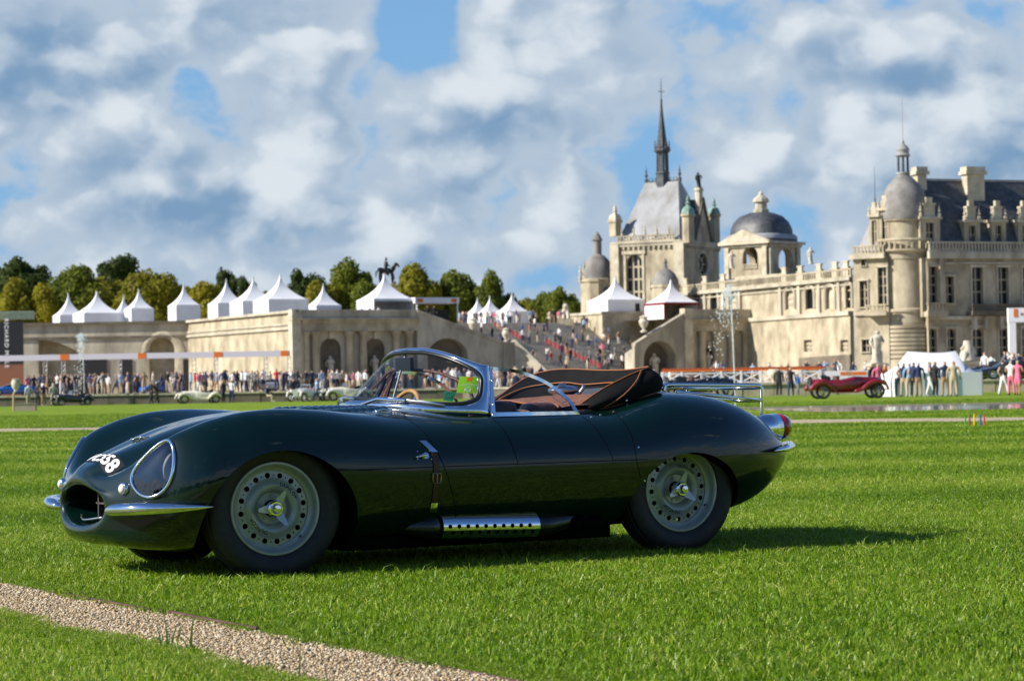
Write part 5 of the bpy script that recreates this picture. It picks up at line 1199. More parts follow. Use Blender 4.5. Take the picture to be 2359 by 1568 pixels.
# --- raised block at the head of the stair (right), carrying two tents
bk2 = thing('stair_head_block', 'square stone block at the head of the stair under the large white tent', 'wall', at(1390, 790, 318))
c0 = at(1388, 790, 318); c0.z = 0; zb0 = at(1388, 718, 318).z
q = MB(); e1 = FT.e; e2 = -FT.n
P8 = [c0, c0 + e1 * 9, c0 + e1 * 9 + e2 * 9, c0 + e2 * 9]
q.add([p + Vector((0, 0, zt2 - 4)) for p in P8] + [p + Vector((0, 0, zb0)) for p in P8], [(0, 3, 2, 1), (4, 5, 6, 7), (0, 1, 5, 4), (1, 2, 6, 5), (2, 3, 7, 6), (3, 0, 4, 7)]); wpart(q, 'block', m_stone, bk2)
q = MB(); P9 = [p + (p - (c0 + e1 * 4.5 + e2 * 4.5)).normalized() * .25 for p in P8]; q.add([p + Vector((0, 0, zb0 - .3)) for p in P9] + [p + Vector((0, 0, zb0 + .06)) for p in P9], [(0, 3, 2, 1), (4, 5, 6, 7), (0, 1, 5, 4), (1, 2, 6, 5), (2, 3, 7, 6), (3, 0, 4, 7)]); wpart(q, 'block_coping', m_stone_w, bk2)
# crouching lion-like stone figures left of the block
ln_ = thing('stone_sphinx', 'pale crouching stone figure on a block at the head of the stair', 'statue', at(1303, 735, 322))
q = MB(); q.tube([(0, 0, .0), (0, .3, .7), (0, .2, 1.2), (0, -.2, 1.5)], [.7, .6, .45, .35], 10); q.sphere((0, -.35, 1.75), .36, 10, 8); q.tube([(.25, -.3, 1.0), (.3, -.8, .5), (.3, -1.0, 0)], [.22, .2, .2], 8); q.tube([(-.25, -.3, 1.0), (-.3, -.8, .5), (-.3, -1.0, 0)], [.22, .2, .2], 8); q.build('figure', m_statue, ln_, 60)
q = MB(); q.box((0, 0, -1.0), (2.2, 2.4, 2.0)); q.build('plinth', m_stone, ln_)
# ================================================================== chateau
def window_parts(F, root, lp, out, bars=(1, 2), m_bar=m_mullion, name='window', glass=m_glass_d):
    us = [a for a, b in lp]; zs = [b for a, b in lp]; u0, u1, z0, z1 = min(us), max(us), min(zs), max(zs)
    q = MB(); F.panel(q, lp, out); w = wpart(q, name, glass, root, None); q = MB(); t = max(.06, (u1 - u0) * .055)
    for i in range(1, bars[0] + 1): u = lerp(u0, u1, i / (bars[0] + 1)); F.box(q, u - t, u + t, z0, z1 - (u1 - u0) * .08, out + .01, out + .10)
    for i in range(1, bars[1] + 1): z_ = lerp(z0, z1, i / (bars[1] + 1)); F.box(q, u0, u1, z_ - t, z_ + t, out + .02, out + .09)
    if q.v: wpart(q, 'bars', m_bar, w)
    return w
def facade(F, root, x0, x1, ztop, zbot, wins, m, depth=.5, name='wall', surround=True, glass=m_glass_d):
    """wins: (px0, px1, py0, py1, 'r'|'a', bars)"""
    xm = (x0 + x1) / 2; uL, uR = F.u(x0, 650), F.u(x1, 650); holes = []; info = []
    for (a, b, c, d_, kind, bars) in wins:
        ua, ub = F.u(a, (c + d_) / 2), F.u(b, (c + d_) / 2); zt_, zb_ = F.z((a + b) / 2, c), max(zbot + .05, F.z((a + b) / 2, d_)); lp = rect(ua, ub, zb_, zt_) if kind[0] == 'r' else archlp(ua, ub, zb_, zt_)
        holes.append(lp); info.append((lp, bars, kind))
    q = MB(); F.wall(q, rect(uL, uR, zbot, ztop), holes, depth); w = wpart(q, name, m, root)
    for lp, bars, kind in info:
        g = m_stone_l if kind.endswith('b') else glass
        window_parts(F, root, lp, -depth + .02, bars, name='blind_arch' if kind.endswith('b') else 'window', glass=g)
        if surround:
            us = [a for a, b in lp]; zs = [b for a, b in lp]; q = MB(); t = (max(us) - min(us)) * .14
            F.box(q, min(us) - t, min(us) - .01, min(zs), max(zs), .01, .14); F.box(q, max(us) + .01, max(us) + t, min(zs), max(zs), .01, .14); F.box(q, min(us) - t * 1.6, max(us) + t * 1.6, max(zs) + .02, max(zs) + t * 1.5, .01, .24); F.box(q, min(us) - t * 1.4, max(us) + t * 1.4, min(zs) - t, min(zs) - .02, .01, .22)
            wpart(q, 'surround', m_stone_l, root)
    return uL, uR
def box_roof(mbx, base, top_):
    mbx.add(base + top_, [(0, 1, 5, 4), (1, 2, 6, 5), (2, 3, 7, 6), (3, 0, 4, 7), (4, 5, 6, 7), (3, 2, 1, 0)])

# ---------------- chapel with steep lead roof and spire
DC = 330; CL = Fac(1575, DC, R(-27)); CR = Fac(1575, DC, R(63))
chp = thing('chapel', 'tall cream stone chapel with steep lead roof and thin dark spire', 'chapel', CL.P(0, ZT))
zbc = 6.0; zcor = CL.z(1490, 560); zbal = CL.z(1490, 541)
uA = CL.u(1410, 600); wid = -uA; uB = CR.u(1657, 600)
facade(CL, chp, 1410, 1575, zcor, zbc, [(1443, 1480, 586, 700, 'a', (2, 3))], m_stone, .7)
q = MB(); uc, zc2 = CR.uz(1618, 608); ru = abs(CR.u(1631, 608) - CR.u(1605, 608)) / 2; rz2 = abs(CR.z(1618, 580) - CR.z(1618, 636)) / 2; rr = (ru + rz2) / 2
rose = [(uc + ru * math.cos(2 * PI * i / 20), zc2 + rz2 * math.sin(2 * PI * i / 20)) for i in range(20)]
zg = CR.z(1618, 456); ugL, ugR = CR.u(1599, 560), CR.u(1640, 560)
q = MB(); CR.wall(q, [(0, zbc), (uB, zbc), (uB, zcor), (ugR, zcor), ((ugL + ugR) / 2, zg), (ugL, zcor), (0, zcor)], [rose], .6); wpart(q, 'gable_wall', m_stone, chp)
q = MB(); CR.panel(q, rose, -.5); rw = wpart(q, 'rose_window', m_glass_d, chp, None); q = MB()
for k in range(8):
    t = 2 * PI * k / 8; q.tube([CR.P(uc + .25 * ru * math.cos(t), zc2 + .25 * rz2 * math.sin(t), -.4), CR.P(uc + ru * math.cos(t), zc2 + rz2 * math.sin(t), -.4)], .09, 6)
q.tube([CR.P(uc + .55 * ru * math.cos(2 * PI * i / 16), zc2 + .55 * rz2 * math.sin(2 * PI * i / 16), -.4) for i in range(16)], .09, 6, True); q.tube([CR.P(a, b, .0) for a, b in rose], .22, 6, True); wpart(q, 'tracery', m_stone_l, rw)
q = MB()
for sgn, ue in ((1, ugL), (-1, ugR)): q.tube([CR.P(ue, zcor, .1), CR.P((ugL + ugR) / 2, zg, .1)], .25, 6)
wpart(q, 'gable_coping', m_stone_d, chp)
q = MB()
for F, a, b in ((CL, uA, 0.2), (CR, -.2, uB)):
    F.box(q, a, b, zcor - .4, zcor, .01, .35); F.box(q, a, b, zcor, zcor + .3, -.3, .5)
    n = int((b - a) / .75)
    for i in range(n): u = a + (i + .5) * (b - a) / n; F.box(q, u - .15, u + .15, zcor - .8, zcor - .4, .01, .3)
wpart(q, 'cornice', m_stone_w, chp)
q = MB(); balustrade(q, CL, uA + .8, -.9, zcor + .3, zbal, .2, .45, .2); stuff(wpart(q, 'balustrade', m_stone, chp))
for k in range(5): q = MB(); finial(q, CL.P(lerp(uA + .8, -.9, (k + .5) / 5), zbal - .05, .2), 1.5, .2); wpart(q, 'pinnacle', m_stone_w, chp)
# buttress corner left and string course
q = MB(); CL.box(q, uA - .1, uA + 1.2, zbc, zcor - .05, .01, .5); wpart(q, 'corner_buttress', m_stone_l, chp); q = MB(); CL.box(q, -1.0, .5, zbc, zcor + .1, .01, .45); wpart(q, 'corner_buttress', m_stone_l, chp)
# roof
C4 = [CL.P(uA + .7, zcor + .4, -.5), CL.P(-.4, zcor + .4, -.5), CL.P(-.4, zcor + .4, -uB + .6), CL.P(uA + .7, zcor + .4, -uB + .6)]
zr = CL.z(1530, 420, -uB / 2); rl, rr_ = CL.u(1489, 420, -uB / 2), CL.u(1566, 420, -uB / 2)
q = MB(); box_roof(q, C4, [CL.P(rl, zr, -uB / 2 + .5), CL.P(rr_, zr, -uB / 2 + .5), CL.P(rr_, zr, -uB / 2 - .5), CL.P(rl, zr, -uB / 2 - .5)]); wpart(q, 'roof', m_lead, chp, 20)
q = MB()
for i in range(12): u = lerp(rl, rr_, i / 11); q.tube([CL.P(u, zr, -uB / 2), CL.P(u, zr + .75, -uB / 2)], [.09, .05], 5)
for u in (rl, rr_): finial(q, CL.P(u, zr, -uB / 2), 2.6, .28)
CL.box(q, rl, rr_, zr - .02, zr + .22, -uB / 2 - .15, -uB / 2 + .15); wpart(q, 'roof_crest', m_slate, chp)
# gable roof behind the gable
q = MB(); ap = CR.P((ugL + ugR) / 2, zg - .2, -.3); bL = CR.P(ugL - .3, zcor, -.3); bR = CR.P(ugR + .3, zcor, -.3); bkv = -CR.n * 5
q.add([bL, ap, bR, bL + bkv, ap + bkv, bR + bkv], [(0, 1, 4, 3), (1, 2, 5, 4), (0, 2, 1), (3, 4, 5)]); wpart(q, 'gable_roof', m_slate, chp, 20)
# turrets at the corners
def turret(root, F, px, y_base, y_drum, y_tip, rad, out, m_cap, n=8, statue=False):
    u = F.u(px, y_drum, out); p = F.P(u, 0, out); z0 = F.z(px, y_base, out); z1 = F.z(px, y_drum, out); z2 = F.z(px, y_tip, out); q = MB()
    q.lathe([(rad, z0), (rad, z1 - .5), (rad * 1.25, z1 - .3), (rad * 1.25, z1)], n, (p.x, p.y, 0)); t = wpart(q, 'turret', m_stone, root, 30)
    h = z2 - z1; q = MB(); q.lathe([(rad * 1.1, z1), (rad * 1.05, z1 + .18 * h), (rad * .75, z1 + .34 * h), (rad * .35, z1 + .42 * h), (rad * .28, z1 + .50 * h), (rad * .45, z1 + .56 * h), (rad * .2, z1 + .66 * h), (rad * .30, z1 + .74 * h), (.03, z1 + h)], n, (p.x, p.y, 0)); wpart(q, 'turret_cap', m_cap, t, 30)
    return t
turret(chp, CL, 1417, 545, 507, 471, .85, -.6, m_stone_l, 4); turret(chp, CL, 1585, 560, 493, 449, .85, -.2, m_copper); turret(chp, CR, 1645, 560, 493, 455, .8, -.5, m_copper)
# statue on the gable
p = CR.P((ugL + ugR) / 2 - .25, 0, -.4); q = MB(); zs0 = CR.z(1612, 470); zs1 = CR.z(1612, 432); q.lathe([(.55, zs0 - 3), (.55, zs1 - .5), (.7, zs1 - .4), (.6, zs1)], 8, (p.x, p.y, 0)); pd = wpart(q, 'statue_pedestal', m_stone_l, chp); sm = figure_mesh(2.2, 2).copy(); sm.materials.clear(); sm.materials.append(m_bronze); o = link('gable_statue', sm, pd); o.location = (p.x, p.y, zs1)
# spire: square base, open lantern, needle
pS = CL.P(CL.u(1527, 430, -uB / 2), 0, -uB / 2); fz = lambda y: CL.z(1527, y, -uB / 2); fl = wempty('spire', chp)
q = MB(); q.lathe([(1.15, fz(462)), (1.1, fz(418)), (.95, fz(412)), (.95, fz(402)), (1.05, fz(400)), (.9, fz(396))], 8, (pS.x, pS.y, 0)); wpart(q, 'spire_base', m_slate, fl, 25)
for k in range(8):
    t = 2 * PI * k / 8; q = MB(); q.tube([(pS.x + .78 * math.cos(t), pS.y + .78 * math.sin(t), fz(398)), (pS.x + .74 * math.cos(t), pS.y + .74 * math.sin(t), fz(350))], .13, 6); wpart(q, 'lantern_post', m_slate, fl)
q = MB(); q.lathe([(1.0, fz(352)), (1.22, fz(347)), (1.15, fz(343)), (.85, fz(338)), (.62, fz(318)), (.42, fz(290)), (.22, fz(258)), (.13, fz(236)), (.18, fz(234)), (.07, fz(225)), (.05, fz(190)), (.02, fz(180))], 8, (pS.x, pS.y, 0)); q.tube([(pS.x - .45, pS.y, fz(211)), (pS.x + .45, pS.y, fz(211))], .06, 5)
for k in range(8): t = 2 * PI * (k + .5) / 8; finial(q, (pS.x + 1.1 * math.cos(t), pS.y + 1.1 * math.sin(t), fz(344)), 1.5, .1)
q.lathe([(.35, fz(398)), (.35, fz(350))], 8, (pS.x, pS.y, 0)); wpart(q, 'needle', m_slate, fl, 25)
# ---------------- low domed apse left of the chapel
aps = thing('domed_apse', 'low round stone building with small grey dome left of the chapel', 'building', at(1375, 720, 340))
pA_ = at(1378, 700, 340); fz = lambda y: at(1378, y, 340).z; R0 = 2.45
q = MB(); q.lathe([(R0, ZT + 6), (R0, fz(652)), (R0 * 1.08, fz(650)), (R0 * 1.08, fz(644)), (R0 * .98, fz(642))], 12, (pA_.x, pA_.y, 0)); wpart(q, 'wall', m_stone, aps, 25)
q = MB(); q.lathe([(R0 * .98, fz(643)), (R0 * .95, fz(625)), (R0 * .78, fz(605)), (R0 * .45, fz(590)), (R0 * .26, fz(586)), (R0 * .26, fz(556)), (R0 * .33, fz(553)), (R0 * .2, fz(543)), (.02, fz(533))], 16, (pA_.x, pA_.y, 0)); wpart(q, 'dome', m_grey_dome, aps, 30)
for px in (1337, 1345, 1356): q = MB(); p = at(px, 650, 339); finial(q, (p.x, p.y, at(px, 648, 339).z), 3.2, .25); wpart(q, 'pinnacle', m_stone_w, aps)
FA = Fac(1378, 337.4, 0); q = MB(); FA.panel(q, archlp(FA.u(1391, 690), FA.u(1406, 690), ZT + 6, FA.z(1398, 660)), .02); wpart(q, 'window', m_glass_d, aps, None)
aps2 = thing('domed_chapel_porch', 'small grey stone dome with spiky finial in front of the chapel wall', 'building', at(1534, 720, 322)); p = at(1534, 700, 322); fz = lambda y: at(1534, y, 322).z
q = MB(); q.lathe([(1.9, ZT + 7), (1.9, fz(664)), (2.05, fz(662)), (2.0, fz(656))], 10, (p.x, p.y, 0)); wpart(q, 'wall', m_stone, aps2, 25); q = MB(); q.lathe([(1.85, fz(657)), (1.75, fz(645)), (1.3, fz(630)), (.7, fz(622)), (.3, fz(617)), (.22, fz(607)), (.3, fz(604)), (.02, fz(594))], 14, (p.x, p.y, 0)); wpart(q, 'dome', m_grey_dome, aps2, 30)
for dx in (-36, -20): q = MB(); pp = at(1534 + dx, 660, 322); finial(q, (pp.x, pp.y, at(1534 + dx, 668, 322).z), 2.2, .2); wpart(q, 'pinnacle', m_stone_w, aps2)

# ---------------- long gallery wing with arcade, running towards the viewer
pa, pb_ = at(1545, 800, 331), at(1966, 800, 285); angG = math.atan2(pb_.y - pa.y, pb_.x - pa.x); G = Fac(1545, 331, angG)
gal = thing('gallery_wing', 'cream stone gallery with a row of arches and balustrade leading to the round tower', 'building', G.P(0, ZT))
zgt = G.z(1890, 650); zgb = G.z(1890, 726); zgl = G.z(1890, 625)
W_ = [(1596, 1616, 672, 712, 'a', (0, 0)), (1636, 1656, 668, 712, 'a', (0, 0)), (1679, 1698, 668, 712, 'ab', (0, 0)), (1809, 1832, 659, 712, 'ab', (0, 3)), (1856, 1877, 656, 711, 'a', (0, 0)), (1902, 1924, 654, 711, 'ab', (0, 0)), (1948, 1964, 648, 709, 'a', (1, 2))]
facade(G, gal, 1545, 1966, zgt, zgb, W_, m_stone, .35, 'arcade_wall', surround=False)
ul, ur = G.u(1545, 700), G.u(1966, 700)
for (a, b, c, d_, kind, _b) in W_:
    lp = archlp(G.u(a, 680), G.u(b, 680), G.z(a, d_), G.z((a + b) / 2, c), 12)[1:]; q = MB(); q.tube([G.P(u_, z_, .06) for u_, z_ in lp] + [G.P(lp[-1][0], G.z(a, d_), .06)], .22, 6); wpart(q, 'archivolt', m_stone_w, gal)
q = MB(); G.wall(q, rect(ul, ur, ZT, zgb - .02), [rect(G.u(a, 796), G.u(b, 796), G.z(a, 810), G.z(a, 783)) for a, b in ((1860, 1878), (1944, 1962))], .5, .5); wpart(q, 'lower_wall', m_stone, gal)
for a, b in ((1860, 1878), (1944, 1962)): window_parts(G, gal, rect(G.u(a, 796), G.u(b, 796), G.z(a, 810), G.z(a, 783)), .05, (1, 2), glass=mat('pale_shutter', (.30, .28, .24), .6))
q = MB(); G.wall(q, [(G.u(1850, 830), ZT), (ur, ZT), (ur, ZT + 3.2), (G.u(1850, 830), ZT + 3.0)], [], .3, .62); wpart(q, 'dark_plinth', m_stone_d, gal)
q = MB(); G.box(q, ul, ur, zgb - .25, zgb + .25, .02, .75); G.box(q, ul, ur, zgt - .1, zgt + .3, .02, .55); G.box(q, ul, ur, zgt - .7, zgt - .5, .02, .2); wpart(q, 'cornice', m_stone_w, gal)
for x_ in (1586, 1626, 1668, 1706, 1800, 1843, 1889, 1935): q = MB(); u = G.u(x_, 680); G.box(q, u - .32, u + .32, zgb + .25, zgt - .1, .02, .28); wpart(q, 'pilaster', m_stone_w, gal)
q = MB(); balustrade(q, G, ul, ur, zgt + .3, zgl, .1, .55, .24); stuff(wpart(q, 'balustrade', m_stone, gal))
for x_ in (1580, 1625, 1666, 1808, 1845, 1888, 1925, 1950):
    u = G.u(x_, 640); q = MB(); G.box(q, u - .7, u + .7, zgt + .3, zgl + .1, -.14, .2); G.box(q, u - .8, u + .8, zgl + .1, zgl + .25, -.2, .26); G.box(q, u - .5, u + .5, zgl + .25, zgl + .8, -.1, .16); G.box(q, u - .7, u + .7, zgl + .8, zgl + .95, -.16, .22); wpart(q, 'pier', m_stone_l, gal)
q = MB(); G.box(q, ul, ur, zgt - .2, zgt + .1, -9, 0); wpart(q, 'flat_roof', m_lead, gal)
# ---------------- gate pavilion with dark dome
DP = 318; PL = Fac(1775, DP, R(-42)); PR = Fac(1775, DP, R(48)); pav = thing('gate_pavilion', 'square stone gate pavilion with open arches under a dark slate dome', 'building', PL.P(0, ZT))
ze = PL.z(1740, 556); uPL = PL.u(1699, 600); uPR = PR.u(1862, 600); s_ = (abs(uPL) + uPR) / 2; zb0_ = PL.z(1740, 640)
for F, u0_, u1_, ax, bx, yt, yb in ((PL, -s_, 0, 1711, 1746, 568, 618), (PR, 0, s_, 1794, 1827, 572, 626)):
    hole = archlp(F.u(ax, 600), F.u(bx, 600), F.z(ax, yb), F.z((ax + bx) / 2, yt)); q = MB(); F.wall(q, rect(u0_, u1_, zb0_, ze), [hole], .9); wpart(q, 'arch_wall', m_stone, pav)
    q = MB(); F.wall(q, rect(u0_, u1_, zb0_, ze), [hole], .9, -s_ + .9); wpart(q, 'arch_wall', m_stone, pav)
    q = MB(); balustrade(q, F, F.u(ax, 620), F.u(bx, 620), F.z(ax, yb + 2), F.z(ax, yb - 9), .0, .4, .2); stuff(wpart(q, 'balustrade', m_stone, pav))
    q = MB(); F.box(q, u0_ - .6, u1_ + .6, ze - .35, ze, .02, .7); F.box(q, u0_ - .3, u1_ + .3, ze - .7, ze - .4, .02, .3); wpart(q, 'cornice', m_stone_l, pav)
    for u_ in (u0_ + .45, u1_ - .45): q = MB(); F.box(q, u_ - .35, u_ + .35, zb0_, ze - .7, .02, .3); wpart(q, 'pilaster', m_stone_l, pav)
def sqrot(mbx, c):
    cs_, sn_ = math.cos(R(-42)), math.sin(R(-42)); mbx.v = [(c.x + (x - c.x) * cs_ - (y - c.y) * sn_, c.y + (x - c.x) * sn_ + (y - c.y) * cs_, z_) for x, y, z_ in mbx.v]
# pediment on the left face
q = MB(); zp = PL.z(1738, 531); q.prism([(-s_ - .7, 0), (.7, 0), (-s_ / 2, zp - ze + .2)], PL.P(0, ze + .01, .1), PL.e, (0, 0, 1), PL.n, .6); wpart(q, 'pediment', m_stone_l, pav)
cP = PL.P(-s_ / 2, 0, -s_ / 2); fz = lambda y: at(1782, y, cP.y).z; q = MB(); rd = s_ * .53
q.lathe([(s_ * .60, ze + .02), (s_ * .57, fz(548)), (rd * .98, fz(540)), (rd * .96, fz(528)), (rd * .86, fz(512)), (rd * .66, fz(498)), (rd * .36, fz(490)), (.95, fz(489))], 24, (cP.x, cP.y, 0), sq=3.4); sqrot(q, cP); wpart(q, 'dome', m_slate, pav, 35)
q = MB(); q.lathe([(s_ * .60, fz(553)), (s_ * .585, fz(545)), (s_ * .55, fz(541))], 24, (cP.x, cP.y, 0), sq=3.4, cap=False); sqrot(q, cP); wpart(q, 'lead_skirt', m_lead, pav, 35)
q = MB(); q.lathe([(1.05, fz(490)), (1.05, fz(482)), (.8, fz(481)), (.8, fz(467)), (1.15, fz(465)), (1.0, fz(458)), (.6, fz(452)), (.3, fz(449)), (.35, fz(446)), (.02, fz(439))], 8, (cP.x, cP.y, 0)); wpart(q, 'lantern', m_stone_w, pav, 25)
# lower storey of the pavilion with the banner arch
LW = Fac(1735, 316, angG + R(14)); ub1, ub2 = LW.u(1706, 680), LW.u(1812, 680); hole = archlp(LW.u(1719, 690), LW.u(1752, 690), LW.z(1735, 725), LW.z(1735, 654)); q = MB(); LW.wall(q, rect(ub1, ub2, ZT + 8, zb0_ + .05), [hole], 1.5); wpart(q, 'gate_wall', m_stone, pav)
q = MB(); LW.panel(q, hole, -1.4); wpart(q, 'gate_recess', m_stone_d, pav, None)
for x_ in (1712, 1759, 1772, 1803): column(LW, pav, LW.u(x_, 690), LW.z(x_, 725), zb0_ - .9, .42, .45, m_stone_l)
q = MB(); LW.box(q, ub1, ub2, zb0_ - .9, zb0_ + .1, .02, 1.0); LW.box(q, ub1, ub2, LW.z(1735, 735), LW.z(1735, 725), .02, 1.1); wpart(q, 'gate_entablature', m_stone_l, pav)
ban = thing('white_banner', 'white banner with an orange square hanging in the pavilion arch', 'banner', LW.P(LW.u(1735, 690), LW.z(1735, 692), -.3)); bl_ = ban.location.copy()
q = MB(); lp = archlp(LW.u(1721, 670), LW.u(1750, 670), LW.z(1735, 686), LW.z(1735, 655)); q.prism(lp, LW.o, LW.e, (0, 0, 1), LW.n, .04)
m_wcl = mat('white_banner_cloth', (.80, .80, .80), .7); m_or = mat('orange_banner', (.78, .20, .03), .6); wpart(q, 'cloth', m_wcl, ban, 30); q = MB(); LW.box(q, LW.u(1730, 670), LW.u(1747, 670), LW.z(1735, 680), LW.z(1735, 662), .05, .07); wpart(q, 'orange_square', m_or, ban)
for (x_, y_, h_) in ((1686, 618, 2.3), (1868, 608, 2.2)):
    st_ = link('roof_statue', figure_mesh(h_, 3), pav); st_.location = at(x_, y_, 316) - pav.location

# ---------------- round corner tower
DT = 272; pT = at(2089, 800, DT); fz = lambda y: at(2089, y, DT).z; RT = 2.72
tow = thing('round_tower', 'round cream stone tower with grey dome and tall lantern on the right', 'tower', (pT.x, pT.y, ZT))
prof = [(RT + .45, ZT)]
for k in range(9): z0_ = lerp(fz(835), fz(748), k / 9); z1_ = lerp(fz(835), fz(748), (k + 1) / 9); prof += [(RT + .32, z0_ + .04), (RT + .32, z1_ - .12), (RT + .12, z1_ - .08), (RT + .12, z1_ + .02)]
prof += [(RT + .12, fz(745)), (RT + .05, fz(740)), (RT, fz(735)), (RT, fz(722)), (RT + .2, fz(719)), (RT + .2, fz(714)), (RT, fz(711)), (RT, fz(600)), (RT + .1, fz(598)), (RT + .15, fz(586)), (RT + .6, fz(580)), (RT + .6, fz(576)), (RT + .1, fz(575))]
q = MB(); q.lathe(prof, 40, (pT.x, pT.y, 0)); wpart(q, 'wall', m_stone, tow, 30)
q = MB(); n = 30
for k in range(n): t = 2 * PI * k / n; q.box((pT.x + (RT + .4) * math.cos(t), pT.y + (RT + .4) * math.sin(t), (fz(575) + fz(556)) / 2), (.2, .2, fz(556) - fz(575)), t)
q.tube([(pT.x + (RT + .4) * math.cos(2 * PI * k / 40), pT.y + (RT + .4) * math.sin(2 * PI * k / 40), fz(555)) for k in range(40)], .2, 6, True); stuff(wpart(q, 'balustrade', m_stone, tow))
q = MB(); q.lathe([(RT - .35, fz(576)), (RT - .35, fz(512)), (RT - .1, fz(510)), (RT - .1, fz(506))], 32, (pT.x, pT.y, 0)); wpart(q, 'drum', m_stone, tow, 30)
q = MB(); q.lathe([(RT - .05, fz(507)), (RT + .05, fz(497)), (RT, fz(470)), (RT - .35, fz(445)), (RT - .95, fz(425)), (RT - 1.6, fz(411)), (.75, fz(405)), (.7, fz(400))], 32, (pT.x, pT.y, 0)); wpart(q, 'dome', m_grey_dome, tow, 40)
for k in range(6): t = 2 * PI * (k + .3) / 6; q = MB(); q.tube([(pT.x + .62 * math.cos(t), pT.y + .62 * math.sin(t), fz(404)), (pT.x + .6 * math.cos(t), pT.y + .6 * math.sin(t), fz(360))], .13, 6); wpart(q, 'lantern_post', m_slate, tow)
q = MB(); q.lathe([(.8, fz(402)), (.8, fz(397)), (.2, fz(396))], 12, (pT.x, pT.y, 0)); q.lathe([(.75, fz(361)), (.9, fz(358)), (.72, fz(354)), (.72, fz(348)), (.8, fz(345)), (.55, fz(337)), (.2, fz(331)), (.22, fz(327)), (.05, fz(322)), (.04, fz(230)), (.01, fz(216))], 12, (pT.x, pT.y, 0)); wpart(q, 'lantern_roof', m_lead, tow, 40)
# tall window bay facing right with balcony
TB = Fac(2143, 266, R(20))
# ---------------- lit bay left of the tower
BL = Fac(2046, 270, R(-30)); bay = thing('tower_bay', 'sunlit stone bay with tall windows and dormers between gallery and round tower', 'building', BL.P(0, ZT))
zbt = BL.z(2005, 592)
facade(BL, bay, 1966, 2046, zbt, ZT, [(1981, 1999, 647, 707, 'r', (1, 2)), (2023, 2043, 616, 700, 'r', (1, 3)), (1984, 1996, 596, 612, 'r', (1, 0)), (1986, 2003, 782, 810, 'r', (1, 1))], m_stone, .4)
ub0, ub1 = BL.u(1966, 600), 0.0
q = MB(); BL.box(q, ub0 - .3, ub1, zbt - .2, zbt + .35, .02, .6); BL.box(q, ub0, ub1, BL.z(2005, 726), BL.z(2005, 718), .02, .3); wpart(q, 'cornice', m_stone_l, bay)
q = MB(); balustrade(q, BL, ub0, ub1, zbt + .35, BL.z(2005, 565), .2, .42, .2); stuff(wpart(q, 'balustrade', m_stone, bay))
q = MB(); u0_, u1_ = BL.u(2001, 712), BL.u(2050, 712); BL.box(q, u0_, u1_, BL.z(2025, 727), BL.z(2025, 719), .02, 1.2); balustrade(q, BL, u0_, u1_, BL.z(2025, 719), BL.z(2025, 702), 1.05, .4, .18); wpart(q, 'balcony', m_stone, bay)
for (xa, xb, ya) in ((2003, 2024, 500), (2025, 2052, 485)):
    q = MB(); a, b = BL.u(xa, 530, -.8), BL.u(xb, 530, -.8); zt_ = BL.z((xa + xb) / 2, ya, -.8); hole = rect(lerp(a, b, .25), lerp(a, b, .75), zbt + .5, zt_ - .4); BL.wall(q, rect(a, b, zbt + .3, zt_), [hole], .35, -.8); d_ = wpart(q, 'dormer', m_stone, bay); window_parts(BL, bay, hole, -1.1, (1, 2))
    q = MB(); BL.box(q, a - .15, b + .15, zt_, zt_ + .3, -1.3, -.5); BL.box(q, lerp(a, b, .2), lerp(a, b, .8), zt_ + .3, zt_ + 1.1, -1.2, -.7); BL.box(q, lerp(a, b, .3), lerp(a, b, .7), zt_ + 1.1, zt_ + 1.7, -1.15, -.75); finial(q, BL.P(a, zt_ + .3, -.8), 1.2, .2); finial(q, BL.P(b, zt_ + .3, -.8), 1.2, .2); wpart(q, 'dormer_top', m_stone_l, d_)
    
q = MB(); rb = [BL.P(ub0, zbt + .3, -.4), BL.P(ub1 + .4, zbt + .3, -.6), BL.P(ub1, zbt + .3, -6), BL.P(ub0, zbt + .3, -6)]; zz = BL.z(2005, 492, -2); box_roof(q, rb, [BL.P(lerp(ub0, 0, .42), zz, -2.6), BL.P(.2, zz, -2.6), BL.P(.2, zz, -3.2), BL.P(lerp(ub0, 0, .42), zz, -3.2)]); wpart(q, 'roof', m_lead, bay, 20)
q = MB(); pz = BL.P(lerp(ub0, 0, .42), zz, -2.9); finial(q, pz, 2.6, .2); q.tube([pz, pz + Vector((0, 0, BL.z(1990, 385, -2.9) - zz))], [.06, .02], 6); wpart(q, 'roof_pole', m_slate, bay)
# ---------------- main wing in shade
MW = Fac(2136, 269, R(21)); wing = thing('main_wing', 'long shaded stone wing with slate roof, dormers and chimneys at the right edge', 'building', MW.P(0, ZT))
zmw = MW.z(2240, 592)
WW = [(2140, 2159, 614, 698, 'r', (1, 3)), (2178, 2197, 637, 698, 'r', (1, 2)), (2179, 2196, 590, 606, 'r', (1, 0)), (2239, 2264, 616, 700, 'r', (1, 2)), (2299, 2323, 616, 700, 'r', (1, 2)), (2356, 2380, 616, 700, 'r', (1, 2)), (2140, 2158, 757, 822, 'a', (1, 2)), (2182, 2202, 757, 822, 'a', (1, 2)), (2240, 2266, 755, 822, 'a', (1, 2)), (2302, 2324, 755, 822, 'a', (1, 2)), (2354, 2376, 755, 822, 'a', (1, 2))]
facade(MW, wing, 2136, 2560, zmw, ZT, WW, m_stone, .55)
uw0, uw1 = MW.u(2136, 600), MW.u(2560, 600)
q = MB(); MW.box(q, uw0, uw1, zmw - .2, zmw + .5, .02, .55); MW.box(q, uw0, uw1, MW.z(2240, 736), MW.z(2240, 728), .02, .35); MW.box(q, uw0, uw1, MW.z(2240, 608), MW.z(2240, 604), .02, .2); wpart(q, 'cornice', m_stone_w, wing)
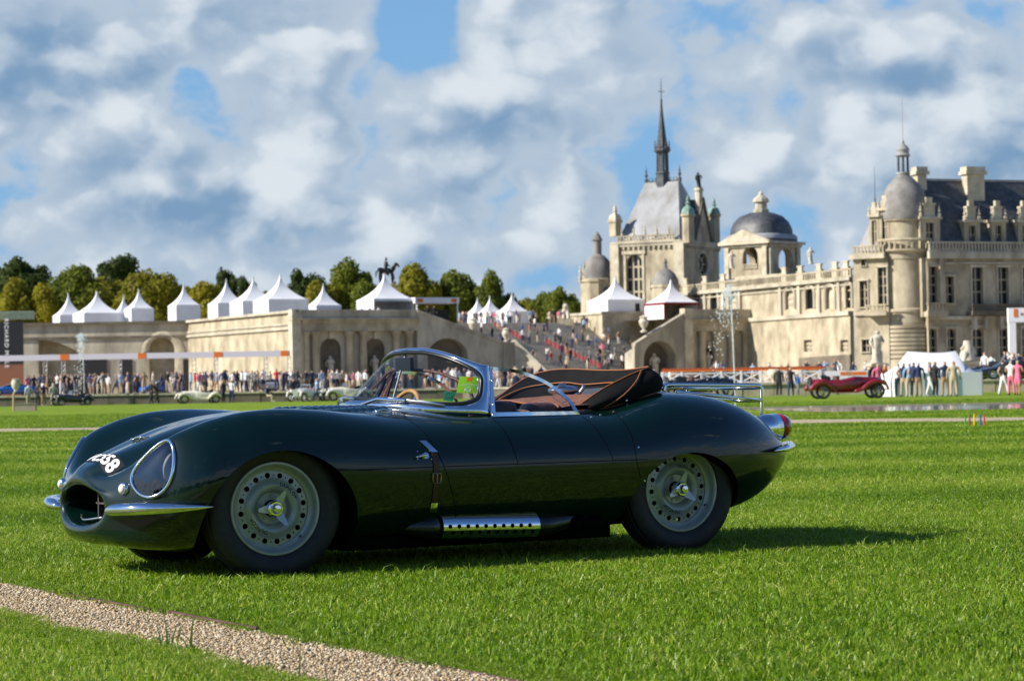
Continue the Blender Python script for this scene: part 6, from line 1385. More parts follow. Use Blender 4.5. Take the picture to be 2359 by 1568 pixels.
q = MB(); balustrade(q, MW, uw0, uw1, zmw + .5, MW.z(2240, 557), .25, .42, .2); stuff(wpart(q, 'balustrade', m_stone_w, wing))
q = MB(); u0_ = MW.u(2226, 710); MW.box(q, u0_, uw1, MW.z(2260, 727), MW.z(2260, 719), .02, 1.3); balustrade(q, MW, u0_, uw1, MW.z(2260, 719), MW.z(2260, 701), 1.15, .3, .12); wpart(q, 'balcony', m_stone_d, wing)
for x_ in (2240, 2265, 2300, 2326): q = MB(); u = MW.u(x_, 740); MW.box(q, u - .2, u + .2, MW.z(x_, 760), MW.z(x_, 728), .03, .8); wpart(q, 'console', m_stone_w, wing)
q = MB(); u0_, u1_ = MW.u(2122, 712), MW.u(2168, 712); MW.box(q, u0_, u1_, MW.z(2145, 730), MW.z(2145, 718), .02, 1.5); balustrade(q, MW, u0_, u1_, MW.z(2145, 718), MW.z(2145, 698), 1.3, .4, .2); wpart(q, 'balcony', m_stone, wing)
for x_ in (2124, 2166): q = MB(); u = MW.u(x_, 650); MW.box(q, u - .3, u + .3, MW.z(x_, 730), zmw - .2, .02, .5); wpart(q, 'pilaster', m_stone, wing)
q = MB(); rz_ = MW.z(2300, 418, -5); uh = MW.u(2150, 560); box_roof(q, [MW.P(uh - .5, zmw + .45, -.3), MW.P(uw1, zmw + .45, -.3), MW.P(uw1, zmw + .45, -10), MW.P(uh - .5, zmw + .45, -10)], [MW.P(uh + 1.4, rz_, -4.6), MW.P(uw1, rz_, -4.6), MW.P(uw1, rz_, -5.6), MW.P(uh + 1.4, rz_, -5.6)]); wpart(q, 'roof', m_slate, wing, 20)
q = MB(); MW.box(q, uh - .4, uw1, zmw + .48, zmw + .95, -.55, -.15); MW.box(q, uh + 1.2, uw1, rz_ - .1, rz_ + .15, -5.7, -4.5); q.tube([MW.P(uh - .5, zmw + .45, -.3), MW.P(uh + 1.4, rz_, -4.6)], .22, 6); wpart(q, 'lead_flashing', m_lead, wing)
for (xa, xb, yt, o_) in ((2120, 2166, 505, -.6), (2222, 2258, 512, -.9), (2284, 2318, 512, -.9), (2346, 2380, 512, -.9)):
    a, b = MW.u(xa, 540, o_), MW.u(xb, 540, o_); zt_ = MW.z((xa + xb) / 2, yt, o_); q = MB(); hole = rect(lerp(a, b, .3), lerp(a, b, .7), zmw + .6, zt_ - .4); MW.wall(q, rect(a, b, zmw + .4, zt_), [hole], 2.0, o_); d_ = wpart(q, 'dormer', m_stone, wing); window_parts(MW, wing, hole, o_ - .4, (1, 2))
    q = MB(); MW.box(q, a - .2, b + .2, zt_, zt_ + .3, o_ - 1.5, o_ + .2); MW.box(q, lerp(a, b, .22), lerp(a, b, .78), zt_ + .3, zt_ + 1.6, o_ - .6, o_ - .1); MW.box(q, lerp(a, b, .18), lerp(a, b, .82), zt_ + 1.6, zt_ + 1.85, o_ - .7, o_); MW.box(q, lerp(a, b, .34), lerp(a, b, .66), zt_ + 1.85, zt_ + 2.5, o_ - .5, o_ - .1); finial(q, MW.P(a + .1, zt_ + .3, o_), 1.6, .25); finial(q, MW.P(b - .1, zt_ + .3, o_), 1.6, .25); wpart(q, 'dormer_top', m_stone_l, d_)
for (xa, xb, yt, o_) in ((2110, 2139, 384, -4), (2224, 2272, 384, -3.4)):
    a, b = MW.u(xa + 4, 420, o_), MW.u(xb - 4, 420, o_); zt_ = MW.z((xa + xb) / 2, yt, o_); q = MB(); MW.box(q, a, b, zmw + 1, zt_ - .9, o_ - 1.2, o_); MW.box(q, a - .25, b + .25, zt_ - .9, zt_ - .5, o_ - 1.45, o_ + .25); MW.box(q, a - .1, b + .1, zt_ - .5, zt_, o_ - 1.3, o_ + .1); wpart(q, 'chimney', m_stone_l, wing)
# ================================================================== tents, trees, statues, banners
m_tent = mat('white_tent_canvas', (0.80, 0.80, 0.82), 0.65, var=0.04, vscale=0.8)
m_tentw = mat('white_tent_wall', (0.74, 0.75, 0.78), 0.6, var=0.05, vscale=0.7)
m_red = mat('dark_red_cloth', (0.18, 0.008, 0.014), 0.7)
m_steel = mat('grey_steel', (0.30, 0.31, 0.32), 0.4, 0.6)
m_dark = mat('dark_opening', (0.02, 0.02, 0.022), 0.7)
m_or2 = mat('orange_sign', (0.72, 0.17, 0.02), 0.55)
def tent(label, ax, ay, xl, xr, ye, yb, d, zfloor=None, red=False, open_=False, door=False, ang=AXT):
    cxp = (xl + xr) / 2; w = (xr - xl) * d / FPX; s = w / (math.cos(ang) + math.sin(ang)); ze_ = at(cxp, ye, d).z; za = at(ax, ay, d).z; zb_ = at(cxp, yb, d).z if zfloor is None else zfloor
    c = at(cxp, ye, d); t = thing('pagoda_tent', label, 'tent', (c.x, c.y, zb_), ang, 'white pagoda tents on the terraces'); h = s / 2; H = za - zb_; E = ze_ - zb_
    q = MB(); rows = []; n = 14; per = []
    for k in range(4):
        a, b = [(-h, -h), (h, -h), (h, h), (-h, h)][k], [(h, -h), (h, h), (-h, h), (-h, -h)][k]
        for i in range(6): per.append((lerp(a[0], b[0], i / 6), lerp(a[1], b[1], i / 6)))
    for j in range(n + 1):
        u = j / n; f = (1 - u)**1.95 * .97 + .03; z_ = E + (H - E) * (u**1.08); rows.append([(x * f, y * f, z_ - .10 * s * .06 * math.sin(PI * 1) ) for x, y in per])
    q.grid(rows, cv=True); q.build('roof', m_tent, t, 25)
    q = MB(); q.lathe([(.10, H - .12), (.10, H + .03), (.05, H + .10), (.01, H + .12)], 8); q.build('finial', m_steel, t)
    val = .30
    for k in range(4):
        a, b = [(-h, -h), (h, -h), (h, h), (-h, h)][k], [(h, -h), (h, h), (-h, h), (-h, -h)][k]; dx, dy = b[0] - a[0], b[1] - a[1]; ox, oy = dy / s * .03, -dx / s * .03
        q = MB(); q.add([(a[0] + ox, a[1] + oy, E - val), (b[0] + ox, b[1] + oy, E - val), (b[0] + ox, b[1] + oy, E + .02), (a[0] + ox, a[1] + oy, E + .02), (a[0], a[1], E - val), (b[0], b[1], E - val), (b[0], b[1], E + .02), (a[0], a[1], E + .02)], [(0, 1, 2, 3), (4, 7, 6, 5), (0, 4, 5, 1), (2, 6, 7, 3), (0, 3, 7, 4), (1, 5, 6, 2)]); q.build('valance', m_red if red else m_tent, t)
        if not (open_ and k == 0) and E - val > .1:
            q = MB(); q.add([(a[0], a[1], 0), (b[0], b[1], 0), (b[0], b[1], E - val), (a[0], a[1], E - val)], [(0, 1, 2, 3)]); q.build('wall_panel', m_tentw, t, None)
        q = MB(); q.box((a[0], a[1], E / 2), (.14, .14, E)); q.build('post', m_red if red else m_tentw, t)
    if door: q = MB(); q.box((h * .62, -h - .03, E * .38), (s * .12, .05, E * .7)); q.build('doorway', m_dark, t)
    return t
ZF = ZTOP - 1.0
tent('leftmost small white pagoda tent, in front of the yellow-green trees', 168, 676, 120, 196, 726, 735, 350, ZF)
tent('white pagoda tent, second from the left, with a low wide roof', 222, 671, 165, 282, 722, 735, 340, ZF)
tent('small white pagoda tent peeping between the second and fourth tents', 286, 680, 258, 312, 722, 735, 352, ZF)
tent('white pagoda tent standing alone left of the slim one, fourth from the left', 320, 666, 285, 355, 711, 735, 340, ZF)
tent('slim isolated white pagoda tent above the oblique terrace wall', 423, 655, 386, 462, 703, 733, 335, ZF)
tent('white pagoda tent at the left end of the row of three', 540, 643, 478, 566, 699, 726, 326, ZF, door=True)
tent('white pagoda tent in the middle of the row of three', 591, 639, 528, 640, 695, 723, 318, ZF, door=True)
tent('largest white pagoda tent at the terrace corner, right end of the row of three', 646, 633, 582, 711, 691, 716, 308, ZF)
tent('small white pagoda tent just right of the terrace corner', 735, 655, 705, 786, 704, 712, 318, ZF)
tent('large white pagoda tent in front of the horseman statue', 887, 630, 821, 952, 690, 712, 306, ZF, open_=True)
tent('leftmost of the three small white tents at the head of the stair', 1100, 686, 1073, 1128, 722, 735, 352, zt2)
tent('middle one of the three small white tents at the head of the stair', 1128, 682, 1100, 1158, 720, 735, 346, zt2)
tent('right and largest of the three white tents at the head of the stair', 1179, 675, 1143, 1217, 718, 735, 340, zt2)
tent('large white pagoda tent on the stone block right of the stair', 1419, 639, 1354, 1483, 692, 715, 325, zb0 - .2, door=True)
tent('white pagoda tent half hidden between the block tent and the red-trimmed one', 1476, 651, 1442, 1512, 697, 715, 338, zb0 - .2)
tent('white pagoda tent with dark red trim and posts above the right stair', 1544, 645, 1485, 1608, 698, 722, 318, ZF, red=True, open_=True)

# ---- white open gazebo with orange marks on the left terrace
gz = thing('bar_gazebo', 'flat white bar canopy with orange marks beside the large tent', 'gazebo', at(1006, 720, 306)); L0 = gz.location.copy(); GZ = Fac(956, 304, AXT)
q = MB(); ug0, ug1 = GZ.u(956, 690), GZ.u(1058, 690); GZ.box(q, ug0, ug1, GZ.z(1006, 698), GZ.z(1006, 685), -3, 0); wpart(q, 'canopy', m_tent, gz)
for x_ in (962, 1055): q = MB(); u = GZ.u(x_, 700); GZ.box(q, u - .08, u + .08, ZF, GZ.z(x_, 698), -.3, -.1); wpart(q, 'post', m_tentw, gz)
for (xa, xb) in ((961, 974), (1040, 1052)): q = MB(); GZ.box(q, GZ.u(xa, 690), GZ.u(xb, 690), GZ.z(1006, 696), GZ.z(1006, 688), .01, .04); wpart(q, 'orange_mark', m_or2, gz)
q = MB(); GZ.box(q, GZ.u(970, 710), GZ.u(1050, 710), ZF, GZ.z(1006, 712), -2.6, -2.0); wpart(q, 'counter', m_dark, gz)

# ---- trees
def leaf_material(name, c1, c2):
    m, N, L, b = node_mat(name); tc = N.new('ShaderNodeTexCoord'); no = N.new('ShaderNodeTexNoise'); L.new(tc.outputs['Object'], no.inputs['Vector']); no.inputs['Scale'].default_value = .55; no.inputs['Detail'].default_value = 4
    r = N.new('ShaderNodeValToRGB'); L.new(no.outputs['Fac'], r.inputs[0]); r.color_ramp.elements[0].position = .36; r.color_ramp.elements[1].position = .66; r.color_ramp.elements[0].color = (*c2, 1); r.color_ramp.elements[1].color = (*c1, 1); L.new(r.outputs[0], b.inputs['Base Color']); b.inputs['Roughness'].default_value = .7; b.inputs['Specular IOR Level'].default_value = .2
    tr = N.new('ShaderNodeBsdfTranslucent'); L.new(r.outputs[0], tr.inputs[0]); mx = N.new('ShaderNodeMixShader'); mx.inputs[0].default_value = .4; L.new(b.outputs[0], mx.inputs[1]); L.new(tr.outputs[0], mx.inputs[2]); L.new(mx.outputs[0], N['Material Output'].inputs[0]); return m
LEAF = {'dark': leaf_material('dark_leaves', (.075, .11, .020), (.036, .058, .012)), 'mid': leaf_material('green_leaves', (.20, .225, .022), (.085, .115, .014)), 'gold': leaf_material('yellow_green_leaves', (.40, .34, .020), (.21, .20, .014)), 'olive': leaf_material('olive_leaves', (.31, .285, .022), (.15, .15, .015))}
m_bark = mat('bark', (.06, .045, .03), .9, var=.3, vscale=3)
def crown_mesh(seed, round_):
    rs = random.Random(seed); vs = []; fs = []; lobes = []
    nl = 19
    for i in range(nl):
        t = rs.uniform(0, 2 * PI); p = math.acos(rs.uniform(-.75, 1)); rr = rs.uniform(.45, .66) if round_ else rs.uniform(.38, .78); lobes.append((Vector((math.sin(p) * math.cos(t), math.sin(p) * math.sin(t), math.cos(p))) * rr, rs.uniform(.34, .48) if round_ else rs.uniform(.26, .42)))
    lobes.append((Vector((0, 0, 0)), .62))
    for c, r_ in lobes:
        n = int(330 * (r_ / .4)**2)
        for _ in range(n):
            d_ = Vector((rs.gauss(0, 1), rs.gauss(0, 1), rs.gauss(0, 1))).normalized(); p = c + d_ * r_ * rs.uniform(.82, 1.06); s_ = rs.uniform(.035, .075); nn = (d_ + Vector((rs.gauss(0, .6), rs.gauss(0, .6), rs.gauss(0, .6)))).normalized(); e1 = nn.orthogonal().normalized(); e2 = nn.cross(e1); a = rs.uniform(0, 6.28); f1 = e1 * math.cos(a) + e2 * math.sin(a); f2 = nn.cross(f1); o = len(vs)
            vs += [p - f1 * s_, p - f2 * s_ * .7, p + f1 * s_, p + f2 * s_ * .7]; fs.append((o, o + 1, o + 2, o + 3))
        # solid inner spheres added to keep the sky from showing through the middle
        q_ = MB(); q_.sphere(c, r_ * .74, 8, 6); o = len(vs); vs += [Vector(v) for v in q_.v]; fs += [tuple(i + o for i in f) for f in q_.f]
    me = bpy.data.meshes.new('crown'); me.from_pydata(vs, [], fs); return me
CROWNS = [crown_mesh(k, k % 2 == 0) for k in range(6)]; CM = {}
tb = MB(); tb.tube([(0, 0, 0), (.02, 0, .35), (0, .02, .7), (.01, 0, 1)], [.05, .04, .032, .02], 8); tb.tube([(0, 0, .6), (.12, .05, .85), (.2, .1, 1.05)], [.022, .016, .01], 6); tb.tube([(0, 0, .65), (-.12, -.04, .9), (-.2, -.05, 1.1)], [.022, .015, .01], 6); tme = tb.mesh('trunk', 60); tme.materials.append(m_bark)
def tree(label, cx, ytop, w, ybot, kind, d, var, group='trees behind the terrace'):
    rx = w * d / FPX / 2 * 1.18; p = at(cx, ytop, d); zt_ = p.z; zb_ = at(cx, ybot + 45, d).z; rz_ = (zt_ - zb_) / 2; t = thing('tree', label, 'tree', (p.x, p.y, ZT), 0, group)
    key = (var, kind)
    if key not in CM: me = CROWNS[var].copy(); me.materials.append(LEAF[kind]); CM[key] = me
    c = link('crown', CM[key], t); c.location = (0, 0, (zt_ + zb_) / 2 - ZT); c.scale = (rx, rx, rz_); c.rotation_euler = (0, 0, cx * .37)
    k = link('trunk', tme, t); k.scale = (rx * 1.6, rx * 1.6, (zt_ + zb_) / 2 - ZT); return t
TREES = [('dark tall tree at the far left behind the yellow-green ones', 58, 586, 118, 690, 'dark', 560, 1), ('olive rounded tree in the bottom left corner of the wood', 32, 643, 92, 740, 'olive', 480, 0), ('yellow-green bushy tree right of the olive corner tree', 92, 650, 84, 745, 'gold', 480, 2), ('big rounded green tree behind the two leftmost tents', 172, 614, 132, 745, 'mid', 490, 0), ('dark tree top rising behind the rounded trees, left of centre', 275, 587, 108, 660, 'dark', 570, 3), ('olive tree between the big rounded tree and the broad one', 250, 622, 96, 745, 'olive', 500, 4), ('broad olive tree behind the fourth tent', 342, 617, 136, 745, 'olive', 485, 2), ('dark green tree edge left of the slim tent', 385, 636, 74, 745, 'mid', 505, 4),
 ('yellow-green tree between the slim tent and the row of three', 472, 652, 116, 745, 'gold', 480, 0), ('dark tree behind the left tent of the row of three', 520, 619, 62, 700, 'dark', 545, 3), ('small dark tree between the peaks of the row of three', 566, 634, 50, 710, 'dark', 540, 5), ('low olive hedge-like tree left of the slim tent', 440, 662, 60, 745, 'olive', 500, 4), ('dark tree right of the largest corner tent', 700, 612, 96, 720, 'dark', 520, 1), ('olive-brown tree left of the tall green one', 742, 632, 72, 730, 'olive', 500, 4), ('tall green tree left of the horseman statue', 812, 598, 108, 735, 'mid', 505, 3), ('rounded dark green tree between the statue and the tall tree', 838, 640, 84, 740, 'mid', 495, 2), ('broad brownish tree right of the horseman statue', 958, 610, 118, 735, 'olive', 500, 0), ('dark sloping tree right of the broad brownish one', 1042, 618, 128, 735, 'mid', 505, 2), ('free-standing tree with a narrow top left of the chateau', 1130, 621, 72, 735, 'mid', 500, 5), ('low dark bush between the free-standing tree and the chateau trees', 1170, 664, 60, 740, 'dark', 505, 4), ('dark tree just left of the domed apse', 1298, 656, 84, 735, 'mid', 490, 1), ('low tree left of the dark tree by the apse', 1245, 674, 66, 735, 'mid', 500, 3), ('small dark tree edge beside the apse wall', 1262, 668, 56, 735, 'dark', 510, 4)]
for a in TREES: tree(*a)
# continuous lower belt of trees behind the single ones
def tree_belt():
    rs = random.Random(9); vs = []; fs = []
    for px in list(range(-20, 1090, 17)) + list(range(1215, 1335, 15)):
        d = rs.uniform(560, 600); me = CROWNS[rs.randrange(6)]; r_ = rs.uniform(3.0, 4.2); yt = (668 if px < 420 else 672 if px < 700 else 660 if px < 1080 else 690) + rs.uniform(-10, 10); c = at(px, yt, d); zc = c.z - r_ * 1.5; a = rs.uniform(0, 6.28); ca, sa_ = math.cos(a), math.sin(a); o = len(vs)
        vs += [Vector((c.x + (v.co.x * ca - v.co.y * sa_) * r_, c.y + (v.co.x * sa_ + v.co.y * ca) * r_, zc + v.co.z * r_ * 1.5)) for v in me.vertices]; fs += [tuple(i + o for i in p.vertices) for p in me.polygons]
    me = bpy.data.meshes.new('tree_belt'); me.from_pydata(vs, [], fs); me.materials.append(LEAF['olive']); return link('tree_belt', me)
stuff(tag(tree_belt(), 'continuous belt of olive-green trees far behind the tents', 'wood'))
# wood behind the photographer (mirrored in the car's flank)
def wood_behind():
    rs = random.Random(3); vs = []; fs = []
    for i in range(46):
        x = -130 + i * 6 + rs.uniform(-2, 2); y = -75 - .10 * abs(x) + rs.uniform(-8, 8); r_ = rs.uniform(4.5, 7); zc = rs.uniform(4, 7)
        for v in CROWNS[i % 6].vertices: pass
        o = len(vs); me = CROWNS[i % 6]
        k = 5
        for pi_ in range(0, len(me.polygons), k):
            f = me.polygons[pi_]; o = len(vs); vs += [Vector((me.vertices[j].co.x * r_ * 1.1 + x, me.vertices[j].co.y * r_ + y, max(0, me.vertices[j].co.z * r_ * 1.25 + zc))) for j in f.vertices]; fs.append(tuple(range(o, o + len(f.vertices))))
    me = bpy.data.meshes.new('wood'); me.from_pydata(vs, [], fs); me.materials.append(LEAF['dark']); return link('wood', me)
stuff(tag(wood_behind(), 'dark wood mirrored in the flank of the green car', 'wood'))

# ---- bronze horseman
hs = thing('horseman_statue', 'dark bronze rider on horseback rising above the large tent', 'statue', at(890, 664, 335), R(8)); hs.scale = (.85, .85, .85)
q = MB(); K = 1.0
q.tube(catmull([(1.15, 0, 2.75), (.6, 0, 2.85), (-.2, 0, 2.80), (-.95, 0, 2.95), (-1.25, 0, 2.85)], 4), [.35] * 4 + [.52] * 4 + [.50] * 4 + [.50] * 4 + [.25], 12)
q.tube(catmull([(.95, 0, 2.95), (1.35, 0, 3.5), (1.55, 0, 3.95), (1.75, 0, 4.05)], 4), [.42] * 4 + [.30] * 4 + [.24] * 4 + [.2], 10); q.tube([(1.55, 0, 4.12), (1.95, 0, 3.85), (2.2, 0, 3.5)], [.22, .2, .12], 8)
for (x, y, bend) in ((.95, .25, .35), (.95, -.25, .0), (-.95, .28, -.1), (-.95, -.28, .15)): q.tube([(x, y, 2.7), (x + bend, y, 1.75), (x + bend * .4, y, 1.0), (x + bend * .5 + .1, y, .92)], [.28, .16, .10, .13], 8)
q.tube([(-1.3, 0, 3.05), (-1.65, 0, 2.7), (-1.7, 0, 1.8)], [.12, .16, .05], 8); q.build('horse', m_bronze, hs, 60)
q = MB(); q.tube([(0, 0, 3.1), (.0, 0, 3.6), (.02, 0, 4.25), (.02, 0, 4.5)], [.34, .30, .36, .14], 10); q.sphere((.04, 0, 4.78), .22, 10, 8); q.tube([(.04, 0, 4.9), (.04, 0, 5.15)], [.16, .05], 8); q.tube([(.05, .34, 4.3), (.35, .40, 3.85), (.75, .2, 3.75)], [.14, .11, .08], 8); q.tube([(.05, -.34, 4.3), (.2, -.5, 3.9), (.55, -.35, 3.7)], [.14, .11, .08], 8)
for sg in (1, -1): q.tube([(.05, .3 * sg, 3.2), (.4, .5 * sg, 2.8), (.25, .55 * sg, 2.2), (.45, .55 * sg, 2.1)], [.2, .17, .11, .09], 8)
q.build('rider', m_bronze, hs, 60)
q = MB(); q.box((.1, 0, -2.2), (3.2, 1.8, 4.2)); q.box((.1, 0, -.08), (3.7, 2.2, .25)); q.build('pedestal', m_stone, hs)

# ---- garden statues on pedestals, urns and small garden things
def garden_statue(label, px, y0, y1, y2, d, seated=False, pw=1.1):
    b = at(px, y2, d); t = thing('garden_statue', label, 'statue', (b.x, b.y, ZT if b.z > ZT else b.z), R(10)); zp = at(px, y1, d).z - t.location.z; h = at(px, y0, d).z - at(px, y1, d).z
    q = MB(); q.box((0, 0, zp * .5), (pw, pw, zp)); q.box((0, 0, zp - .12), (pw * 1.2, pw * 1.2, .18)); q.box((0, 0, .15), (pw * 1.2, pw * 1.2, .3)); q.build('pedestal', m_stone_l, t)
    q = MB()
    if seated:
        q.T = Matrix.Translation((0, 0, zp))
        q.tube([(0, 0, 0), (.0, .05, h * .25), (.05, 0, h * .5), (.05, 0, h * .72)], [h * .30, h * .26, h * .17, h * .15], 12); q.sphere((.05, -.03, h * .88), h * .11, 10, 8); q.tube([(.05, -.1, h * .3), (-.35, -.35, h * .28), (-.42, -.4, 0)], [h * .14, h * .11, h * .08], 8); q.tube([(.12, 0, h * .68), (.40, -.1, h * .45), (.55, -.15, h * .25)], [h * .08, h * .06, h * .05], 8); q.tube([(-.05, 0, h * .68), (-.3, -.1, h * .5), (-.55, -.1, h * .42)], [h * .08, h * .06, h * .05], 8); q.sphere((.55, 0, h * .15), h * .16, 10, 8); q.sphere((-.6, .1, h * .2), h * .14, 10, 8); q.build('figure', m_statue, t, 60)
    else:
        o = link('figure', figure_mesh(round(h, 1), 5), t); o.location = (0, 0, zp)
        q = MB(); q.tube([(.25, .1, zp), (.3, .1, zp + h * .3), (.2, .1, zp + h * .5)], [.2, .16, .08], 8); q.build('tree_support', m_statue, t, 60)
    return t
garden_statue('pale standing stone statue on a tall pedestal in front of the round tower', 2022, 760, 836, 905, 168)
garden_statue('pale seated stone group on a pedestal right of the white marquee tent', 2230, 766, 832, 880, 185, True, 1.4)
t = thing('stone_urn', 'white stone urn on the low wall left of the two dark-clad visitors', 'urn', at(1784, 887, 152)); q = MB(); q.lathe([(.30, 0), (.30, .12), (.14, .2), (.15, .3), (.36, .55), (.44, .85), (.36, 1.0), (.32, 1.02)], 16); q.build('bowl', m_statue, t, 50)
p = gnd(33, 947); t = thing('vase_post', 'white vase on a thin curved post at the left edge of the lawn', 'vase', p); q = MB(); q.tube(catmull([(-.05, 0, 0), (-.04, 0, .5), (-.02, 0, .95), (.12, 0, 1.15)], 5), [.055] * 15 + [.07], 8); q.build('post', mat('ochre_metal', (.45, .34, .18), .6), t, 60); q = MB(); q.lathe([(.12, 1.1), (.10, 1.16), (.2, 1.3), (.25, 1.48), (.24, 1.62), (.19, 1.72), (.22, 1.76), (.15, 1.78)], 16, (.1, 0, 0)); q.build('vase', m_statue, t, 50)
p = gnd(56, 946); t = thing('stone_block', 'low rectangular stone block on the lawn beside the vase post', 'block', p); q = MB(); q.box((0, .15, .19), (1.28, .35, .38)); q.box((0, .15, .39), (1.34, .41, .04)); q.build('block', m_stone, t)
# coloured pegs on the right lawn
for (px, yt, col, nm) in ((2224, 954, (.02, .30, .03), 'green'), (2234, 956, (.20, .05, .03), 'brown'), (2245, 953, (.70, .42, .01), 'yellow'), (2259, 955, (.01, .08, .40), 'blue'), (2268, 955, (.55, .015, .02), 'red')):
    p = gnd(px, 981); h = at(px, yt, p.y).z; t = thing('wooden_peg', 'short %s peg standing on the lawn right of the car' % nm, 'peg', p, 0, 'coloured pegs on the lawn'); q = MB(); q.lathe([(.016, 0), (.016, h * .8), (.012, h * .86), (.017, h * .93), (.006, h)], 10); q.build('stick', mat(nm + '_peg_paint', col, .5), t)
    q = MB(); q.lathe([(.04 if nm == 'yellow' else .022, 0), (.04 if nm == 'yellow' else .022, .012), (.016, .02)], 10); q.build('foot', mat(nm + '_peg_paint', col, .5), t)
# ---- banner beam with truss posts over the crowd
bb = thing('banner_beam', 'long white overhead banner with orange squares on thin posts above the left crowd', 'banner', at(330, 870, 222)); B0 = bb.location.copy(); BF = Fac(330, 222, 0.0)
zb1, zb2 = BF.z(330, 826), BF.z(330, 813); q = MB(); BF.box(q, BF.u(-60, 820), BF.u(668, 820), zb1, zb2, -.1, .1); wpart(q, 'banner', mat('lilac_white_banner', (.62, .60, .66), .6), bb)
for (xa, xb) in ((139, 158), (318, 336), (493, 512), (647, 665)): q = MB(); BF.box(q, BF.u(xa, 820), BF.u(xb, 820), zb1, zb2, .11, .13); wpart(q, 'orange_square', m_or2, bb)
for x_ in (104, 146, 276, 447, 498, 612, 666):
    q = MB(); u = BF.u(x_, 840)
    for du in (-.16, .16): BF.box(q, u + du - .03, u + du + .03, ZT, zb1, -.05, .05)
    for k in range(8): z_ = lerp(ZT, zb1, (k + .5) / 8); q.tube([BF.P(u - .16, z_ - .2, 0), BF.P(u + .16, z_ + .2, 0)], .025, 5)
    wpart(q, 'truss_post', mat('pale_steel', (.55, .54, .52), .5, .2), bb)
# ---- black upright banner at the far left
kb = thing('black_banner', 'tall black banner with vertical white lettering at the far left', 'banner', at(25, 866, 300)); KF = Fac(25, 300, 0.0)
q = MB(); KF.box(q, KF.u(-40, 790), KF.u(53, 790), KF.z(25, 838), KF.z(25, 741), -.3, 0); wpart(q, 'panel', mat('black_panel', (.012, .013, .016), .5), kb); q = MB(); KF.box(q, KF.u(-40, 850), KF.u(53, 850), ZT, KF.z(25, 838) - .02, -.3, -.05); wpart(q, 'rust_panel', mat('rust_panel', (.24, .095, .05), .7), kb)
tm = text_mesh('RICHARD MILLE', .72, .0, 1.25, bold=.008); tm.materials.append(m_white); o = link('lettering', tm, kb); o.matrix_local = Matrix.Translation(KF.P(KF.u(15, 790), KF.z(15, 790), .02) - kb.location) @ Matrix.Rotation(R(90), 4, 'X') @ Matrix.Rotation(R(-90), 4, 'Z')
tr_ = thing('terrace_railing', 'pale green railing panels on the terrace above the black banner', 'railing', at(40, 735, 316)); RF = Fac(40, 316, 0.0); q = MB()
for k in range(26): u = lerp(RF.u(-20, 725), RF.u(78, 725), k / 25); RF.box(q, u - .05, u + .05, RF.z(40, 736), RF.z(40, 717), -.05, .05)
RF.box(q, RF.u(-20, 725), RF.u(78, 725), RF.z(40, 719), RF.z(40, 717), -.06, .06); stuff(wpart(q, 'bars', mat('pale_green_paint', (.25, .33, .27), .6), tr_))
# ---- white gate portal with orange square at the right edge
gp = thing('white_portal', 'white entrance portal with an orange square at the right edge', 'portal', at(2332, 828, 200)); GF = Fac(2325, 200, 0.0)
q = MB(); GF.box(q, GF.u(2325, 780), GF.u(2341, 780), ZT, GF.z(2332, 742), -.5, 0); GF.box(q, GF.u(2323, 730), GF.u(2520, 730), GF.z(2340, 742), GF.z(2340, 709), -.5, 0.02); GF.box(q, GF.u(2500, 780), GF.u(2516, 780), ZT, GF.z(2332, 742), -.5, 0); wpart(q, 'portal_frame', m_tent, gp); q = MB(); GF.box(q, GF.u(2335, 720), GF.u(2344, 720), GF.z(2340, 730), GF.z(2340, 711), .03, .05); wpart(q, 'orange_square', m_or2, gp)
tm = text_mesh('RICHARD MILLE', .34, 0, 1.1, 'LEFT', .006); tm.materials.append(m_black); o = link('lettering', tm, gp); o.matrix_local = Matrix.Translation(GF.P(GF.u(2351, 724), GF.z(2351, 724), .04) - gp.location) @ Matrix.Rotation(R(90), 4, 'X')
# ---- white cross-braced fence and orange bands behind the car
WF = Fac(1525, 152.5, 0.0); fn_ = thing('white_fence', 'white cross-braced fence with orange band on the low wall behind the car', 'fence', WF.P(0, ZT)); zf0, zf1 = ZT + .08, WF.z(1700, 857)
u_end = WF.u(1890, 870); nP = 8
for i in range(nP + 1): q = MB(); u = lerp(0, u_end, i / nP); WF.box(q, u - .06, u + .06, ZT, zf1 + .08, -.06, .06); wpart(q, 'post', m_tent, fn_)
for i in range(nP):
    a, b = lerp(0, u_end, i / nP) + .07, lerp(0, u_end, (i + 1) / nP) - .07; q = MB(); WF.box(q, a, b, zf1 - .07, zf1, -.035, .035); WF.box(q, a, b, zf0, zf0 + .06, -.035, .035); wpart(q, 'rail', m_tent, fn_)
    for (za, zb_) in ((zf0 + .06, zf1 - .07), (zf1 - .07, zf0 + .06)): q = MB(); q.tube([WF.P(a, za, .0), WF.P(b, zb_, .0)], .035, 5); wpart(q, 'brace', m_tent, fn_)
q = MB(); WF.box(q, 0, u_end, zf1 + .08, WF.z(1700, 851), -.05, 0); wpart(q, 'orange_band', m_or2, fn_)
OF = Fac(1525, 176, 0.0); ob = thing('orange_barrier', 'orange and red barrier band behind the white fence', 'barrier', OF.P(0, ZT)); q = MB(); OF.box(q, 0, OF.u(1900, 850), OF.z(1700, 852), OF.z(1700, 846), -.04, 0); wpart(q, 'band', mat('red_orange_band', (.42, .09, .025), .6), ob)
for k in range(9): q = MB(); u = OF.u(1530 + 45 * k, 850); OF.box(q, u - .04, u + .04, ZT, OF.z(1700, 845), -.1, -.05); wpart(q, 'post', m_steel, ob)
wb = thing('white_barrier', 'white and orange banner barrier along the wall behind the red car', 'barrier', WF.P(WF.u(1900, 870), ZT)); 
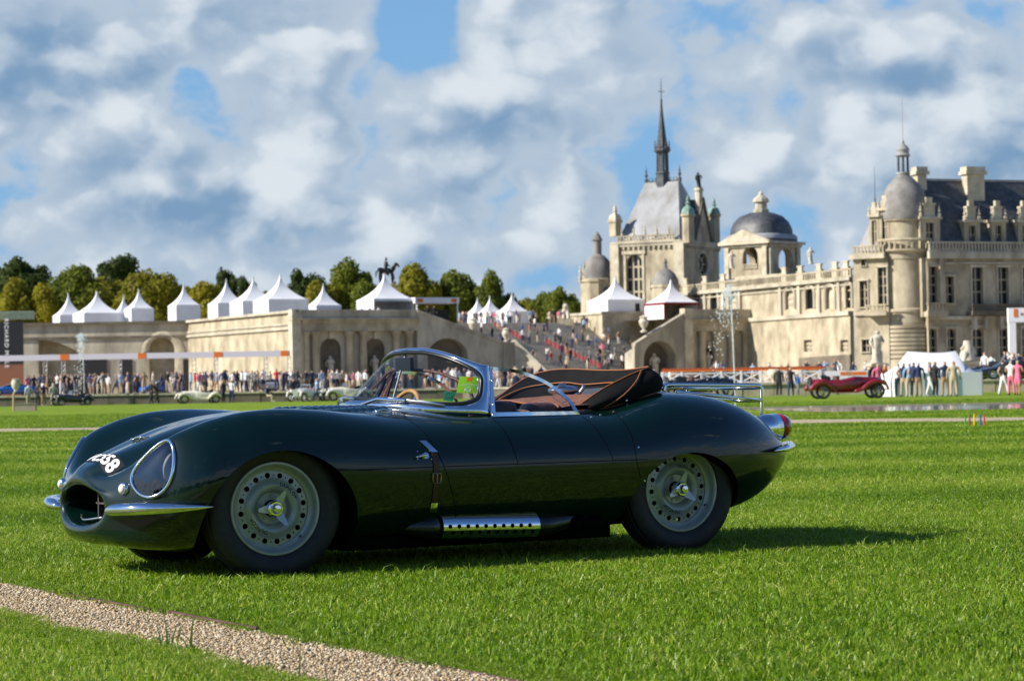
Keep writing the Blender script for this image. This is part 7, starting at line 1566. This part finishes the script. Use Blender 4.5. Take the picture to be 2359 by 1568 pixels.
for k in range(8):
    xa = 1896 + k * 20; q = MB(); WF.box(q, WF.u(xa, 870), WF.u(xa + 19.4, 870), ZT + .15, WF.z(1960, 853), -.03, 0); wpart(q, 'banner', m_tent, wb)
    if k in (2, 3, 4, 6): q = MB(); WF.box(q, WF.u(xa, 860), WF.u(xa + 19.4, 860), WF.z(1960, 864), WF.z(1960, 856), .005, .012); wpart(q, 'orange_band', m_or2, wb)
# ---- white marquee
MP = at(2145, 913, 127); mq = thing('marquee', 'white party marquee with sagging peaked roof behind the standing group', 'marquee', (MP.x, MP.y, 0), R(6)); Wm = 200 * 127 / FPX; hm = at(2145, 858, 127).z; hp_ = at(2145, 809, 127).z; Dm = 3.2
q = MB(); q.grid([[(-Wm / 2, -Dm / 2, hm), (-Wm / 2, 0, hm), (-Wm / 2, Dm / 2, hm)], [(-Wm * .44, -Dm / 2, hm + .02), (-Wm * .40, 0, lerp(hm, hp_, .35)), (-Wm * .44, Dm / 2, hm + .02)], [(-Wm * .28, -Dm / 2, hm), (-Wm * .27, 0, hp_), (-Wm * .28, Dm / 2, hm)], [(0, -Dm / 2, hm), (-.05, 0, hp_ - .08), (0, Dm / 2, hm)], [(.15 * Wm, -Dm / 2, hm), (.15 * Wm, 0, hp_ - .09), (.15 * Wm, Dm / 2, hm)], [(Wm * .30, -Dm / 2, hm), (Wm * .30, 0, hp_), (Wm * .30, Dm / 2, hm)], [(Wm * .42, -Dm / 2, hm), (Wm * .40, 0, lerp(hm, hp_, .4)), (Wm * .42, Dm / 2, hm)], [(Wm / 2, -Dm / 2, hm), (Wm / 2, 0, hm), (Wm / 2, Dm / 2, hm)]]); q.build('roof', m_tent, mq, 50)
for (a, b) in (((-Wm / 2, -Dm / 2), (-Wm * .17, -Dm / 2)), ((-Wm * .165, -Dm / 2), (Wm * .17, -Dm / 2)), ((Wm * .175, -Dm / 2), (Wm / 2, -Dm / 2)), ((-Wm / 2, -Dm / 2), (-Wm / 2, Dm / 2)), ((Wm / 2, -Dm / 2), (Wm / 2, Dm / 2)), ((-Wm / 2, Dm / 2), (Wm / 2, Dm / 2))):
    q = MB(); q.grid([[(lerp(a[0], b[0], i / 12), lerp(a[1], b[1], i / 12), z_) for z_ in (0.0, hm)] for i in range(13)]); q.build('wall_panel', m_tentw, mq, 60)
for x_ in (-Wm / 2, -Wm * .17, Wm * .17, Wm / 2): q = MB(); q.cyl((x_, -Dm / 2 - .04, 0), (x_, -Dm / 2 - .04, hm), .035, .035, 8); q.build('pole', m_steel, mq)
# ---- red barrier panels down the stair
rb_ = thing('red_rope_barrier', 'row of dark red panels on posts stepping down the grand stair', 'barrier', on_stair(1250, 790)); RB0 = rb_.location.copy()
for (xa, ya, xb, yb, n) in ((1137, 752, 1203, 785, 8), (1256, 792, 1386, 852, 14)):
    for k in range(n):
        p0 = on_stair(lerp(xa, xb, k / n), lerp(ya, yb, k / n)); p1 = on_stair(lerp(xa, xb, (k + .86) / n), lerp(ya, yb, (k + .86) / n)); q = MB(); hgt = .75
        q.add([p0 + Vector((0, 0, .12)), p1 + Vector((0, 0, .12)), p1 + Vector((0, 0, hgt)), p0 + Vector((0, 0, hgt)), p0 + Vector((.05, .05, .12)), p1 + Vector((.05, .05, .12)), p1 + Vector((.05, .05, hgt)), p0 + Vector((.05, .05, hgt))], [(0, 1, 2, 3), (4, 7, 6, 5), (0, 4, 5, 1), (3, 2, 6, 7), (0, 3, 7, 4), (1, 5, 6, 2)]); wpart(q, 'red_panel', m_red, rb_)
        q = MB(); q.cyl(p0, p0 + Vector((0, 0, .95)), .05, .05, 6); q.sphere(p0 + Vector((0, 0, 1.0)), .09, 6, 5); wpart(q, 'post', mat('polished_post', (.75, .72, .66), .25, .7), rb_)
# ---- fountains
def water_material():
    m, N, L, b = node_mat('fountain_water'); b.inputs['Base Color'].default_value = (.88, .92, .95, 1); b.inputs['Roughness'].default_value = .25; b.inputs['Alpha'].default_value = .55; b.inputs['Specular IOR Level'].default_value = .8; return m
m_jet = water_material()
def fountain(label, px, yb, yt, d, lean, fall, seed):
    p = at(px, yb, d); p.z = max(0.02, p.z); t = thing('fountain_jet', label, 'fountain', p); H = at(px, yt, d).z - p.z; rs = random.Random(seed); q = MB(); P = [(lean * (k / 10)**1.6, 0, H * k / 10) for k in range(11)]; w = .0035 * d ** .6 * .35
    q.tube(P, [w * (1 + .25 * k * .3) for k in range(11)], 8); q.build('stream', m_jet, t, 60); q = MB()
    for i in range(420):
        u = rs.random(); top_ = rs.random() < .45
        if top_: c = (lean + rs.gauss(0, .035 * H), rs.gauss(0, .03 * H), H * (1.0 - abs(rs.gauss(0, .13))))
        else: c = (lean + fall * u + rs.gauss(0, .03 * H) * (.5 + u), rs.gauss(0, .04 * H), H * (1 - .85 * u * u) + rs.gauss(0, .03 * H))
        r_ = rs.uniform(.3, 1.0) * .0040 * d ** .7 * .35
        q.sphere(c, r_, 5, 4)
    stuff(q.build('spray', m_jet, t, 60)); return t
fountain('tall thin water jet rising in front of the left arches', 195, 930, 770, 188, -.15, -.25, 1)
fountain('fountain jet with falling spray right of the car hood, before the columns', 1694, 934, 662, 84, -.10, -.55, 2)
# ================================================================== people
def skin_body(joints, edges, radii, root):
    """one continuous body grown over a skeleton"""
    me = bpy.data.meshes.new('skeleton'); me.from_pydata(joints, edges, []); o = bpy.data.objects.new('skeleton', me); COL.objects.link(o)
    md = o.modifiers.new('skin', 'SKIN'); md.use_smooth_shade = True
    for i, v in enumerate(me.skin_vertices[0].data): v.radius = radii[i] if isinstance(radii[i], tuple) else (radii[i], radii[i]); v.use_root = (i == root)
    s_ = o.modifiers.new('sub', 'SUBSURF'); s_.levels = 1; s_.render_levels = 1
    r_ = bpy.data.meshes.new_from_object(o.evaluated_get(bpy.context.evaluated_depsgraph_get())); bpy.data.objects.remove(o); return r_
def person_mesh(name, stance, arms, skirt=False, short=False, sit=False):
    """stance: (left foot x, left foot y, right foot x, right foot y); arms: two (elbow, hand) pairs; faces -y; 1.74 m"""
    J = []; Rr = []; E = []; K = []
    def j(p, r_, k, par=None):
        J.append(p); Rr.append(r_); K.append(k)
        if par is not None: E.append((par, len(J) - 1))
        return len(J) - 1
    hz = .92 if not sit else .50
    pel = j((0, 0, hz), (.16, .11), 'bot'); wai = j((0, .0, hz + .17), (.145, .10), 'top', pel); che = j((0, .0, hz + .38), (.175, .115), 'top', wai); nec = j((0, .01, hz + .55), (.065, .065), 'skin', che); he1 = j((0, -.005, hz + .66), (.078, .09), 'skin', nec); he2 = j((0, -.01, hz + .76), (.075, .09), 'head', he1)
    for sg, (fx, fy) in ((1, stance[0:2]), (-1, stance[2:4])):
        if skirt:
            hp_ = j((sg * .08, 0, hz - .12), (.14, .13), 'bot', pel); kn = j((sg * .085 + fx * .4, fy * .5, .55), (.14, .14), 'bot', hp_); kn2 = j((sg * .08 + fx * .6, fy * .6, .44), .055, 'skin', kn); an = j((sg * .09 + fx, fy, .10), .04, 'skin', kn2)
        elif sit:
            hp_ = j((sg * .10, -.05, hz - .03), .10, 'bot', pel); kn = j((sg * .13, -.42, .50), .075, 'bot', hp_); an = j((sg * .13, -.40, .10), .048, 'bot', kn)
        else:
            hp_ = j((sg * .09, 0, hz - .10), .098, 'bot', pel); kn = j((sg * .10 + fx * .5, fy * .5 - .03, .50), .070, 'bot', hp_); an = j((sg * .10 + fx, fy, .10), .050, 'bot', kn)
        ax_, ay_ = J[an][0], J[an][1]; j((ax_, ay_ - .13, .035), (.045, .035), 'shoe', an)
        sh = j((sg * .20, 0, hz + .46), .062, 'top', che); el, ha = arms[0 if sg == 1 else 1]; dz = hz - .92
        e_ = j((sg * el[0], el[1], el[2] + dz), .050, 'skin' if short else 'top', sh); h_ = j((sg * ha[0], ha[1], ha[2] + dz), .036, 'skin' if short else 'top', e_); d_ = (Vector(J[h_]) - Vector(J[e_])).normalized(); j(tuple(Vector(J[h_]) + d_ * .10), (.035, .022), 'skin', h_)
    me = skin_body(J, E, Rr, pel); me.name = name; cats = ['skin', 'hair', 'top', 'bot', 'shoe']
    segs = [(Vector(J[a]), Vector(J[b]), K[b]) for a, b in E]; mi = []
    for p in me.polygons:
        c = p.center; best = None
        for a, b, k in segs:
            t = max(0, min(1, (c - a).dot(b - a) / max(1e-6, (b - a).length_squared))); dd = (c - a - (b - a) * t).length
            if best is None or dd < best[0]: best = (dd, k, t)
        k = best[1]
        if k == 'head' or (k == 'skin' and c.z > hz + .60): k = 'hair' if (c.z > hz + .775 or (c.y > .015 and c.z > hz + .64)) else 'skin'
        if k == 'skin' and c.z < hz + .585 and c.z > hz + .3 and abs(c.x) < .17: k = 'top'
        mi.append(cats.index(k))
    for _ in cats: me.materials.append(m_dark)
    me.polygons.foreach_set('material_index', mi); me.polygons.foreach_set('use_smooth', [True] * len(mi)); me.update(); return me
A_dn = ((.27, .02, 1.14), (.28, -.05, .90)); A_fr = ((.27, -.02, 1.14), (.18, -.24, 1.12)); A_up = ((.29, -.14, 1.24), (.12, -.26, 1.52)); A_hip = ((.36, .04, 1.16), (.22, -.04, .98)); A_bk = ((.27, .10, 1.14), (.22, -.02, .93)); A_sw = ((.25, -.12, 1.14), (.26, -.28, .98))
PM = {'stand': person_mesh('standing_body', (.02, 0, -.02, .02), (A_dn, A_dn)), 'walk': person_mesh('walking_body', (.0, -.28, 0, .28), (A_sw, A_bk)), 'phone': person_mesh('phone_body', (.03, .02, -.03, -.05), (A_fr, A_fr), short=True), 'photo': person_mesh('camera_body', (.05, 0, -.05, -.08), (A_up, A_up)), 'hip': person_mesh('akimbo_body', (.05, 0, -.04, -.02), (A_hip, A_dn), short=True), 'skirt': person_mesh('skirt_body', (.0, -.05, 0, .03), (A_dn, A_fr), skirt=True, short=True), 'stride': person_mesh('striding_body', (0, .20, 0, -.22), (A_bk, A_sw), short=True), 'sit': person_mesh('sitting_body', (0, 0, 0, 0), (A_fr, A_fr), sit=True)}
CLO = {'black': (.012, .012, .014), 'navy': (.015, .025, .07), 'white': (.72, .71, .70), 'light blue': (.30, .42, .62), 'grey': (.17, .17, .18), 'beige': (.46, .37, .25), 'tan': (.34, .22, .11), 'brown': (.09, .05, .03), 'red': (.42, .02, .025), 'pink': (.65, .15, .25), 'blue': (.03, .10, .36), 'turquoise': (.03, .35, .45), 'yellow': (.70, .47, .03), 'olive': (.10, .10, .045), 'orange': (.62, .18, .03), 'dark blue': (.02, .03, .10), 'cream': (.62, .55, .42)}
def cm(n): return mat('cloth_' + n.replace(' ', '_'), CLO[n], .8)
SKN = [mat('skin_tone', (.55, .34, .24), .6), mat('skin_tone_tan', (.40, .23, .15), .6), mat('skin_tone_deep', (.16, .085, .055), .6)]; HAI = [mat('dark_hair', (.02, .014, .01), .6), mat('brown_hair', (.07, .04, .02), .6), mat('fair_hair', (.34, .24, .12), .6), mat('grey_hair', (.38, .37, .36), .6), mat('white_hat', (.70, .66, .58), .8)]
SHO = [mat('dark_shoes', (.02, .016, .014), .5), mat('pale_shoes', (.5, .47, .42), .6)]
PEOPLE = []
def far_lawn(px, py, dmax=184.0):
    p = gnd(px, py)
    if p.y > dmax or p.y < 0: p = at(px, py, dmax); p.z = 0.0
    return p
POSEW = {'stand': 'standing', 'walk': 'walking', 'phone': 'hands raised', 'photo': 'taking pictures', 'hip': 'hand on hip', 'skirt': 'in a skirt', 'stride': 'striding', 'sit': 'sitting'}
def person(p, pose, topc, botc, where, group, face=None, h=None, rs=random):
    o = link('person', PM[pose], None, p, (0, 0, face if face is not None else rs.uniform(-PI, PI))); k = (h * 1.04 if h else rs.uniform(.97, 1.10)); o.scale = (k * rs.uniform(.97, 1.1), k * rs.uniform(.97, 1.1), k)
    hat = rs.random() < .07; ms = [rs.choice(SKN[:2] if rs.random() < .93 else SKN), HAI[4] if hat else rs.choice(HAI[:4]), cm(topc), cm(botc), rs.choice(SHO)]
    for i, m_ in enumerate(ms): o.material_slots[i].link = 'OBJECT'; o.material_slots[i].material = m_
    low = 'skirt' if pose == 'skirt' else 'trousers'
    PEOPLE.append((o, 'person in %s top and %s %s' % (topc, botc, low), POSEW[pose] if pose != 'skirt' else 'standing', where, group)); return o
TOPS = ['black'] * 5 + ['navy'] * 5 + ['white'] * 5 + ['light blue'] * 3 + ['grey'] * 3 + ['beige'] * 2 + ['brown', 'red', 'pink', 'blue', 'dark blue', 'dark blue', 'olive', 'tan', 'cream']; BOTS = ['black'] * 4 + ['navy'] * 3 + ['beige'] * 4 + ['grey'] * 2 + ['white'] * 2 + ['dark blue'] * 4 + ['cream', 'tan', 'brown']
POS = ['stand'] * 5 + ['walk'] * 2 + ['phone'] * 2 + ['photo', 'hip', 'skirt', 'skirt', 'stride']
def crowd(n, fpos, where, group, seed, minsep=.45):
    rs = random.Random(seed); got = []; tries = 0
    while len(got) < n and tries < n * 60:
        tries += 1; p, w = fpos(rs)
        if any((p - g).length < minsep for g in got): continue
        got.append(p); person(p, rs.choice(POS), rs.choice(TOPS), rs.choice(BOTS), w if w else where, group, None, None, rs)
def zone_left(rs):
    px = rs.uniform(62, 690); d = 190.5 + 15 * rs.random()**1.5; p = at(px, 900, d); p.z = ZT
    w = 'below the vaulted opening' if px < 200 else 'left of the arched niche' if px < 330 else 'around the blue sports car' if px < 450 else 'under the overhead banner' if px < 580 else 'near the terrace corner'
    return p, w
crowd(104, zone_left, None, 'visitors on the court behind the left low wall', 21)
def zone_mid(rs):
    px = rs.uniform(690, 1250); d = rs.uniform(192, 245); p = at(px, 890, d); p.z = ZT; w = 'near the cream veteran car' if px < 870 else 'seen through the windscreen' if px < 1110 else 'seen through the side window'; return p, w
crowd(84, zone_mid, None, 'visitors at the foot of the terrace', 22)
def zone_stair(rs):
    for _ in range(50):
        px = rs.uniform(1075, 1480); py = rs.uniform(752, 862)
        if py > 752 + (px - 1420) * .0 and not (px < 1150 and py > 790): break
    p = on_stair(px, py); w = 'on the lower steps of the stair' if py > 815 else 'half way up the stair' if py > 780 else 'on the upper steps of the stair'; return p, w
crowd(74, zone_stair, None, 'visitors on the grand stair', 23, .8)
def zone_foot(rs): px = rs.uniform(1180, 1560); p = at(px, 850, rs.uniform(262, 284)); p.z = ZT; return p, 'above the folded hood'
crowd(30, zone_foot, None, 'visitors at the foot of the stair', 24, .6)
def zone_top(rs): px = rs.uniform(1052, 1300); p = at(px, 740, rs.uniform(318, 332)); p.z = zt2; return p, 'by the three small tents'
crowd(40, zone_top, None, 'visitors at the head of the stair', 25, .5)
def zone_rc(rs): px = rs.uniform(1560, 2000); p = at(px, 870, rs.uniform(178, 240)); p.z = ZT; return p, 'behind the white fence'
crowd(18, zone_rc, None, 'visitors behind the white fence', 26, .8)
def zone_rf(rs): px = rs.uniform(2268, 2359); p = at(px, 880, rs.uniform(150, 175)); p.z = ZT; return p, 'by the white portal'
crowd(12, zone_rf, None, 'visitors at the right edge', 27, .5)
def P(px, py, pose, t, b, where, face=0.0, z=0.0, h=1.0, group='visitors on the lawn'):
    p = far_lawn(px, py); return person(p, pose, t, b, where, group, face, h, random.Random(int(px * 7 + py)))
# singled out by the photograph
P(1795, 913, 'stand', 'black', 'black', 'left of the red car', 2.6); P(1822, 912, 'stride', 'black', 'dark blue', 'nearer the red car', 2.9); P(1838, 911, 'walk', 'blue', 'grey', 'small, left of red car', 2.4, 0, .78)
for (px, pose, t, b, w, f) in ((2010, 'stand', 'black', 'grey', 'left of the marquee wall', .8), (2024, 'stand', 'pink', 'black', 'below the standing statue', .2), (2070, 'stand', 'white', 'navy', 'left end of marquee group', 3.0), (2083, 'hip', 'navy', 'beige', 'second in the marquee group', 2.7), (2096, 'stand', 'light blue', 'beige', 'amid left marquee group', 3.3), (2106, 'phone', 'navy', 'black', 'behind the light blue shirt', 2.5), (2117, 'stand', 'dark blue', 'tan', 'right in left marquee group', 3.1), (2143, 'stride', 'grey', 'white', 'walking before the marquee middle', 1.2), (2155, 'stand', 'black', 'black', 'before the marquee middle', 2.2), (2178, 'stand', 'navy', 'tan', 'left of the beige jacket', 3.2), (2198, 'stand', 'beige', 'beige', 'rightmost before the marquee', 3.0), (2312, 'stride', 'black', 'white', 'at the right edge of the lawn', 2.0), (2330, 'phone', 'white', 'pink', 'behind the pink dress', 2.6), (2346, 'skirt', 'pink', 'pink', 'at the right edge', 2.5)): P(px, 914 if px < 2250 else 911, pose, t, b, w, f)
for (px, py, pose, t, b, w) in ((66, 927, 'stand', 'white', 'beige', 'on the far left lawn'), (88, 929, 'phone', 'black', 'black', 'left of the black convertible'), (101, 929, 'stand', 'navy', 'tan', 'at the black convertible'), (123, 928, 'stand', 'cream', 'beige', 'leaning by the black car'), (349, 927, 'walk', 'black', 'black', 'left of two lawn walkers'), (361, 927, 'walk', 'black', 'black', 'right of two lawn walkers'), (534, 924, 'stand', 'white', 'dark blue', 'right of the cream roadster'), (515, 923, 'stand', 'black', 'black', 'at the tail of the cream roadster'), (617, 922, 'sit', 'navy', 'beige', 'on the edge of the low wall'), (677, 923, 'walk', 'black', 'black', 'on lawn below terrace corner'), (730, 921, 'walk', 'light blue', 'grey', 'beside the cream veteran car')): P(px, py, pose, t, b, w, random.Random(px).uniform(-3, 3))
for (px, y_, t) in ((833, 706, 'light blue'), (852, 706, 'grey'), (872, 706, 'white'), (985, 712, 'black'), (1000, 712, 'black')): p = at(px, y_, 297); p.z = ZF; person(p, 'stand', t, 'black', 'behind the terrace parapet', 'visitors on the left terrace', 0, 1.0, random.Random(px))
P(2040, 912, 'stand', 'orange', 'black', 'carrying orange beside the marquee', 1.0)
# labels: those dressed and placed alike are told apart by what they do, else by their order from the left
ORD = ['first', 'second', 'third', 'fourth', 'fifth', 'sixth', 'seventh', 'eighth', 'ninth', 'tenth', 'eleventh', 'twelfth']
_by = {}
for rec in PEOPLE: _by.setdefault((rec[1], rec[3]), []).append(rec)
for (l, w), lst in _by.items():
    poses = [r_[2] for r_ in lst]; lst.sort(key=lambda r_: r_[0].location.x / r_[0].location.y)
    for i, (o, _, pose, _, g) in enumerate(lst):
        if len(lst) == 1: s_ = l + ' ' + w
        elif poses.count(pose) == 1: s_ = '%s %s %s' % (l, pose, w)
        else: s_ = '%s %s, %s from left' % (l, w, ORD[min(i, 11)])
        s_ = ' '.join(s_.split()[:16])
        tag(o, s_, 'person', g)
# ================================================================== the other cars
m_cglass = mat('car_glass', (.03, .035, .04), .05, spec=.8)
def car_paint(name, c): return mat(name, c, .35, coat=1.0 if max(c) < .5 else .25)
def loft(mbx, secs, n=16):
    """secs: (x, half width, z bottom, z top, roundness)"""
    rows = []
    for (x, w, z0, z1, e) in secs:
        row = []
        for i in range(n):
            t = 2 * PI * (i + .5) / n; cx_, sy = math.cos(t), math.sin(t); row.append((x, w * math.copysign(abs(cx_)**e, cx_), (z0 + z1) / 2 + (z1 - z0) / 2 * math.copysign(abs(sy)**e, sy)))
        rows.append(row)
    mbx.grid(rows, cv=True); mbx.f += [tuple(range(n)), tuple(range((len(secs) - 1) * n, len(secs) * n))]; mbx.mi += [0, 0]
def bg_wheel(root, x, y, r_, wire, hubm, w=.13):
    wh = link('wheel', None, root, (x, y, r_)); q = MB(); q.lathe([(r_ * .68, -w * .4), (r_ * .74, -w * .5), (r_ * .95, -w * .45), (r_, -w * .2), (r_, w * .2), (r_ * .95, w * .45), (r_ * .74, w * .5), (r_ * .68, w * .4), (r_ * .68, -w * .4)], 24, axis='Y', cap=False); q.build('tyre', m_tyre, wh, 50)
    q = MB(); sg = -1 if y < 0 else 1
    if wire:
        for k in range(10): t = 2 * PI * k / 10; q.tube([(.05 * math.cos(t), sg * w * .4, .05 * math.sin(t)), (r_ * .69 * math.cos(t + .2), sg * w * .1, r_ * .69 * math.sin(t + .2))], .012, 5)
        q.lathe([(r_ * .70, -.03), (r_ * .66, 0), (r_ * .70, .03)], 24, axis='Y', cap=False); q.cyl((0, 0, 0), (0, sg * w * .6, 0), .05, .04, 10)
    else: q.lathe([(r_ * .70, sg * w * .28), (r_ * .6, sg * w * .40), (r_ * .3, sg * w * .36), (r_ * .24, sg * w * .5), (.01, sg * w * .55)], 20, axis='Y')
    q.build('hub', hubm, wh, 40); return wh
def vintage(label, p, rz, body, fender, wheelc=None, k=1.0, top_up=False, hood_folded=True, group=None):
    """open roadster of the thirties: nose +x"""
    t = thing('vintage_car', label, 'car', p, rz, group); mb_ = car_paint('paint_' + body[0], body[1]); mf = car_paint('paint_' + fender[0], fender[1]); hub = m_chrome if wheelc is None else mat('wheel_' + body[0], wheelc, .4)
    q = MB(); loft(q, [(1.62, .20, .42, .98, .55), (1.50, .24, .40, 1.02, .55), (.95, .33, .40, 1.05, .55), (.42, .44, .36, 1.08, .55)]); q.build('bonnet', mb_, t, 40)
    q = MB(); loft(q, [(.42, .45, .34, 1.07, .5), (.25, .52, .32, 1.04, .45), (-.3, .58, .32, .92, .4), (-.85, .58, .33, .94, .4), (-1.25, .50, .38, .90, .5), (-1.62, .36, .44, .74, .6)]); q.build('body', mb_, t, 40)
    q = MB(); q.box((1.64, 0, .71), (.06, .40, .58)); q.build('radiator', m_chrome, t)
    for sg in (1, -1):
        q = MB(); q.tube(catmull([(1.95, sg * .66, .42), (1.80, sg * .66, .70), (1.45, sg * .66, .82), (1.05, sg * .66, .72), (.70, sg * .66, .46), (.30, sg * .64, .34)], 5), [.06] * 5 + [.11] * 5 + [.13] * 5 + [.12] * 5 + [.09] * 5 + [.06], 10, flat=1.0); q.build('front_fender', mf, t, 179)
        q = MB(); q.tube(catmull([(-.55, sg * .66, .34), (-.80, sg * .67, .60), (-1.15, sg * .67, .82), (-1.55, sg * .66, .72), (-1.85, sg * .64, .42)], 5), [.06] * 5 + [.13] * 5 + [.16] * 5 + [.13] * 5 + [.05], 10); q.build('rear_fender', mf, t, 179)
        q = MB(); q.box((-.10, sg * .66, .31), (.95, .22, .04)); q.build('running_board', mf, t)
        q = MB(); q.lathe([(.02, -.12), (.10, -.08), (.135, .0), (.14, .03)], 16, axis='X', c=(1.62, sg * .40, .86)); hl = q.build('headlamp', m_chrome, t, 60); q = MB(); q.lathe([(.13, 0), (.09, .03), (.005, .045)], 16, axis='X', c=(1.65, sg * .40, .86)); q.build('lens', mat('frosted_lamp_glass', (.75, .66, .62), .12), hl, 179)
        bg_wheel(t, 1.42, sg * .66, .36, True, hub); bg_wheel(t, -1.22, sg * .66, .36, True, hub)
    q = MB(); q.tube([(.28, -.46, 1.05), (.18, -.46, 1.36), (.18, .46, 1.36), (.28, .46, 1.05)], .018, 6); ws_ = q.build('windscreen_frame', m_chrome, t); q = MB(); q.add([(.28, -.45, 1.05), (.28, .45, 1.05), (.18, .45, 1.35), (.18, -.45, 1.35)], [(0, 1, 2, 3)]); q.build('windscreen', m_plexi, ws_, None)
    q = MB(); q.box((-.45, 0, .98), (.16, .92, .26)); q.build('seat', m_leather, t); sp_ = bg_wheel(t, -1.72, 0, .36, True, hub); sp_.rotation_euler = (0, 0, PI / 2); sp_.location = (-1.72, 0, .72); sp_.name = 'spare_wheel'
    if hood_folded: q = MB(); q.tube(catmull([(-.85, -.50, .98), (-1.05, -.3, 1.06), (-1.08, 0, 1.08), (-1.05, .3, 1.06), (-.85, .50, .98)], 4), .09, 8); q.build('folded_top', m_black_cloth, t, 60)
    if top_up: q = MB(); q.grid([[(.15, y, 1.42 - .06 * (y / .5)**2), (-.4, y, 1.50 - .06 * (y / .5)**2), (-.95, y, 1.42 - .06 * (y / .5)**2), (-1.15, y, 1.0)] for y in (-.5, -.25, 0, .25, .5)]); q.build('canvas_top', m_black_cloth, t, 60)
    q = MB(); q.tube(catmull([(2.02, -.6, .40), (2.06, 0, .42), (2.02, .6, .40)], 5), .03, 6); q.build('bumper', m_chrome, t, 60)
    t.scale = (k, k, k); return t
def modern(label, p, rz, body, k=1.0, low=0.0, z=None, group=None):
    t = thing('parked_car', label, 'car', p, rz, group); mb_ = car_paint('paint_' + body[0], body[1])
    q = MB(); loft(q, [(2.15, .60, .25, .50, .6), (2.0, .80, .20, .62, .5), (1.3, .90, .18, .76, .45), (.5, .92, .18, .84, .45), (-.6, .93, .18, .88, .45), (-1.5, .93, .20, .90, .45), (-2.0, .85, .26, .82, .5), (-2.15, .70, .35, .68, .6)]); q.build('body', mb_, t, 40)
    q = MB(); loft(q, [(.85, .60, .78, .84, .5), (.2, .66, .76, 1.18 - low, .5), (-.4, .66, .76, 1.24 - low, .5), (-1.0, .62, .76, 1.12 - low, .5), (-1.5, .55, .78, .92, .5)]); q.build('cabin', m_cglass, t, 40); q = MB(); loft(q, [(.12, .60, 1.15 - low, 1.20 - low, .5), (-.4, .61, 1.18 - low, 1.265 - low, .5), (-.95, .56, 1.08 - low, 1.14 - low, .5)]); q.build('roof', mb_, t, 40)
    for sg in (1, -1):
        bg_wheel(t, 1.30, sg * .84, .34, False, m_chrome_dull, .22); bg_wheel(t, -1.28, sg * .84, .34, False, m_chrome_dull, .22)
        q = MB(); q.sphere((1.98, sg * .55, .56), .12, 10, 6, (.8, 1.2, .6)); q.build('headlight', m_chrome, t, 179); q = MB(); q.box((-2.12, sg * .5, .66), (.04, .3, .08)); q.build('tail_light', mat('red_lamp_glass', (.35, .006, .008), .08), t)
    t.scale = (k, k, k); return t
RED = ('maroon', (.20, .006, .014)); CREAM = ('cream', (.82, .77, .62)); BLK = ('black', (.008, .008, .010)); BLUE = ('bright_blue', (.01, .10, .42)); SIL = ('silver', (.42, .44, .47)); WHT = ('ivory', (.84, .81, .72)); GRN = ('deep_green', (.008, .03, .02))
p = gnd(1950, 918); p.y += .3; vintage('dark red open vintage car with chrome spare wheel on the right lawn', p, R(4), RED, RED, k=1.02)
p = far_lawn(460, 927); vintage('cream open vintage roadster with black rear on the left lawn', p, PI + R(20), CREAM, CREAM, CREAM[1], k=.92, top_up=False)
p = far_lawn(168, 929); vintage('black vintage convertible on the left lawn behind the front wing', p, PI + R(32), BLK, BLK, k=.82)
p = gnd(1612, 916); vintage('black vintage car half hidden behind the luggage rack', p, R(10), BLK, BLK, k=1.15)
p = far_lawn(800, 921); vintage('cream and black veteran car with white canopy left of the windscreen', p, PI + R(25), CREAM, WHT, WHT[1], k=1.0, top_up=False)
can = tag(link('car_canopy', None, None, p), 'white flat canopy over the cream veteran car', 'canopy'); q = MB(); q.grid([[(x, y, 2.15 - .05 * (x / 1.3)**2) for y in (-.6, 0, .6)] for x in (-1.3, -.6, 0, .6, 1.3)]); q.build('sheet', m_tent, can, 60)
for (x, y) in ((-1.2, -.55), (1.2, -.55), (-1.2, .55), (1.2, .55)): q = MB(); q.cyl((x, y, .8), (x, y, 2.12), .02, .02, 6); q.build('strut', m_steel, can)
p = far_lawn(708, 921); vintage('ivory vintage car standing left of the cream veteran car', p, PI + R(60), WHT, WHT, WHT[1], k=.95)
def courtcar(label, px, d, rz, body, k=1.0, low=0.0): pp = at(px, 890, d - 3); pp.z = ZT; return modern(label, pp, rz, body, k, low)
courtcar('bright blue low sports car on the court at the left edge', 26, 200, R(-158), BLUE, .95, .12); courtcar('bright blue rounded sports car in the middle of the left crowd', 368, 203, R(-140), BLUE, .9, .05); courtcar('silver sports car between visitors under the banner', 612, 204, R(-150), SIL, .95, .1)
courtcar('dark parked car at the right edge behind the visitors', 2322, 146, R(-170), BLK, .95, 0.0); courtcar('black parked car right of the marquee tent', 2275, 158, R(170), BLK, .95, 0.0)
